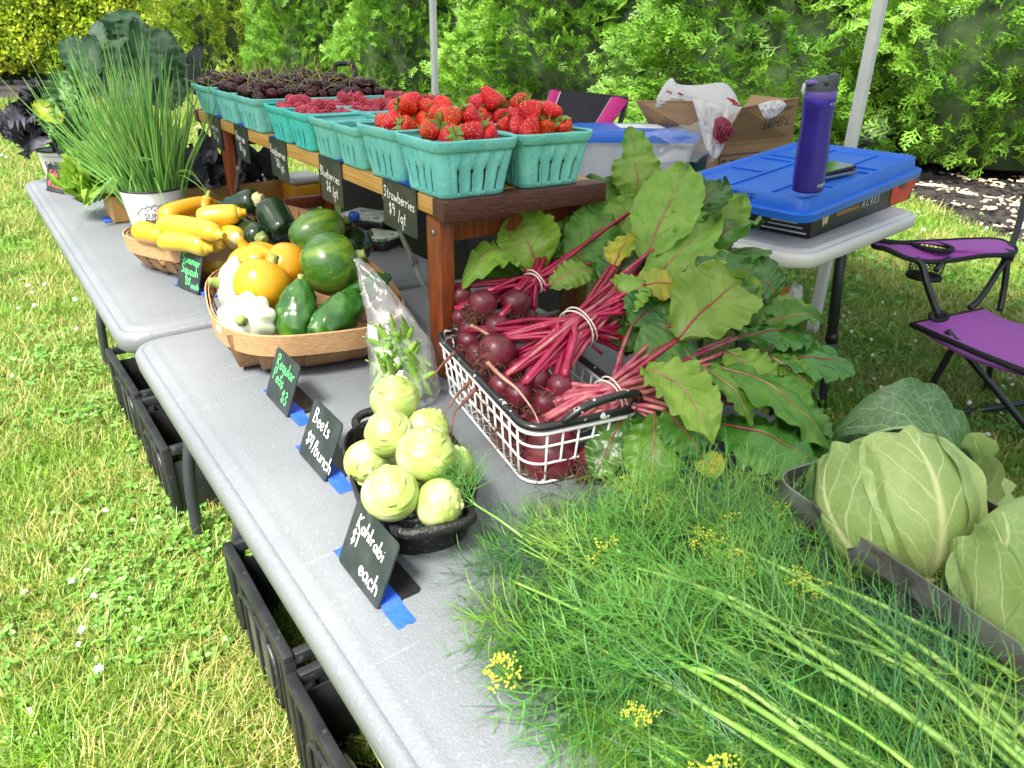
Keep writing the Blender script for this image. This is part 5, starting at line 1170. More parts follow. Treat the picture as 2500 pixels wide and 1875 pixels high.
B_leaves=[(1570,640,1.19,1680,395,1.27,125,LL,K(roll=.1,arch=.05,twist=.1)),(1660,560,1.24,1765,440,1.28,110,LD,K()),(1700,640,1.22,1855,520,1.27,115,LD,K(curl=-.3)),(1560,720,1.16,1760,520,1.24,90,LL,K(roll=.35,twist=.2)),(1600,760,1.14,1790,610,1.19,85,LL,K(roll=.5)),
 (1640,690,1.20,1850,625,1.24,70,LM,K(roll=.6)),(1720,660,1.24,1905,630,1.28,62,LD,K()),(1600,600,1.24,1640,480,1.3,105,LM,K(roll=-.3)),(1500,760,1.13,1585,690,1.12,85,LL,K(arch=.35,curl=-.5,sm=STEMR)),(1520,720,1.14,1680,705,1.15,70,LY,K(arch=.2,roll=.4)),(1470,790,1.10,1540,735,1.11,62,LY,K()),
 (1560,830,1.11,1625,690,1.15,72,LM,K(roll=-.2)),(1520,860,1.09,1560,750,1.12,90,LM,K(roll=.2)),(1500,650,1.18,1540,560,1.2,70,LY,K(roll=-.4)),(1620,800,1.16,1760,690,1.22,110,LD,K()),(1640,660,1.28,1760,540,1.34,120,LD,K()),(1480,700,1.2,1600,560,1.27,120,LD,K()),(1560,560,1.3,1640,440,1.36,120,LD,K()),(1700,720,1.25,1850,690,1.3,110,LD,K())]
beet_bunch('beet bunch lying across the middle of the wire basket, thick magenta stems',atd(1412,800,1.055),[(1212,860,1.07,96,(.5,.8,-.1)),(1311,925,1.02,70,(.45,.8,.35)),(1368,943,1.0,66,(.35,.85,.3)),(1268,905,1.06,62,(.2,.8,.0)),(1265,965,1.0,66,(.3,.8,.3)),(1225,945,1.03,70,(.3,.7,.2)),(1170,870,1.13,72,(.2,.7,.2)),(1255,985,1.05,74,(.5,.6,.2)),(1330,985,1.0,64,(.4,.8,.2)),(1205,910,1.10,74,(.3,.6,.2)),(1145,835,1.17,62,(.1,.7,.3))],B_leaves,(atd(1640,620,1.2)-atd(1290,930,1.02)),nst=52,tr=.025)
C_leaves=[(1655,830,1.02,1828,655,1.06,165,LL,K(roll=.15,arch=.10,twist=.05,cup=.25,sm=STEMR)),(1640,790,1.05,1800,630,1.10,85,LL,K(roll=.3)),(1570,905,.975,1742,1072,.885,125,LL,K(roll=-.1,arch=.22,up=.5,twist=0,cup=.2)),(1690,900,.98,1835,1030,.925,84,LM,K(arch=.2,up=.5)),(1735,890,1.0,2032,1090,.94,130,LM,K(arch=.12,up=.5,roll=.3)),
 (1740,1030,.95,2030,1140,.90,165,LG,K(up=.6,arch=.06,roll=-.1,twist=0,cup=-.2)),(1800,825,1.06,1985,800,1.08,115,LD,K(up=.4)),(1880,880,1.04,2090,882,1.07,120,LG,K(up=.5,roll=.2)),(1770,860,1.03,1890,960,1.0,100,LL,K(up=.4)),(1880,870,1.04,1985,945,1.02,66,LM,K(up=.4)),(1880,925,1.0,1980,1020,.97,76,LM,K(up=.4)),
 (1600,1010,.94,1600,1195,.88,115,LM,K(up=.1,arch=.1,curl=.3,roll=-.3)),(1625,1000,.93,1715,1110,.89,95,LG,K(up=.4)),(1530,1010,.955,1455,1165,.935,85,LD,K(nostem=True)),(1700,1110,.91,1765,1155,.89,60,LY,K(nostem=True)),(1930,990,1.0,2020,1075,.96,80,LD,K()),(1830,690,1.13,1890,745,1.13,75,LD,K(arch=.4,curl=-.5)),(1560,880,1.0,1700,800,1.05,110,LD,K()),
 (1740,800,1.1,1880,700,1.15,130,LD,K()),(1600,960,.98,1740,1010,.96,120,LD,K()),(1560,980,.97,1620,1080,.93,80,LD,K()),(1850,950,1.04,1960,1000,1.03,110,LD,K()),(1540,800,1.08,1600,740,1.12,100,LD,K()),(1800,760,1.1,1930,760,1.12,90,LM,K())]
beet_bunch('beet bunch at the near end of the wire basket, pale pink stems under the handle',atd(1492,968,.968),[(1345,1110,.985,150,(.55,.75,.1)),(1315,1045,.99,66,(.5,.7,.2)),(1250,1010,1.03,76,(.5,.6,.2)),(1440,1120,.965,70,(.5,.6,.0)),(1245,1040,1.02,60,(.3,.6,.1)),(1290,1080,1.0,72,(.4,.6,.1)),(1215,985,1.07,66,(.3,.6,.2)),(1185,945,1.10,64,(.2,.6,.2))],C_leaves,(atd(1640,860,1.02)-atd(1330,1070,.93)),stemm=STEMP,nst=34,tr=.022)
# long tap roots hanging out over the rim
for k,pts in enumerate(([(1190,885),(1225,920),(1262,950),(1300,1000),(1318,1040)],[(1150,795),(1180,810),(1240,850),(1262,900),(1283,945)],[(1160,950),(1130,985),(1108,1010),(1102,1075)],[(1150,930),(1120,960),(1085,1010)],[(1110,860),(1080,890),(1050,930)])):
    mb=MB(); d0=[1.0,1.1,.985,.99,1.05][k]; P=[atd(x,y,d0-.012*i) for i,(x,y) in enumerate(pts)]; mb.tube(smooth_path([p-P[0] for p in P],16),[.0032*(1-.8*i/15) for i in range(16)],6)
    tag(mb.build('loose_root',TAPR if k in (0,1) else ROOT,loc=P[0]),['pale tap root lying across the middle beets','pale tap root hanging between the two front beets','forked brown root hanging over the basket side to the kohlrabi','thin brown root sticking out of the basket side','brown root reaching from the far beets past the riser leg'][k],'root')

# ================================================================== DILL
DILLM=mat('dill_frond',(.040,.175,.018),(.10,.29,.035),scale=7,rough=.5,island=.30,objrand=0,trans=.2,hue=.012)
DILLY=mat('young_dill_frond',(.12,.27,.025),(.20,.34,.045),scale=7,rough=.5,island=.25,trans=.2,hue=.012)
DSTEM=mat('dill_stem',(.13,.30,.035),(.22,.38,.08),scale=30,rough=.42,coat=.1,objrand=.15)
DFLOW=mat('dill_flower',(.34,.40,.03),(.46,.48,.05),scale=60,rough=.6,island=.2)
def frond_mesh(seed,m):
    """one feathery leaf: curved axis, opposite branchlets, each with long bent threads"""
    rg=np.random.RandomState(seed); V=[];F=[]
    def rib(p,d,L,w,bend,ns=3):
        p=np.array(p,float); d=np.array(d,float); b=len(V); last=p
        for i in range(ns+1):
            t=i/ns; pt=p+d*L*t+bend*L*t*t; tg=d+2*bend*t; n=np.cross(tg,[0.15,0.25,1.0]); n/=np.linalg.norm(n)+1e-9; ww=w*(1-.75*t*t)
            V.append(pt-n*ww/2); V.append(pt+n*ww/2)
        for k in range(ns): F.append((b+2*k,b+2*k+1,b+2*k+3,b+2*k+2))
        return lambda t:(p+d*L*t+bend*L*t*t, (d+2*bend*t)/np.linalg.norm(d+2*bend*t))
    L=.13; A=rib((0,0,0),(0,1.0,0),L,.0020,np.array([rg.uniform(-.35,.35),0,rg.uniform(-.25,.1)]),6)
    for k in range(6):
        t=.15+.82*k/6
        for s in (-1,1):
            p,ta=A(t); an=rg.uniform(.6,1.15); sd=np.array([ta[1],-ta[0],0])*s; d=ta*math.cos(an)+sd*math.sin(an)+np.array([0,0,rg.uniform(-.35,.35)]); d/=np.linalg.norm(d)
            PL=L*(.55*(1-t)+.22)*rg.uniform(.8,1.2); B=rib(p,d,PL,.0014,ta*rg.uniform(.0,.5)+rg.randn(3)*.18,4)
            for j in range(4):
                q,tb=B(.2+.75*j/4)
                for s2 in (-1,1):
                    d2=tb+np.cross(tb,[0,0,1.0])*s2*rg.uniform(.5,1.1)+rg.randn(3)*.35; d2/=np.linalg.norm(d2); rib(q,d2,PL*(.5*(1-j/4)+.32)*rg.uniform(.7,1.3),.0011,rg.randn(3)*.40,3)
    return np_mesh('frond',V,F,m)
DILLB=mat('blue_dill_frond',(.022,.120,.030),(.06,.21,.055),scale=7,rough=.5,island=.30,trans=.18,hue=.012)
FRS=[frond_mesh(s,DILLM) for s in range(4)]+[frond_mesh(s+20,DILLY) for s in range(3)]+[frond_mesh(s+40,DILLB) for s in range(3)]
def umbel_mesh(seed):
    rg=random.Random(seed); mb=MB(); bm=bmesh.new(); bmesh.ops.create_icosphere(bm,subdivisions=1,radius=1); ico=[v.co.copy() for v in bm.verts]; icf=[tuple(v.index for v in f.verts) for f in bm.faces]; bm.free()
    for i in range(15):
        a=TAU*i/15*2.4; e=.25+.55*(i/15); d=Vector((math.cos(a)*e,math.sin(a)*e,1)).normalized(); L=rg.uniform(.020,.030); mb.cur=0; mb.tube([(0,0,0),d*L*.6,d*L],.0005,3,caps=False); mb.cur=1
        for k in range(7): 
            p=d*L+Vector((rg.gauss(0,.0022),rg.gauss(0,.0022),rg.gauss(.001,.0016))); mb.add([p+v*rg.uniform(.0009,.0014) for v in ico],icf)
    return mb.mesh('flower_head',[DSTEM,DFLOW],smooth=False)
UMB=[umbel_mesh(s) for s in range(3)]
NS=50
tipline=[Vector(p) for p in ((.405,-1.03,.765),(.375,-.985,.766),(.335,-.93,.768),(.270,-.90,.764),(.205,-.905,.758),(.180,-.955,.755),(.165,-1.03,.755),(.155,-1.10,.753),(.150,-1.17,.753),(.150,-1.24,.755))]
for k in range(NS):
    f=((k*.618)%1.0); s=f*(len(tipline)-1); i=min(int(s),len(tipline)-2); tip=tipline[i].lerp(tipline[i+1],s-i); base=Vector((.355,-1.40,.768)).lerp(Vector((.16,-1.62,.77)),f)
    pull=rnd(0,.30)*(k%3>0); tip=tip.lerp(base,pull); lay=(k%5)/4.0
    tip.z+=.004+.014*lay*(1 if pull>0 else .5); mid=tip.lerp(base,.5); mid+=Vector((rnd(-.02,.02),rnd(-.02,.02),.004+.046*lay)); base.z=.765+.040*lay
    P=smooth_path([base,base.lerp(mid,.55)+Vector((rnd(-.01,.01),rnd(-.01,.01),.008)),mid,mid.lerp(tip,.55)+Vector((rnd(-.012,.012),rnd(-.012,.012),.004)),tip],26)
    t=thing('dill_sprig','feathery dill sprig in the big pile at the front of the table','dill',tip,0,'sprigs of dill piled on the table')
    r0=rnd(.0022,.0042); MB().tube([p-tip for p in P],[r0*(1-.68*q/25) for q in range(26)],6).build('stem',DSTEM,t)
    nf=11; zz_=noise.noise(Vector((tip.x*9,tip.y*9,k*.9))); pick=[4,5,6] if (f>.72 and k%2) or zz_>.25 else ([7,8,9] if zz_<-.08 or f<.25 and k%3 else [0,1,2,3])
    for q in range(nf):
        u=.10+.90*q/(nf-1); j=min(int(u*25),24); p=P[j]; d=(P[j+1]-P[j]).normalized(); a=q*2.4+k; sdv=Vector((-d.y,d.x,0)).normalized()
        dd=(d*rnd(.5,1.5)+sdv*rnd(.2,.85)*(1 if q%2 else -1)+Vector((0,0,rnd(-.55,.05)))).normalized()
        sc=rnd(.55,1.0)
        if p.z+dd.z*.10*sc<TZ+.004: dd.z=max(dd.z,(TZ+.006-p.z)/(.12*sc)); dd.normalize()
        tp_=p+dd*.105*sc
        if tp_.x>.425+.16*(tp_.y+1.05) or tp_.y>(-.80-.30*(tp_.x-.2) if tp_.x<.5 else -.9) or tp_.x<.185-.42*(-.86-tp_.y) and tp_.y>-1.06 or tp_.x<.10 or tp_.x<.105+.30*(-1.05-tp_.y): continue
        fm=FRS[pick[q%len(pick)]]
        up=Vector((rnd(-.6,.6),rnd(-.6,.6),1)); x=dd.cross(up).normalized(); zz=x.cross(dd)
        link('frond',fm,t,M=M4(p-tip,Matrix((x,dd,zz)).transposed(),sc))
    if k in (3,11,21,29,37,42):
        for e in range(2):
            j=(22,13)[e]; link('flower_head',random.choice(UMB),t,M=M4(P[j]-tip+Vector((rnd(-.01,.01),rnd(-.01,.01),.018)),frame((rnd(-.5,.2),rnd(-.3,.5),1)),rnd(.7,1.0)))
# one stray frond reaching into the pan
st=at(1150,1245,.775); P=smooth_path([at(1300,1330,.77),at(1220,1270,.785),at(1165,1235,.80),at(1130,1205,.805)],14); t=thing('dill_sprig','single dill stem straying from the pile over the iron pan rim','dill',P[0])
MB().tube([p-P[0] for p in P],[.0017*(1-.6*i/13) for i in range(14)],6).build('stem',DSTEM,t)
for q in range(5):
    d=(P[8+q]-P[7+q]).normalized(); dd=(d+RT*rnd(-.6,.6)+UP*rnd(-.5,.7)).normalized(); x=dd.cross(NB).normalized(); link('frond',FRS[q],t,M=M4(P[8+q]-P[0],Matrix((x,dd,x.cross(dd))).transposed(),.45))
for k,(a,b) in enumerate((((2480,1800),(1900,1500)),((2050,1600),(1530,1380)),((2500,1660),(1800,1350)),((2200,1560),(1640,1280)),((1950,1780),(1650,1620)),((2480,1560),(1950,1300)),((2500,1720),(1700,1480)))):
    pa=at(*a,.812); pb_=at(*b,.806); t=thing('dill_sprig',['thick pale dill stalk running through the lower right of the pile','thick pale dill stalk crossing the middle of the pile','long dill stalk above the pile near the cabbages','slim forked dill stalk in the upper pile','short thick dill stalk low in the pile','dill stalk lying along the iron tray','long dill stalk across the centre of the pile'][k],'dill',pb_)
    P=smooth_path([pa,pa.lerp(pb_,.5)+Vector((0,0,.012)),pb_],18); MB().tube([p-pb_ for p in P],[rnd(.0020,.0032)*(1-.55*i/17)*(1.25 if i in (8,13) else 1) for i in range(18)],8).build('stem',DSTEM,t)
    for q in range(5):
        d=(P[12+q]-P[11+q]).normalized(); dd=(d+RT*rnd(-.7,.7)+UP*rnd(-.4,.6)).normalized(); x=dd.cross(NB).normalized(); link('frond',FRS[q],t,M=M4(P[11+q]-pb_,Matrix((x,dd,x.cross(dd))).transposed(),rnd(.6,.9)))
    if k in (1,3,5): link('flower_head',UMB[k%3],t,M=M4(P[17]-pb_,frame((P[17]-P[15]).normalized()+UP*.4),1.2))
for k,(x,y) in enumerate(((1530,1215),(1740,1345),(1800,1400),(1790,1310),(1945,1450),(2185,1420),(2265,1415),(2330,1400),(1250,1660),(1960,1490))):
    p=at(x,y,.80 if k<8 else .775); t=thing('dill_flower',['yellow green dill umbel at the top edge of the pile','dill umbel left in the yellow cluster','dill umbel lowest in the yellow cluster','dill umbel topmost in the yellow cluster','dill umbel in the centre of the pile','yellow dill umbel beside the iron tray, leftmost of three','yellow dill umbel beside the iron tray, middle of three','yellow dill umbel beside the iron tray, rightmost of three','yellow dill tip at the lower left edge of the pile','small dill umbel right of the centre'][k],'dill flower',p)
    ax=(NB+RT*rnd(-.5,.5)).normalized(); link('flower_head',UMB[k%3],t,M=M4((0,0,0),frame(ax),1.0)); MB().tube([ax*-.06+Vector((.02,-.03,-.01)),ax*-.03,(0,0,0)],.0012,5).build('stem',DSTEM,t)

# ================================================================== CABBAGES IN THE IRON TRAY
OLDI=mat('old_iron',(.12,.118,.115),(.30,.295,.29),scale=22,rough=.42,metal=.6,bump=.3,bscale=120,c3=(.13,.06,.03),c3scale=55,c3lo=.58,c3hi=.68,c3amt=.7)
tray=thing('iron_tray','long iron strap tray on twisted rod feet holding two cabbages','tray',(.503,-1.290,TZ+.001),math.radians(-9))
TW,TLn=.086,.225
tb=MB(); o2=rrect(TW,TLn,.030,6); o1=rrect(TW-.0025,TLn-.0025,.0275,6); n=len(o2); V=[]
for i in range(n): V+=[(*o2[i],.080),(*o2[i],.104),(*o1[i],.104),(*o1[i],.080)]
tb.add(V,[(i*4+j,((i+1)%n)*4+j,((i+1)%n)*4+(j+1)%4,i*4+(j+1)%4) for i in range(n) for j in range(4)]); auto_smooth(tb.build('strap_rim',OLDI,tray))
MB().tube([(x,y,.006) for x,y in rrect(TW-.012,TLn-.012,.03,6)],.0042,7,closed=True).build('base_ring',OLDI,tray)
def twisted(pts,r,n=26):
    P=smooth_path(pts,n); mb=MB()
    for ph in (0,PI): mb.tube([p+frame((P[min(i+1,n-1)]-P[max(i-1,0)]))@Vector((math.cos(i*1.1+ph),math.sin(i*1.1+ph),0))*r*.55 for i,p in enumerate(P)],r*.75,6)
    return mb
for i in range(7):
    y=(-1+2*(i+.5)/7)*(TLn-.03); twisted([(-TW+.004,y,.085),(-TW+.006,y,.03),(-TW+.024,y,.007),(0,y,.005),(TW-.024,y,.007),(TW-.006,y,.03),(TW-.004,y,.085)],.0032,36).build('twisted_rod',OLDI,tray)
for i in range(3):
    x=(-1+i)*(TW-.04); twisted([(x,-TLn+.004,.085),(x,-TLn+.008,.026),(x,-TLn+.035,.007),(x,TLn-.035,.007),(x,TLn-.008,.026),(x,TLn-.004,.085)],.0030,60).build('twisted_rod',OLDI,tray)
CABI=leaf_mat('cabbage_leaf_pale',(.20,.33,.085),(.30,.42,.145),(.48,.56,.26),(.56,.61,.30),nv=4.2,slope=2.0,ribw=.10,veinw=.15,net=.22,netscale=8,objrand=.07,trans=.06,rough=.45,bump=.22,scale=9,curlveins=.10,vsign=.8)
CABD=leaf_mat('cabbage_leaf_green',(.05,.15,.05),(.11,.22,.085),(.30,.42,.20),(.40,.50,.26),nv=5.0,slope=2.0,ribw=.07,veinw=.13,net=.35,netscale=11,objrand=.08,trans=.06,rough=.42,bump=.25,scale=9,curlveins=.10,vsign=.8)
def cabbage(label,c,R,axis,azs,loose):
    t=thing('cabbage',label,'cabbage',c,0,'green cabbages in the iron tray'); F_=frame(axis,(0.3,.2,1))
    mb=MB(); mb.lathe([(max(.001,math.cos(-PI/2+PI*i/16))*R*.97,math.sin(-PI/2+PI*i/16)*R*.95) for i in range(17)],28); mb.build('heart',CABI,t,M=F_.to_4x4())
    for k,(al,wd,L,off,m) in enumerate(azs):
        def fn(u,v):
            th=.16+v*L; w=wd*(.35+.65*math.sin(min(PI*.5,v*2.2)))*(1-.55*max(0,(v-.7)/.3)**2); x=(u-.5)*2; az=al+x*w*.5/max(.45,math.sin(th)); e=max(abs(x)**6,max(0,(v-.85)/.15)**2)
            rr=R*(1+off+.042*e*(1+math.sin(az*9+k)+.6*math.sin(v*22+x*7+k))+.014*noise.noise(Vector((az*2,th*2.5,k*3.1)))-.004*(abs(x)<.04))
            # stem end points along +z of the frame
            return F_@Vector((rr*math.sin(th)*math.cos(az),rr*math.sin(th)*math.sin(az),rr*math.cos(th)))
        g=MB(); g.grid(fn,22,26); g.build('leaf',m,t)
    for k,(p0,p1,N,W,m,kw) in enumerate(loose):
        b=blade(Vector(p0),Vector(p1),Vector(N),W,prof_round,nu=18,nv=18,seed=k+3,**kw); b.v=[tuple(Vector(v)-Vector(c)) for v in b.v]; b.build('leaf',m,t)
    sb=MB(); sb.lathe([(.018,R*.90),(.018,R*1.02),(.012,R*1.04),(.001,R*1.04)],12); sb.build('stump',SCAR,t,M=F_.to_4x4())
c1=at(2182,1235,.842)
ax1=(RT*.05-UP*.80-FWD*.42).normalized()
cabbage('whole pale green cabbage with a dark outer leaf curling over its far side',c1,.079,ax1,[(.3,1.5,2.2,.012,CABI),(1.6,1.5,2.2,.022,CABI),(2.9,1.6,2.3,.010,CABI),(4.2,1.6,2.3,.024,CABI),(5.5,1.5,2.2,.016,CABI),(PI+.45,1.7,2.2,.035,CABI),(PI-.75,1.25,2.15,.048,CABD),(PI+1.35,1.3,2.3,.046,CABD)],
 [(atd(2350,1140,.97),atd(2030,1080,1.0),(NB+UP*.2),.115,CABD,dict(arch=.30,cup=.7,ruff=(.04,4),curl=-.2)),(atd(2370,1280,.93),atd(2290,1080,1.0),(RT*.6+UP*.3-FWD*.3),.10,CABI,dict(arch=.25,cup=.6,ruff=(.03,4)))])
c2=at(2620,1440,.846)
ax2=(RT*.25-UP*.75-FWD*.45).normalized()
cabbage('second pale cabbage cut off by the picture edge, ruffled leaf on its left',c2,.090,ax2,[(.2,1.5,2.2,.012,CABI),(1.5,1.5,2.2,.022,CABI),(2.8,1.6,2.3,.014,CABI),(4.1,1.6,2.3,.026,CABI),(5.4,1.5,2.2,.016,CABI),(PI+.1,1.6,2.25,.045,CABI),(PI-1.0,1.4,2.2,.034,CABI)],[])
# ================================================================== POTTED GREENS
ENAM=mat('white_enamel',(.78,.79,.80),(.72,.73,.74),scale=8,rough=.22,coat=.4)
INK=mat('black_ink',(.012,.012,.014),rough=.6)
def bucket(label,c,rt_,rb,h,yawdir):
    t=thing('enamel_bucket',label,'bucket',(c[0],c[1],TZ+.0008),yawdir)
    mb=MB(); mb.lathe([(rb-.004,.0),(rb,.002),(rb+.001,.006),(rt_,h-.004),(rt_-.003,h-.003),(rb-.003,.012),(.002,.010)],40); auto_smooth(mb.build('pail',ENAM,t))
    MB().tube([(rt_*math.cos(TAU*i/40),rt_*math.sin(TAU*i/40),h-.002) for i in range(40)],.0028,7,closed=True).build('dark_rim',INK,t)
    def bend(size_r=None):
        def f(co):
            z=co.y; r=rb+(rt_-rb)*z/h+.0012; a=co.x/r; return Vector((r*math.cos(a),r*math.sin(a),z))
        return f
    return t,bend()
def facing(c): return math.atan2(CAM.y-c[1],CAM.x-c[0])
bc1=(.232,.835); t,bf=bucket('white enamel bucket printed SUNRISE FARM holding a sheaf of scallions',bc1,.084,.066,.126,facing(bc1)+.08)
print_text('SUNRISE',.021,INK,t,Matrix.Identity(4),align='CENTER',bend=lambda co: bf(Vector((co.x,co.y+.052,0))))
print_text('FARM',.025,INK,t,Matrix.Identity(4),align='CENTER',spacing=1.1,bend=lambda co: bf(Vector((co.x,co.y+.029,0))))
mb=MB(); cl=[(-.050,.052),(-.056,.066),(-.046,.078),(-.030,.084),(-.012,.088),(.006,.086),(.022,.091),(.040,.085),(.054,.078),(.050,.066),(.056,.056)]
P=smooth_path([(x,y,0) for x,y in cl],50); mb.tube([bf(Vector((p.x,p.y+.002*math.sin(i*1.3),0))) for i,p in enumerate(P)],.0007,4)
for k in range(7): mb.tube([bf(Vector((-.03+.009*k,.073+.004*(k%2),0))),bf(Vector((-.027+.009*k,.078+.004*(k%2),0)))],.0007,4)
mb.build('cloud_drawing',INK,t)
SCAL=mat('scallion_leaf',(.10,.29,.050),(.20,.40,.090),scale=9,rough=.38,objrand=.28,coat=.1,hue=.012,c3=(.36,.47,.20),c3scale=6,c3lo=.55,c3hi=.8,c3amt=.5)
sc=thing('scallion_sheaf','sheaf of long hollow scallion leaves standing in the SUNRISE FARM bucket','scallions',(bc1[0],bc1[1],TZ+.012))
hl_=Vector((RT.x,RT.y,0)).normalized(); hd_=Vector((FWD.x,FWD.y,0)).normalized()
for i in range(230):
    a=rnd(0,TAU); r=.058*math.sqrt(random.random()); b=Vector((r*math.cos(a),r*math.sin(a),.01)); L=rnd(.30,.47) if random.random()<.85 else rnd(.46,.54)
    s=(b.dot(hl_))/.058; lean=(-.17+.34*s+random.gauss(0,.12)) ; dv=(Vector((0,0,1))+hl_*lean+hd_*random.gauss(0,.20)).normalized()
    k=rnd(-.05,.12); P=smooth_path([b,b+dv*L*.35+Vector((0,0,.02)),b+dv*L*.7+hl_*(lean*.03),b+dv*L+hl_*(k*.3)+Vector((0,0,-.01))],9)
    if i%29==0: j=5; P=P[:j+1]+[P[j]+hl_*rnd(-.09,.09)*q+hd_*.01*q-Vector((0,0,.025*q*q)) for q in (.6,1.1,1.6)]
    r0=rnd(.0026,.0042); n=len(P); MB().tube(P,[r0*(1.0-.9*(q/(n-1))**2.2) for q in range(n)],6,flat=.75).build('leaf',SCAL,sc)
for i in range(14):   # bent outer leaves falling over the rim
    a=facing(bc1)+rnd(-1.6,1.9); d=Vector((math.cos(a),math.sin(a),0)); P=smooth_path([d*.055+Vector((0,0,.05)),d*.085+Vector((0,0,.15)),d*(.115+rnd(0,.06))+Vector((0,0,rnd(.10,.16))),d*(.15+rnd(0,.09))+Vector((0,0,rnd(.01,.10)))],10)
    MB().tube(P,[.0018*(1-.8*q/9) for q in range(10)],5).build('leaf',SCAL,sc)

KGR=leaf_mat('curly_kale_leaf',(.13,.30,.10),(.24,.42,.17),(.36,.47,.26),(.45,.52,.30),nv=6,slope=1.2,ribw=.05,objrand=.15,trans=.12)
KPU=leaf_mat('purple_kale_leaf',(.020,.024,.034),(.055,.055,.075),(.06,.05,.07),(.10,.05,.10),nv=6,slope=1.2,ribw=.05,objrand=.2,trans=.05,rough=.5,spots=(.16,.16,.20))  # the spots paint grey-lavender highlights into the leaf colour
KCO=leaf_mat('collard_leaf',(.030,.105,.045),(.065,.17,.07),(.16,.26,.15),(.22,.32,.20),nv=5,slope=1.6,ribw=.045,veinw=.05,objrand=.2,trans=.06,rough=.34)
KGL=leaf_mat('glaucous_collard_leaf',(.11,.19,.15),(.18,.27,.21),(.30,.38,.30),(.34,.42,.32),nv=5,slope=1.6,ribw=.04,objrand=.1,trans=.06)
KLA=leaf_mat('blistered_kale_leaf',(.012,.030,.028),(.030,.060,.055),(.02,.05,.04),(.12,.18,.14),nv=9,slope=1.0,ribw=.05,objrand=.1,trans=.05,bump=1.0,scale=60)
LET=leaf_mat('lettuce_leaf',(.26,.50,.04),(.40,.60,.10),(.44,.58,.20),(.52,.62,.30),nv=5,slope=1.3,ribw=.08,objrand=.16,trans=.28)
YLF=leaf_mat('yellowing_leaf',(.34,.46,.03),(.46,.50,.05),(.50,.52,.12),(.5,.5,.15),nv=5,slope=1.3,ribw=.05,trans=.28)
def leafy(t,origin,items,prof):
    O=Vector(origin)
    for k,(bx,by,bd,tx,ty,td,W,m,kw) in enumerate(items):
        B=atd(bx,by,bd);E=atd(tx,ty,td); N=(-FWD*.8+UP*.35+RT*kw.get('roll',rnd(-.5,.5))+UP*kw.get('up',0)).normalized(); Wm=W/F_PX*(bd+td)/2
        mb=blade(B,E,N,Wm,kw.get('prof',prof),arch=kw.get('arch',rnd(-.02,.12)),cup=kw.get('cup',rnd(-.1,.4)),ruff=kw.get('ruff',(.08,5)),twist=kw.get('twist',rnd(-.4,.4)),nu=kw.get('nu',12),nv=kw.get('nvv',16),droop=kw.get('droop',0),curl=kw.get('curl',rnd(-.2,.1)),seed=k+int(tx),ruff_in=kw.get('rin',.35))
        mb.v=[tuple(Vector(v)-O) for v in mb.v]; lo=mb.build('leaf',m,t)
        if kw.get('st',True): MB().tube([p-O for p in smooth_path([O+Vector((rnd(-.03,.03),rnd(-.03,.03),.06)),O.lerp(B,.6)+Vector((0,0,.01)),B],8)],.0035,6).build('stalk',KGR if m is not KPU else KPU,t)
# collards stand behind the scallions in a crock of their own
cb=(.36,1.47); crock=thing('planter_pot','grey pot mostly hidden behind the scallions, holding the collards','pot',(cb[0],cb[1],TZ+.0008)); MB().lathe([(.06,0),(.085,.004),(.10,.14),(.096,.14),(.08,.012),(.002,.012)],28).build('pot_body',mat('grey_pot',(.12,.13,.13),rough=.5),crock)
O=(cb[0],cb[1],TZ+.02); t=thing('collard_bunch','bunch of big dark collard leaves rising behind the scallions','collards',O)
leafy(t,O,[(232,190,2.45,160,92,2.45,85,KCO,{}),(250,110,2.6,232,50,2.6,50,KGL,{}),(300,110,2.65,308,20,2.62,105,KCO,K(curl=-.5)),(335,130,2.55,322,42,2.5,100,KCO,K(curl=-.6)),(385,205,2.5,392,66,2.5,115,KCO,{}),(292,185,2.42,288,84,2.40,115,KCO,K(curl=-.3)),(345,155,2.38,331,52,2.38,42,KCO,K(cup=.8)),(236,180,2.38,226,84,2.38,62,KCO,{}),(345,200,2.42,350,100,2.44,100,KCO,{}),(420,210,2.6,425,110,2.6,80,KCO,{}),(270,230,2.5,250,130,2.5,120,KCO,{}),(380,260,2.5,400,170,2.5,120,KCO,{}),(310,270,2.45,330,170,2.45,120,KCO,{})],prof_round)
O=at(480,330,.80); O=Vector((.62,1.55,TZ+.03)); t=thing('kale_bunch','single blistered blue black kale leaf standing behind the cherries','kale',O)
leafy(t,O,[(487,235,2.62,494,102,2.62,62,KLA,K(ruff=(.05,9),cup=.5)),(455,230,2.62,455,130,2.66,50,KLA,K(ruff=(.05,9)))],prof_oval)
bc2=(.118,1.775); t,bf2=bucket('white enamel bucket printed FARM with kale hanging over its rim',bc2,.076,.060,.118,facing(bc2)-.1)
print_text('FARM',.030,INK,t,Matrix.Identity(4),align='CENTER',spacing=1.05,bend=lambda co: bf2(Vector((co.x-.022,co.y+.062,0))))
print_text('fresh',.015,INK,t,Matrix.Identity(4),align='CENTER',bend=lambda co: bf2(Vector((co.x+.012,co.y+.036,0))))
mb=MB(); mb.tube([bf2(Vector((-.06+.12*i/12,.100,0))) for i in range(13)],.0006,4); mb.build('printed_line',INK,t)
O=(bc2[0],bc2[1],TZ+.03); t=thing('kale_bunch','curly blue green kale standing in the FARM bucket','kale',O,0,None)
gi=[]
for k in range(15):
    bx=150+rnd(-15,45); by=345+rnd(-30,10); tx=rnd(125,240); ty=rnd(165,330)
    gi.append((bx,by,2.55,tx,ty,rnd(2.42,2.6),rnd(55,85),KGR,K(ruff=(.20,11),nu=20,nvv=30,rin=.2,cup=.5)))
gi.append((150,300,2.44,80,252,2.42,52,YLF,K(ruff=(.06,4),cup=.5,droop=.05)))
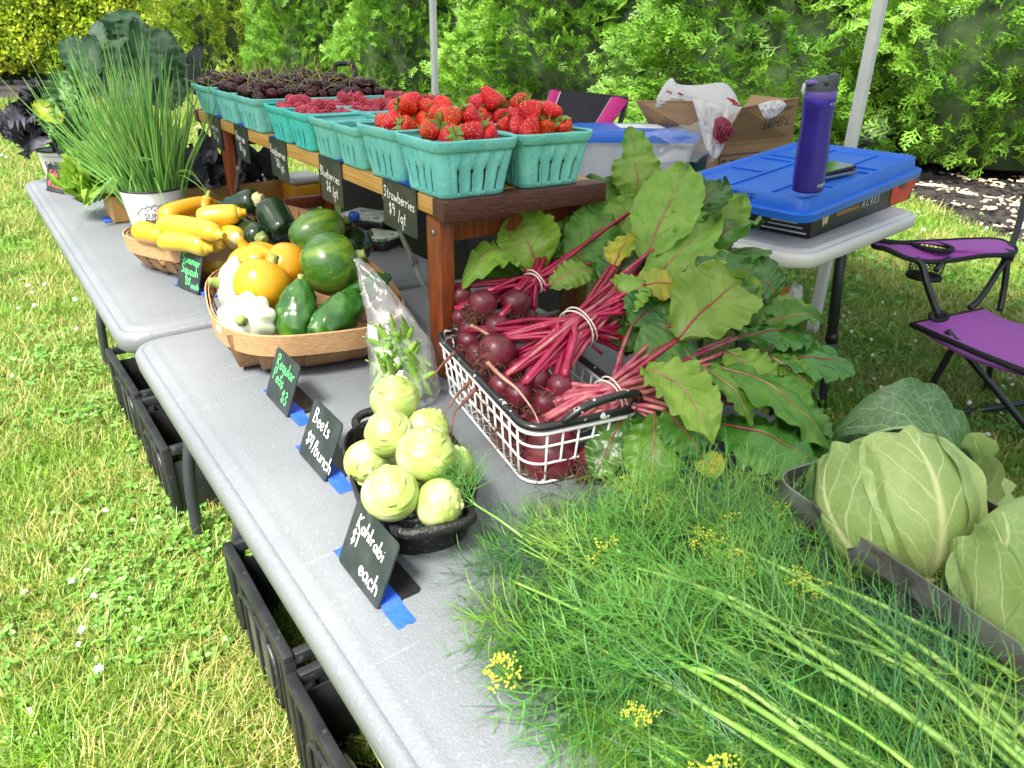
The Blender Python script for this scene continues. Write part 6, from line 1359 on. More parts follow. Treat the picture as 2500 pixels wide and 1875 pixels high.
gi.append((225,395,2.44,190,390,2.44,5,KGR,{}))
leafy(t,O,gi,prof_round)
t=thing('kale_bunch','purple black curly kale flopping over the left side of the FARM bucket','kale',O)
gi=[]
for k in range(19):
    bx=115+rnd(-45,40); by=290+rnd(-30,40); tx=rnd(-25,120); ty=rnd(205,395)
    gi.append((bx,by,2.62,tx,ty,rnd(2.45,2.75),rnd(60,95),KPU,K(ruff=(.20,12),nu=20,nvv=30,rin=.2,cup=.4)))
gi.append((130,345,2.5,70,372,2.5,34,KPU,K(cup=.6,ruff=(.03,3))))
leafy(t,O,gi,prof_round)
O=at(228,492,TZ+.02); t=thing('lettuce_head','frilly light green lettuce lying beside the trough','lettuce',O)
gi=[]
for k in range(24):
    bx=228+rnd(-22,25); by=478+rnd(-50,20); a=rnd(0,TAU); rr=rnd(20,72); gi.append((bx,by,2.28,bx-4+rr*.85*math.cos(a),min(508,432+rr*math.sin(a)*1.1),2.17+rnd(-.10,.05),rnd(60,90),LET,K(ruff=(.17,7),nu=16,nvv=20,rin=.25,cup=.7,st=False)))
leafy(t,O,gi,prof_round)
# pine trough crossing the table behind the bucket, with dark greens in it
tg=thing('pine_trough','pine plank trough lying across the far table under the riser','trough',(.145,1.005,TZ+.0008),math.radians(2))
auto_smooth(MB().box((.285,.008,.037),(.57,.016,.074),bev=.002).build('board',PINE,tg)); auto_smooth(MB().box((.285,.122,.037),(.57,.016,.074),bev=.002).build('board',PINE,tg))
for x in (.008,.562): auto_smooth(MB().box((x,.065,.036),(.016,.0975,.070),bev=.002).build('end_board',PINE,tg))
MB().box((.285,.065,.006),(.53,.096,.010)).build('floor_board',PINE,tg,smooth=False); MB().box((.285,.065,.066),(.535,.094,.006)).build('liner',BLACKP,tg,smooth=False)
O=(.45,1.07,TZ+.06); t=thing('basil_bunch','dark purple leafy herbs filling the trough under the riser','herbs',O)
gi=[]
for k in range(34):
    x=.20+.48*(k+.5)/34; p=Vector((x,1.07+rnd(-.03,.03),TZ+.07)); q=p+Vector((rnd(-.06,.06),rnd(-.08,.04),rnd(.05,.17))); (a,b,c_),(d,e,f_)=[((lambda v:(1250+F_PX*v.dot(RT)/v.dot(FWD),937.5-F_PX*v.dot(UP)/v.dot(FWD),v.dot(FWD)))(Vector(w_)-CAM)) for w_ in (p,q)]
    gi.append((a,b,c_,d,e,f_,rnd(45,70),KPU,K(ruff=(.12,7),nu=12,nvv=14,st=False)))
leafy(t,O,gi,prof_oval)

# ================================================================== UNDER AND BEHIND THE RISER
BLKF=mat('black_fabric',(.012,.012,.014),(.02,.02,.023),scale=30,rough=.8,bump=.3,bscale=300)
blk=thing('black_tote','tall black tote standing on the grass behind the grey tables','tote',(1.03,.62,0),0)
auto_smooth(MB().box((0,0,.46),(.34,.86,.90),bev=.03).build('tote_body',BLKF,blk)); auto_smooth(MB().box((0,0,.93),(.36,.88,.04),bev=.012).build('tote_lid',BLKF,blk))
ph=thing('cart_handle','black pull handle of a folding cart rising behind the cherry baskets','cart handle',atd(838,215,2.9)); p0=ph.location.copy()
MB().tube(smooth_path([atd(818,420,2.9)-p0,atd(817,190,2.9)-p0,atd(818,163,2.9)-p0,atd(826,156,2.9)-p0,atd(856,156,2.9)-p0,atd(864,163,2.9)-p0,atd(865,190,2.9)-p0,atd(865,420,2.9)-p0],40),.010,8).build('grip',BLACKP,ph)
yt=thing('plastic_tub','small orange yellow tub with white lid under the riser','tub',(.715,.985,TZ+.0008),.1); MB().box((0,0,.035),(.10,.10,.07),bev=.012).build('tub_body',mat('orange_plastic',(.75,.36,.02),rough=.35),yt); MB().box((0,0,.082),(.112,.112,.024),bev=.010).build('tub_lid',WHITET,yt)
def card_tray(label,c,rz,wx,wy,h,red=False):
    t=thing('card_reader_tray',label,'tray',(c.x,c.y,TZ),rz)
    auto_smooth(MB().box((0,0,h/2+.0005),(wx,wy,h),bev=.004).build('tray_base',BLACKP,t)); m=mat('printed_card',(.42,.48,.40),(.70,.72,.70),scale=26,rough=.35,lo=.45,hi=.55,c3=(.08,.22,.08),c3scale=34,c3lo=.55,c3hi=.6)
    auto_smooth(MB().box((0,0,h+.006),(wx*.94,wy*.94,.010),bev=.003).build('card',m,t))
    if red: auto_smooth(MB().box((-wx*.62,0,.008),(.02,.045,.014),bev=.004).build('red_clip',mat('red_plastic',(.6,.02,.02),rough=.35),t))
card_tray('black tray with a printed card near the riser stay, farther back',at(905,548,TZ),.5,.12,.17,.022); card_tray('small black tray with printed card and red clip on the table corner',at(925,598,TZ),.5,.10,.105,.020,True)
sp_=at(868,575,TZ); t=thing('hand_stamp','black hand stamp with round blue knob beside the striped squash','stamp',sp_); MB().lathe([(.016,0),(.016,.012),(.010,.02),(.008,.045),(.001,.046)],14).build('stamp_body',BLACKP,t); MB().lathe([(.001,.040),(.012,.043),(.016,.052),(.015,.062),(.009,.069),(.001,.071)],16).build('knob',mat('blue_plastic',(.015,.12,.60),rough=.25,coat=.3),t)

# ---- camp chairs
def panel(mb,q,th=.006,sag=0.0,n=8):
    a,b,c,d=[Vector(x) for x in q]; nn=(b-a).cross(d-a).normalized()
    f=lambda u,v: a.lerp(b,u).lerp(d.lerp(c,u),v)-nn*(sag*4*u*(1-u)*(1 if sag else 0))
    mb.grid(f,n,n); mb.grid(lambda u,v: f(u,1-v)-nn*th,n,n)
PINK=mat('pink_polyester',(.66,.022,.26),(.58,.016,.22),scale=90,rough=.7,bump=.3,bscale=500,sheen=.2); NAVY=mat('navy_padded_mesh',(.014,.013,.022),(.02,.02,.03),scale=60,rough=.8,bump=.5,bscale=60); PIPE=mat('pale_piping',(.72,.60,.62),rough=.6); BLUEF=mat('blue_edging',(.015,.16,.62),rough=.5); PURP=mat('purple_polyester',(.34,.035,.38),(.42,.06,.46),scale=260,rough=.7,bump=.35,bscale=600,sheen=.2); TUBEB=mat('black_tube',(.010,.010,.012),(.015,.015,.018),scale=20,rough=.28,coat=.3); TRIMB=mat('black_webbing',(.012,.012,.013),rough=.75)
pc=atd(1330,420,2.95); pc.z=0; t=thing('camp_chair','pink and navy folding camp chair behind the strawberries','camp chair',pc)
L3=lambda x,y,d: atd(x,y,d)-pc
TL,TR,BR,BL_=(1345,222,3.05),(1530,244,2.85),(1412,412,2.92),(1262,470,3.1)
def qd(u,v):
    a=[TL[i]*(1-u)+TR[i]*u for i in range(3)]; b=[BL_[i]*(1-u)+BR[i]*u for i in range(3)]; return tuple(a[i]*(1-v)+b[i]*v for i in range(3))
def pan3(u0,u1,v0,v1,m,nm):
    mb=MB(); panel(mb,[L3(*qd(u0,v0)),L3(*qd(u1,v0)),L3(*qd(u1,v1)),L3(*qd(u0,v1))],sag=.012); return mb.build(nm,m,t)
pan3(0,.13,0,1,PINK,'side_panel'); pan3(.13,.80,.0,.52,NAVY,'padded_panel'); pan3(.13,.80,.52,1,PINK,'lower_panel'); pan3(.80,1,0,1,PINK,'side_panel')
for u in (.13,.80): MB().tube([L3(*qd(u,k/8))-FWD*.006 for k in range(9)],.004,6).build('piping',PIPE,t)
MB().tube([L3(*qd(k/10,-.012))-FWD*.004 for k in range(11)],.007,6).build('top_binding',NAVY,t)
MB().tube([L3(*qd(1.01,k/8)) for k in range(9)],.006,6).build('piping',PINK,t)
mb=MB(); panel(mb,[L3(1120,560,3.0),L3(1180,470,3.2),L3(1330,480,3.1),L3(1330,590,2.9)],sag=.02); mb.build('seat',mat('maroon_polyester',(.12,.008,.05),rough=.8),t)
MB().tube(smooth_path([L3(1112,535,3.02),L3(1118,580,3.0),L3(1140,606,2.97),L3(1200,606,2.95),L3(1330,600,2.9)],20),.013,8).build('seat_edging',BLUEF,t)
for a,b in (((1125,520,3.0),(1190,640,2.9)),((1340,590,2.9),(1180,760,2.95)),((1200,600,2.95),(1330,760,2.95)),((1345,222,3.06),(1250,640,3.0)),((1530,244,2.86),(1400,700,2.9))):
    p,q=L3(*a),L3(*b); q=q if q.z>0 else q.lerp(p,(-q.z)/(p.z-q.z)) ; MB().tube([p,q],.010,8).build('frame_tube',TUBEB,t)

pc=Vector((2.6,-.4,0)); t=thing('camp_chair','purple folding camp chair with cup holder at the right edge','camp chair',pc)
L3=lambda x,y,d: atd(x,y,d)-pc
def gnd(x,y):
    p=at(x,y,.012)-pc; return p
# armrest: outline sheet with dip
arm=[(2132,590,2.46),(2150,585,2.47),(2200,590,2.50),(2290,586,2.58),(2380,582,2.66),(2440,584,2.70),(2478,602,2.66),(2470,618,2.60),(2400,622,2.54),(2320,634,2.48),(2262,636,2.44),(2215,628,2.42),(2165,606,2.42),(2136,600,2.44)]
ap=[L3(*a) for a in arm]; cen=sum(ap,Vector())/len(ap)
hole_c=L3(2275,601,2.52); ax=(L3(2325,604,2.53)-L3(2225,600,2.50)); ex=ax.normalized(); ey=Vector((0,0,1)).cross(ex).normalized()
hr=ax.length*.42
n=48; ring=[hole_c+ex*hr*math.cos(TAU*i/n)+ey*hr*.85*math.sin(TAU*i/n) for i in range(n)]
outer=smooth_path(ap+[ap[0]],n+1)[:n]
off=min(range(n),key=lambda k:(outer[k]-ring[0]).length); outer=outer[off:]+outer[:off]
if (outer[n//4]-ring[n//4]).length>(outer[-n//4]-ring[n//4]).length: outer=[outer[0]]+outer[1:][::-1]
mb=MB(); vs=[]; 
for k in range(6): vs+=[ring[i].lerp(outer[i],k/5) for i in range(n)]
mb.add(vs,[(k*n+i,k*n+(i+1)%n,(k+1)*n+(i+1)%n,(k+1)*n+i) for k in range(5) for i in range(n)]); mb.build('armrest',PURP,t)
MB().tube([p-Vector((0,0,.004)) for p in outer],.0085,7,closed=True).build('armrest_binding',TRIMB,t)
MB().tube(ring,.008,8,closed=True).build('cup_ring',TRIMB,t)
NET=bpy.data.materials.new('cup_net'); NET.use_nodes=True; _n=NET.node_tree; _b=_n.nodes['Principled BSDF']; _b.inputs['Base Color'].default_value=(.012,.012,.013,1)
for i in range(26):
    a=TAU*i/26; 
    for s in (-1,1):
        P=[]; 
        for k in range(9):
            v=k/8; aa=a+s*v*1.2; rr=hr*(1-.22*v); P.append(hole_c+ex*rr*math.cos(aa)+ey*rr*.85*math.sin(aa)-Vector((0,0,.105*v)))
        if s==1: nb=MB() if i==0 else nb
        nb.tube(P,.0011,3,caps=False) if not (i==0 and s==-1) else None
o=nb.build('cup_net',NET,t); o['kind']='stuff'
MB().tube([hole_c+ex*hr*.78*math.cos(TAU*i/24)+ey*hr*.66*math.sin(TAU*i/24)-Vector((0,0,.107)) for i in range(24)],.010,6,closed=True).build('cup_base',TRIMB,t)
def tb_(pts,r,nm='frame_tube',m=TUBEB): MB().tube(smooth_path([L3(*p) if isinstance(p,tuple) else p for p in pts],max(2,4*len(pts))),r,10).build(nm,m,t)
tb_([(2236,632,2.43),(2252,650,2.43),(2262,690,2.43),(2292,775,2.44)],.0115)
tb_([(2318,632,2.48),(2300,640,2.47),(2284,660,2.46)],.009)
FL,FR,BR2,BL2=(2226,788,2.45),(2560,925,2.10),(2640,800,2.55),(2400,752,2.72)
mb=MB(); panel(mb,[L3(*FL),L3(*FR),L3(*BR2),L3(*BL2)],sag=.03,n=14); mb.build('seat',PURP,t)
MB().tube([L3(*FL)-Vector((0,0,.006)),L3(*[(FL[i]+FR[i])/2 for i in range(3)])-Vector((0,0,.010)),L3(*FR)-Vector((0,0,.006))],.010,8).build('seat_binding',TRIMB,t)
MB().tube([L3(*FL)-Vector((0,0,.006)),L3(*BL2)-Vector((0,0,.006))],.008,8).build('seat_binding',TRIMB,t)
MB().tube([L3(2292+22*math.cos(TAU*i/20),772+10*math.sin(TAU*i/20),2.44) for i in range(20)],.008,6,closed=True).build('post_socket',TRIMB,t)
g1=gnd(2215,1045); tb_([(2338,828,2.42),g1],.0115); g2=gnd(2560,1110); tb_([(2312,808,2.44),g2],.0115)
g3=gnd(2405,968); tb_([(2428,838,2.66),g3],.0115); MB().tube([g3-Vector((0,0,.01)),g3+Vector((0,0,.05))],.017,8).build('foot_cap',TUBEB,t)
tb_([g1+Vector((.02,0,.03)),gnd(2470,1022)+Vector((0,0,.06)),gnd(2560,1000)+Vector((0,0,.08))],.0105); tb_([gnd(2440,945)+Vector((0,0,.12)),(2560,880,2.3)],.0105)
tb_([(2504,478,2.72),(2470,600,2.66),(2400,720,2.64),(2366,752,2.64)],.0115); tb_([(2462,612,2.64),(2452,700,2.68),(2440,760,2.70)],.0115); tb_([(2540,640,2.7),(2512,780,2.6)],.011)
MB().tube([L3(2448,618,2.63),L3(2478,626,2.61)],.020,10).build('hinge',TUBEB,t)
mb=MB(); panel(mb,[L3(2640,330,2.9),L3(2520,470,2.75),L3(2530,770,2.66),L3(2660,790,2.6)],sag=.02); mb.build('backrest',PURP,t)

# ================================================================== WHITE TABLE AND WHAT STANDS ON IT
WZ=.78
wt=thing('folding_table','white folding table with black legs behind the beets, holding boxes','folding table',(1.478,-.415,0),math.radians(8))
auto_smooth(table_top(1.75,.79,th=.048,r=.075).build('tabletop',WHITET,wt,loc=(.395,.875,WZ)),55)
for y in (.20,1.5):
    for x in (.10,.69):
        lx=x+(.03 if x>.4 else -.02); g=MB(); g.tube([(x,y,WZ-.045),(lx,y-.03,.30)],.0185,10); g.build('leg',DARKMET,wt); g=MB(); g.tube([(lx,y-.03,.31),(lx+.004,y-.045,.03)],.0155,10); g.build('leg_extension',DARKMET,wt); g=MB(); g.tube([(lx,y-.03,.295),(lx,y-.03,.33)],.022,10); g.build('collar',BLACKP,wt)
    MB().tube([(.08,y-.045,.028),(.72,y-.045,.028)],.0165,10).build('foot_bar',DARKMET,wt)
    for xx in (.12,.17): MB().tube([(xx,y+.35,WZ-.05),(.115,y-.01,.46)],.006,6).build('brace',DARKMET,wt)
# produce box
LIDB=mat('blue_lid_plastic',(.012,.125,.62),(.02,.155,.68),scale=6,rough=.33,spec=.5,bump=.05,bscale=200)
bn=at(1975,585,WZ); br=at(2222,486,WZ); X=(br-bn); bl_=X.length; ang=math.atan2(X.y,X.x)
BXB=mat('black_carton',(.010,.010,.012),(.016,.016,.018),scale=12,rough=.4); OWHT=mat('white_print',(.78,.78,.78),rough=.6); GOLD=mat('gold_print',(.62,.27,.05),(.75,.42,.12),scale=18,rough=.5); RPEP=mat('red_pepper_print',(.55,.010,.008),(.72,.03,.02),scale=18,rough=.3); GPEP=mat('green_pepper_print',(.05,.03,.01),rough=.4); CREAM=mat('cream_print',(.80,.60,.36),(.85,.72,.50),scale=20,rough=.5)
pbx=thing('produce_carton','flat black produce carton printed ACRES with red peppers, under the blue lid','carton',(bn.x,bn.y,WZ+.001),ang)
BD,BHh=.46,.078
auto_smooth(MB().box((bl_/2,BD/2,BHh/2),(bl_,BD,BHh),bev=.002).build('carton_body',BXB,pbx))
fr=Matrix.Translation((0,-.0012,0))@Matrix.Rotation(PI/2,4,'X')
print_text('A C R E S',.034,OWHT,pbx,fr@Matrix.Translation((.43*bl_,.034,0)),spacing=1.0)
for z in (.040,.046): MB().box((bl_*.30,-.0012,z),(bl_*.20,.0012,.0028)).build('gold_line',GOLD,pbx,smooth=False)
mb=MB(); mb.add([(.05,-.0012,.074),(.085,-.0012,.074),(.12,-.0012,.072),(.094,-.0012,.022),(.085,-.0012,.034),(.074,-.0012,.020)],[(0,1,4,5),(1,2,3,4)]); mb.build('emblem',CREAM,pbx,smooth=False)
print_text('W',.05,GOLD,pbx,fr@Matrix.Translation((.062,.036,.0008)))
for k,(cx_,cz,rx,rz_) in enumerate(((.80,.040,.055,.036),(.90,.036,.060,.038),(.855,.022,.040,.020),(.955,.050,.040,.026))):
    mb=MB(); mb.add([(cx_*bl_+rx*math.cos(TAU*i/24)*(1+.12*math.cos(3*TAU*i/24+k)),-.0012-.0004*k,max(.002,min(.077,cz+rz_*math.sin(TAU*i/24)))) for i in range(24)],[tuple(range(24))]); mb.build('pepper_print',RPEP,pbx,smooth=False)
mb=MB(); mb.add([(.80*bl_,-.0032,.060),(.85*bl_,-.0032,.045),(.89*bl_,-.0032,.062),(.87*bl_,-.0032,.077),(.82*bl_,-.0032,.077)],[(0,1,2,3,4)]); mb.build('pepper_stem_print',GPEP,pbx,smooth=False)
ls=Matrix(((0,0,-1,-.0012),(-1,0,0,0),(0,1,0,0),(0,0,0,1)))
print_text('PRODUIT DU CANADA',.020,OWHT,pbx,ls@Matrix.Translation((-.40,.038,0))); print_text('CANADA No.1',.020,OWHT,pbx,ls@Matrix.Translation((-.37,.014,0)))
for q in range(4): MB().box((-.0012,.085-.004*q,.058-.011*q),(.0012,.10-.012*(q%3),.0035)).build('address_line',OWHT,pbx,smooth=False)
MB().box((-.0012,.075,.012),(.0012,.13,.0045)).build('address_line',OWHT,pbx,smooth=False)
# blue lid, tipped a little
N0=at(1968,486,.917); R0=at(2240,380,.968); X=(R0-N0); a_=X.length; X.normalize(); Y=Vector((0,0,1)).cross(X).normalized(); Z=X.cross(Y)
LW=.37; LF=Matrix((X,Y,Z)).transposed(); ML=Matrix.Translation(N0)@LF.to_4x4()
lid=thing('tote_lid','bright blue plastic tote lid lying on the black carton','tote lid',N0); lid.matrix_basis=ML
mb=MB(); sec=[(-.022,-.055),(-.024,-.036),(-.020,-.034),(-.008,-.032),(-.004,-.004),(0,0),(.004,0),(.008,-.001),(.016,-.012),(.03,-.0125)]
loops=[[(x+a_/2,y+LW/2,z) for x,y in rrect(a_/2-i,LW/2-i,max(.012,.03-i*.5),6)] for i,z in sec]; loft(mb,loops,cap0=False); auto_smooth(mb.build('lid_shell',LIDB,lid))
for k,(u0,v0,u1,v1) in enumerate(((.62,.03,.62,.97),(.70,.03,.70,.97),(.05,.33,.62,.33),(.05,.66,.62,.66),(.70,.30,.97,.30),(.70,.66,.97,.66),(.30,.05,.30,.33),(.36,.66,.36,.95))):
    p,q=Vector((u0*a_,v0*LW,-.0105)),Vector((u1*a_,v1*LW,-.0105)); d=q-p; MB().box((p+q)/2,(d.length if abs(d.x)>.01 else .012,d.length if abs(d.y)>.01 else .012,.005)).build('rib',LIDB,lid,smooth=False)
print_text('EXTRA STUFF',.030,mat('blue_marker',(.008,.06,.35),rough=.5),lid,Matrix(((0,0,-1,-.0075),(-1,0,0,LW*.86),(0,1,0,-.029),(0,0,0,1))))
# tumbler
BOT=mat('purple_metallic',(.055,.036,.40),(.065,.042,.46),scale=4,rough=.30,metal=.55,c3=(.6,.6,.7),c3scale=80,c3lo=.76,c3hi=.78); LILAC=mat('lilac_plastic',(.17,.10,.46),rough=.4); GREYP=mat('slate_grey_plastic',(.055,.07,.085),rough=.45); SILV=mat('bright_print',(.8,.8,.85),rough=.4)
bp_=at(1971,462,N0.z-.012+.03); db=depth_of(bp_); S_=db/F_PX
t=thing('tumbler','tall purple steel tumbler with grey lid standing on the blue lid','bottle',bp_,facing(bp_)); t.matrix_basis=Matrix.Translation(bp_-Vector((0,0,.002)))@Matrix.Rotation(-math.acos(min(1,Z.z))*1.15,4,Vector((0,0,1)).cross(Z).normalized()*-1)@Matrix.Rotation(facing(bp_),4,'Z')
hb=268*S_*.99; rb_=37*S_
pr=[(.90,0),(.97,.006),(.985,.02),(1.0,.10),(1.0,.30),(.97,.42),(.90,.55),(.93,.66),(.97,.74),(.98,.80),(.965,.805)]
MB().lathe([(.001,0)]+[(r*rb_,z*hb) for r,z in pr]+[(.001,.806*hb)],36).build('steel_body',BOT,t)
MB().lathe([(.96*rb_,.805*hb),(.97*rb_,.81*hb),(.97*rb_,.86*hb),(.90*rb_,.875*hb),(.001,.876*hb)],32).build('collar',LILAC,t)
mb=MB(); mb.lathe([(.95*rb_,.865*hb),(.93*rb_,.90*hb),(.80*rb_,.955*hb),(.5*rb_,.975*hb),(.001,.978*hb)],28); auto_smooth(mb.build('lid_dome',GREYP,t))
Rv=Vector((0,1,0)) # right of the viewer in tumbler space
mb=MB(); mb.box((.05*rb_,.62*rb_,.935*hb),(1.0*rb_,.75*rb_,.135*hb),bev=.012); auto_smooth(mb.build('drink_spout',GREYP,t))
mb=MB(); mb.box((.55*rb_,-.25*rb_,.935*hb),(.55*rb_,1.35*rb_,.042*hb),bev=.006); auto_smooth(mb.build('carry_loop',LILAC,t)); MB().tube([(.83*rb_,.28*rb_,.935*hb),(.87*rb_,.28*rb_,.935*hb)],.006,10).build('hinge_pin',GREYP,t)
mb=MB(); mb.tube([(.55*rb_,-.96*rb_,.93*hb),(.62*rb_,-1.02*rb_,.88*hb),(.62*rb_,-.97*rb_,.84*hb)],.004,6); mb.build('strap',WHITET,t)
def bb_(co,z0=.06,x0=.0):
    r=rb_*1.003; a=(co.x+x0)/r; return Vector((r*math.cos(a),r*math.sin(a),z0*hb+co.y))
print_text('contigo',.016,SILV,t,Matrix.Identity(4),bend=lambda co: bb_(co,.055,rb_*.62)); print_text('AUTOSEAL',.008,SILV,t,Matrix.Identity(4),bend=lambda co: Vector((bb_(co,.755,rb_*.7).x*.985,bb_(co,.755,rb_*.7).y*.985,bb_(co,.755,0).z)))
# phones on the lid
for k,(x,y,dz,lab,m) in enumerate(((2040,441,0.0,'silver edged phone lying under the other phone','a'),(2035,436,.011,'black phone lying on top beside the tumbler','b'))):
    p=N0+X*(.27+.0*k)+Y*.10+Z*(-.0075+dz); t=thing('mobile_phone',lab,'phone',p); t.matrix_basis=Matrix.Translation(p)@LF.to_4x4()@Matrix.Rotation(-.25+.1*k,4,'Z')
    auto_smooth(MB().box((0,0,.004),(.155,.078,.009),bev=.003).build('phone_body',mat('grey_metal',(.3,.31,.33),rough=.3,metal=.6) if k==0 else BLACKP,t)); auto_smooth(MB().box((0,0,.0088),(.148,.072,.001)).build('phone_screen',mat('phone_glass',(.01,.014,.014),rough=.06,coat=1.0),t))
# clear tub with blue lid
CLR=mat('frosted_plastic',(.62,.65,.70),(.70,.72,.76),scale=5,rough=.3,trans=.35)
ca=at(1470,462,WZ); 
tubc=Vector((1.80,.55,WZ)); t=thing('storage_tub','frosted plastic tub with blue snap lid in front of the cardboard box','storage tub',(1.80,.555,WZ+.001),math.radians(-32))
mb=MB(); loft(mb,[[(x,y,z) for x,y in rrect(.20*k,.145*k,.035,6)] for k,z in ((.86,0),(.88,.004),(.97,.14),(1.02,.146),(1.02,.156))]); auto_smooth(mb.build('tub_body',CLR,t))
mb=MB(); loft(mb,[[(x,y,z) for x,y in rrect(.20*k,.145*k+.0*k,.035,6)] for k,z in ((1.05,.152),(1.06,.172),(1.03,.182),(.98,.184),(.95,.176),(.90,.176),(.88,.186),(.5,.188))]); auto_smooth(mb.build('tub_lid',LIDB,t))
for s in (-1,1): auto_smooth(MB().box((s*.215,0,.13),(.012,.10,.075),bev=.004).build('latch',mat('pale_latch',(.62,.66,.72),rough=.3),t))
MB().box((0.02,0,.190),(.16,.12,.002)).build('paper_sheet',mat('paper_white',(.8,.82,.84)),t,smooth=False)
# carton of carrier bags
CARD=mat('corrugated_card',(.36,.225,.115),(.31,.185,.09),scale=4,rough=.75,bump=.12,bscale=120,stretch=(1,1,8)); CARDD=mat('inside_card',(.42,.28,.16),(.38,.24,.13),scale=4,rough=.8); NVY=mat('navy_print',(.012,.02,.07),rough=.7); TEALP=mat('teal_print',(.02,.07,.085),rough=.7)
dbx=2.52; Pc=atd(1752,358,dbx); th=math.radians(-2)
bx=thing('bag_carton','open cardboard carton printed T-SHIRT CARRY-OUT BAGS with white bags spilling out','carton',(Pc.x,Pc.y,WZ+.001),th)
H_=Pc.z-WZ; LX,LY=.40,.30
def wall(c,d,nm='wall'): return MB().box(c,d).build(nm,CARD,bx,smooth=False)
wall((LX/2,.002,H_/2),(LX,.004,H_)); wall((LX/2,LY-.002,H_/2),(LX,.004,H_)); wall((.002,LY/2,H_/2),(.004,LY-.009,H_)); wall((LX-.002,LY/2,H_/2),(.004,LY-.009,H_)); MB().box((LX/2,LY/2,.003),(LX-.01,LY-.01,.004)).build('carton_floor',CARD,bx,smooth=False)
def flap(pts,nm='flap',m=None):
    mb=MB(); a,b,c,d=[Vector(p) for p in pts]; n=(b-a).cross(d-a).normalized()*.002; mb.add([a-n,b-n,c-n,d-n,a+n,b+n,c+n,d+n],[(3,2,1,0),(4,5,6,7),(0,1,5,4),(1,2,6,5),(2,3,7,6),(3,0,4,7)]); return mb.build(nm,m or CARD,bx,smooth=False)
inv=Matrix.Rotation(-th,3,'Z'); LB=lambda x,y,d: inv@(atd(x,y,d)-Vector((Pc.x,Pc.y,WZ+.001)))
inv=Matrix.Rotation(-th,3,'Z'); LB=lambda x,y,d: inv@(atd(x,y,d)-Vector((Pc.x,Pc.y,WZ+.001)))
F2=[Vector((.002,-.001,H_)),Vector((LX,-.001,H_)),LB(1950,238,2.60),LB(1812,262,2.40)]; flap(F2)
flap([Vector((-.001,LY,H_)),Vector((-.001,0,H_)),LB(1724,247,2.50),LB(1553,246,2.66)])
flap([Vector((LX,LY,H_)),Vector((0,LY,H_)),LB(1620,236,2.86),LB(1800,250,3.0)]); flap([Vector((LX,0,H_)),Vector((LX,LY,H_)),LB(1835,232,2.95),LB(1948,244,2.80)],m=CARDD)
fr=Matrix.Translation((0,-.0012,0))@Matrix.Rotation(PI/2,4,'X')
print_text('T-SHIRT',.052,NVY,bx,fr@Matrix.Translation((.024,H_-.085,0))); print_text('CARRY-OUT BAGS',.024,NVY,bx,fr@Matrix.Translation((.024,H_-.115,0))); print_text('1000 BAGS',.024,CARDD,bx,fr@Matrix.Translation((.275,H_-.080,.001)))
MB().box((.335,-.0011,H_-.072),(.13,.001,.038)).build('print_panel',NVY,bx,smooth=False)
for x0,x1,z0,z1 in ((.016,.222,H_-.128,H_-.125),(.016,.222,H_-.035,H_-.032),(.016,.019,H_-.125,H_-.035),(.219,.222,H_-.125,H_-.035)): MB().box(((x0+x1)/2,-.0011,(z0+z1)/2),(x1-x0,.001,z1-z0)).build('print_frame',NVY,bx,smooth=False)
for s in (0,.022): 
    P=[(.232+s,-.001,H_-.125),(.240+s,-.001,H_-.04),(.248+s,-.001,H_-.04),(.252+s,-.001,H_-.085)]; MB().tube(P,.0022,4).build('bag_drawing',NVY,bx)
# print on the lifted front flap, upside down
fx=(F2[3]-F2[2]).normalized(); fy=(F2[1]-F2[2]); fy=(fy-fx*fy.dot(fx)).normalized(); fn=fx.cross(fy); fa=F2[2]
MF=Matrix(((fx.x,fy.x,fn.x,fa.x),(fx.y,fy.y,fn.y,fa.y),(fx.z,fy.z,fn.z,fa.z),(0,0,0,1)))@Matrix.Translation((0,0,.0035))
print_text('T-SHIRT',.050,NVY,bx,MF@Matrix.Translation((.02,.055,.002))); print_text('CARRY-OUT BAGS',.022,NVY,bx,MF@Matrix.Translation((.02,.022,.002)))
MB().box((-.0012,.10,H_*.55),(.001,.12,H_*.5)).build('print_panel',TEALP,bx,smooth=False)
# bags
PLW=mat('white_carrier_film',(.80,.80,.81),(.74,.73,.74),scale=8,rough=.35,trans=.25,bump=.5,bscale=22); PLR=mat('red_bag_print',(.60,.05,.08),rough=.5,trans=.2)
def crumple(label,c,rad,m,sd,M=None,amp=.35,name='carrier_bag',red=False):
    bm=bmesh.new(); bmesh.ops.create_icosphere(bm,subdivisions=5,radius=1.0)
    for v in bm.verts:
        n=v.co.normalized(); k=1+amp*noise.noise(n*1.6+Vector((sd,0,0)))+amp*.9*abs(noise.noise(n*3.3+Vector((0,sd,0))))-amp*.5*abs(noise.noise(n*7+Vector((0,0,sd)))); v.co=Vector((n.x*rad[0],n.y*rad[1],n.z*rad[2]))*k
    me=bpy.data.meshes.new(name); bm.to_mesh(me); bm.free(); me.materials.append(m); me.polygons.foreach_set('use_smooth',[True]*len(me.polygons)); o=link(name,me,loc=c); return tag(o,label,'carrier bag')
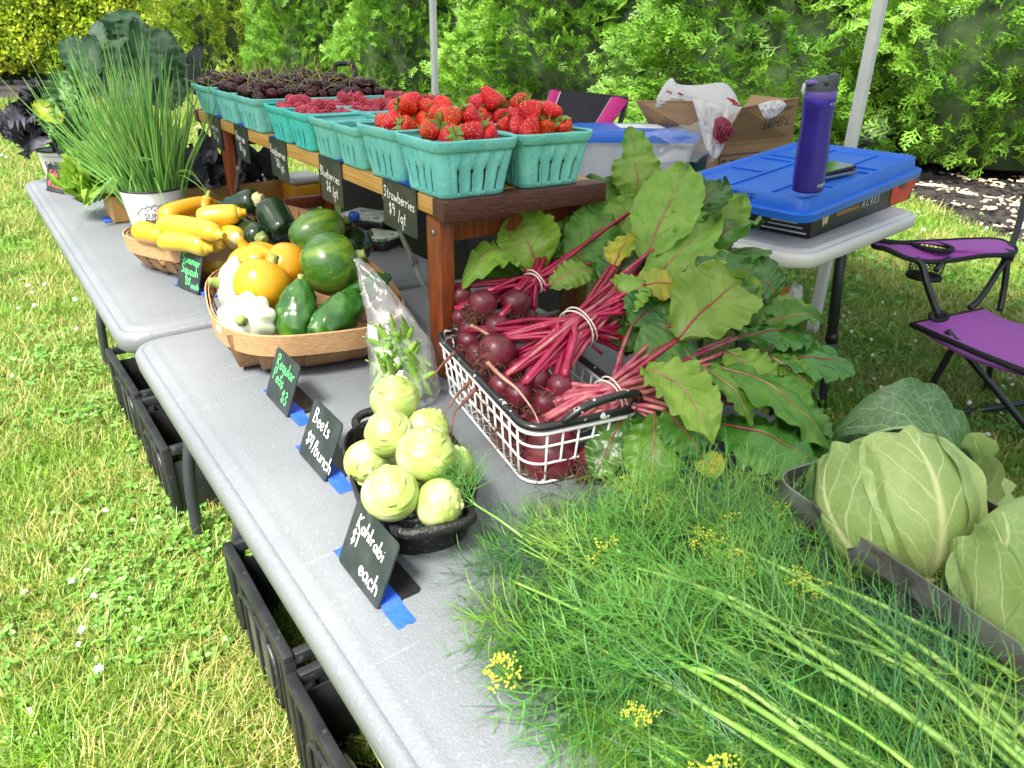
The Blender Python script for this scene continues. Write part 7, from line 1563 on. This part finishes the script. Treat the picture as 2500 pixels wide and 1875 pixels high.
def sheet(label,top,bot,d,bulge,m,sd,rid=.014,name='carrier_bag',n=36):
    T_=smooth_path([(x,y,0) for x,y in top],n+1); B_=smooth_path([(x,y,0) for x,y in bot],n+1); mb=MB(); c=atd(T_[n//2].x,T_[n//2].y,d)
    for s in (-1,1):
        def f(u,v):
            i=u*n; j=min(int(i),n-1); a=T_[j].lerp(T_[j+1],i-j); e=B_[j].lerp(B_[j+1],i-j); p=a.lerp(e,v); q=math.sin(PI*min(1,max(0,u)))**.6*math.sin(PI*min(1,v*.9+.02))**.6
            fold=abs(noise.noise(Vector((u*7+sd,v*2.2,s*2.0))))+.6*abs(noise.noise(Vector((u*15+v*5,v*5+sd,s))))+.35*abs(noise.noise(Vector((u*30,v*24,sd))))
            return atd(p.x,p.y,d+s*bulge*q+(fold*rid*2.4-rid)*q)-c
        mb.grid(f if s<0 else (lambda u,v: f(1-u,v)),n,22)
    return tag(mb.build(name,m,loc=c),label,'carrier bag')
sheet('white plastic carrier bags bulging out of the cardboard carton',[(1602,244),(1618,212),(1640,190),(1655,205),(1700,208),(1765,202),(1790,222),(1812,262),(1838,268)],[(1600,262),(1625,262),(1660,262),(1700,275),(1728,330),(1745,345),(1770,330),(1800,300),(1832,278)],2.62,.05,PLW,1.7)
sheet('crumpled clear and white film hanging down inside the carton',[(1690,240),(1730,250),(1775,262),(1800,285)],[(1720,350),(1735,380),(1752,385),(1770,350)],2.50,.02,PLW,6.2,rid=.02)
sheet('maroon printed bag crumpled down inside the carton',[(1745,290),(1765,285),(1785,300),(1795,318)],[(1738,345),(1752,352),(1765,350),(1772,345)],2.47,.012,mat('maroon_film',(.30,.03,.07),rough=.4,trans=.2),3.3)
sheet('white tissue bag draped over the lifted carton flap',[(1850,256),(1880,246),(1908,245),(1920,256)],[(1864,284),(1875,290),(1895,282),(1912,268)],2.33,.012,PLW,8.8,rid=.010)
for k,(x,y) in enumerate(((1628,222),(1655,226),(1775,240),(1782,246),(1788,253))):
    p=atd(x,y,2.47); q=atd(x+12+8*(k>1),y+6,2.47); tag(MB().tube([p,q],.003,4).build('print_mark',PLR),'short red print stripe on the white carrier bags','print','red print stripes')
film=MB(); f0=atd(1600,350,2.30); 
def ff(u,v): 
    p=atd(1590+150*u+20*math.sin(v*5),395-70*v-30*u*v,2.33-.03*math.sin(u*PI)); return p+Vector((.008*noise.noise(Vector((u*5,v*5,1))),.012*noise.noise(Vector((u*5,v*5,4))),.014*noise.noise(Vector((u*6,v*6,7)))))
film.grid(ff,22,14); tag(film.build('clear_bag',clear_plastic('thin_clear_film',gl=.22,bscale=25,haze=.03)),'empty clear plastic bag slumped over the blue lidded tub','clear bag')
crumple('white plastic bag tied to the white table leg',tuple(atd(1936,722,2.30)),(.026,.026,.040),PLW,2.2,amp=.3)
dl=blade(atd(1905,725,2.15),atd(1912,690,2.15),NB,.045,prof_oval,ruff=(.15,3),nu=8,nv=8,seed=3); tag(dl.build('dry_leaf',mat('dry_leaf',(.42,.18,.05),(.3,.12,.03),scale=30,rough=.7)),'curled brown dry leaf beside the tied white bag','leaf')
tag(MB().lathe([(.001,-.03),(.018,-.03),(.020,.02),(.016,.03),(.001,.03)],14,M=M4(at(2048,1022,.03),frame((.8,-.3,.1)))).build('leg_end_cap',mat('rusty_brown',(.22,.09,.035),(.12,.05,.02),scale=40,rough=.6)),'rusty brown end cap on the ground by the white table foot','end cap')

# ================================================================== BLACK CRATES UNDER THE TABLES
CRT=mat('black_crate_plastic',(.012,.013,.015),(.022,.024,.027),scale=14,rough=.42,bump=.2,bscale=120,c3=(.12,.12,.11),c3scale=50,c3lo=.64,c3hi=.76,c3amt=.5); OLV=mat('dusty_crate_panel',(.055,.062,.050),(.08,.088,.072),scale=12,rough=.5,bump=.2,bscale=120)
def crate(label,x0,y0,y1,h,rz=0):
    W=.36; L=abs(y1-y0); t=thing('harvest_crate',label,'crate',(x0,y1,0.004),rz,'black harvest crates under the grey tables')
    def bx_(nm,c,d,m=CRT,bev=.003,p=t): return auto_smooth(MB().box(c,d,bev=bev).build(nm,m,p))
    bx_('crate_floor',(W/2,L/2,.008),(W-.03,L-.03,.008))
    for s,xx in ((-1,.009),(1,W-.009)):
        bx_('long_side',(xx,L/2,h*.46),(.006,L-.03,h*.86)); bx_('top_rail',(xx,L/2,h-.012),(.020,L,.026)); bx_('base_rail',(xx,L/2,.014),(.018,L,.028))
        for k in range(5): bx_('rib',(xx+s*.006,L*(k+.5)/5,h*.48),(.008,.010,h*.84),bev=.002)
        pb=MB(); P=smooth_path([(xx+s*.0065,L*.18,h*.30),(xx+s*.0065,L*.22,h*.70),(xx+s*.0065,L*.5,h*.80),(xx+s*.0065,L*.78,h*.70),(xx+s*.0065,L*.82,h*.30)],24); pb.tube(P,.006,6); pb.build('arch_rib',CRT,t)
        q=[(xx+s*.0042,L*.24,h*.16),(xx+s*.0042,L*.76,h*.16)]+[(xx+s*.0042,L*(.5+.26*math.cos(PI*i/12)),h*(.45+.30*math.sin(PI*i/12))) for i in range(13)]
        pm=MB(); pm.add(q,[tuple(range(len(q)))]); pm.build('panel',OLV,t,smooth=False)
    for yy in (.009,L-.009):
        bx_('end_side',(W/2,yy,h*.42),(W-.03,.006,h*.78)); bx_('top_rail',(W/2,yy,h-.0125),(W-.042,.0195,.0255)); bx_('base_rail',(W/2,yy,.0145),(W-.038,.0175,.0275))
        for k in range(4): bx_('rib',(W*(k+.5)/4,yy+(.006 if yy>L/2 else -.006),h*.42),(.010,.008,h*.76),bev=.002)
    for xx in (.010,W-.010):
        for yy in (.010,L-.010): bx_('corner_post',(xx,yy,h*.49),(.0215,.0215,h*.93))
    return t
crate('black crate at the far end of the row, under the table gap',.068,1.26,.83,.262,math.radians(1)); crate('black crate in front of the bent table leg, an orange squash inside',.062,.80,.445,.258,0)
crate('black crate with a scuffed arched panel below the Regular Peas sign',.070,-.045,-.435,.265,math.radians(-1)); crate('nearest black crate at the bottom edge, holding leeks',.060,-.465,-.88,.262,0)
for k,(x,y,z) in enumerate(((.20,.88,.12),(.19,.53,.10),(.30,.62,.10))):
    mb=MB(); mb.lathe([(.001,-.05),(.04,-.04),(.062,0),(.05,.036),(.02,.045),(.001,.042)],24,fn=lambda r,zz,q,t:(r*(1+.04*math.cos(8*q)),zz)); o=mb.build('squash',ORG,loc=(x,y,z)); tag(o,['orange squash in the farthest black crate','orange squash near the corner of the second black crate','orange squash at the back of the second black crate'][k],'squash')
LEEK=mat('leek_stalk',(.50,.56,.30),(.72,.72,.58),scale=6,rough=.45,stretch=(40,3,40))
for k in range(11):
    a=Vector((.13+.022*k,-.80+rnd(-.02,.02),.10+.02*(k%3))); MB_=MB(); MB_.tube(smooth_path([(0,0,0),(rnd(-.01,.01),.09,.02),(rnd(-.03,.03),.22,.035)],10),[.009-.004*i/9 for i in range(10)],8); tag(MB_.build('leek',LEEK,loc=a),'pale leek stalk lying in the nearest black crate','leek','leeks in the nearest crate')
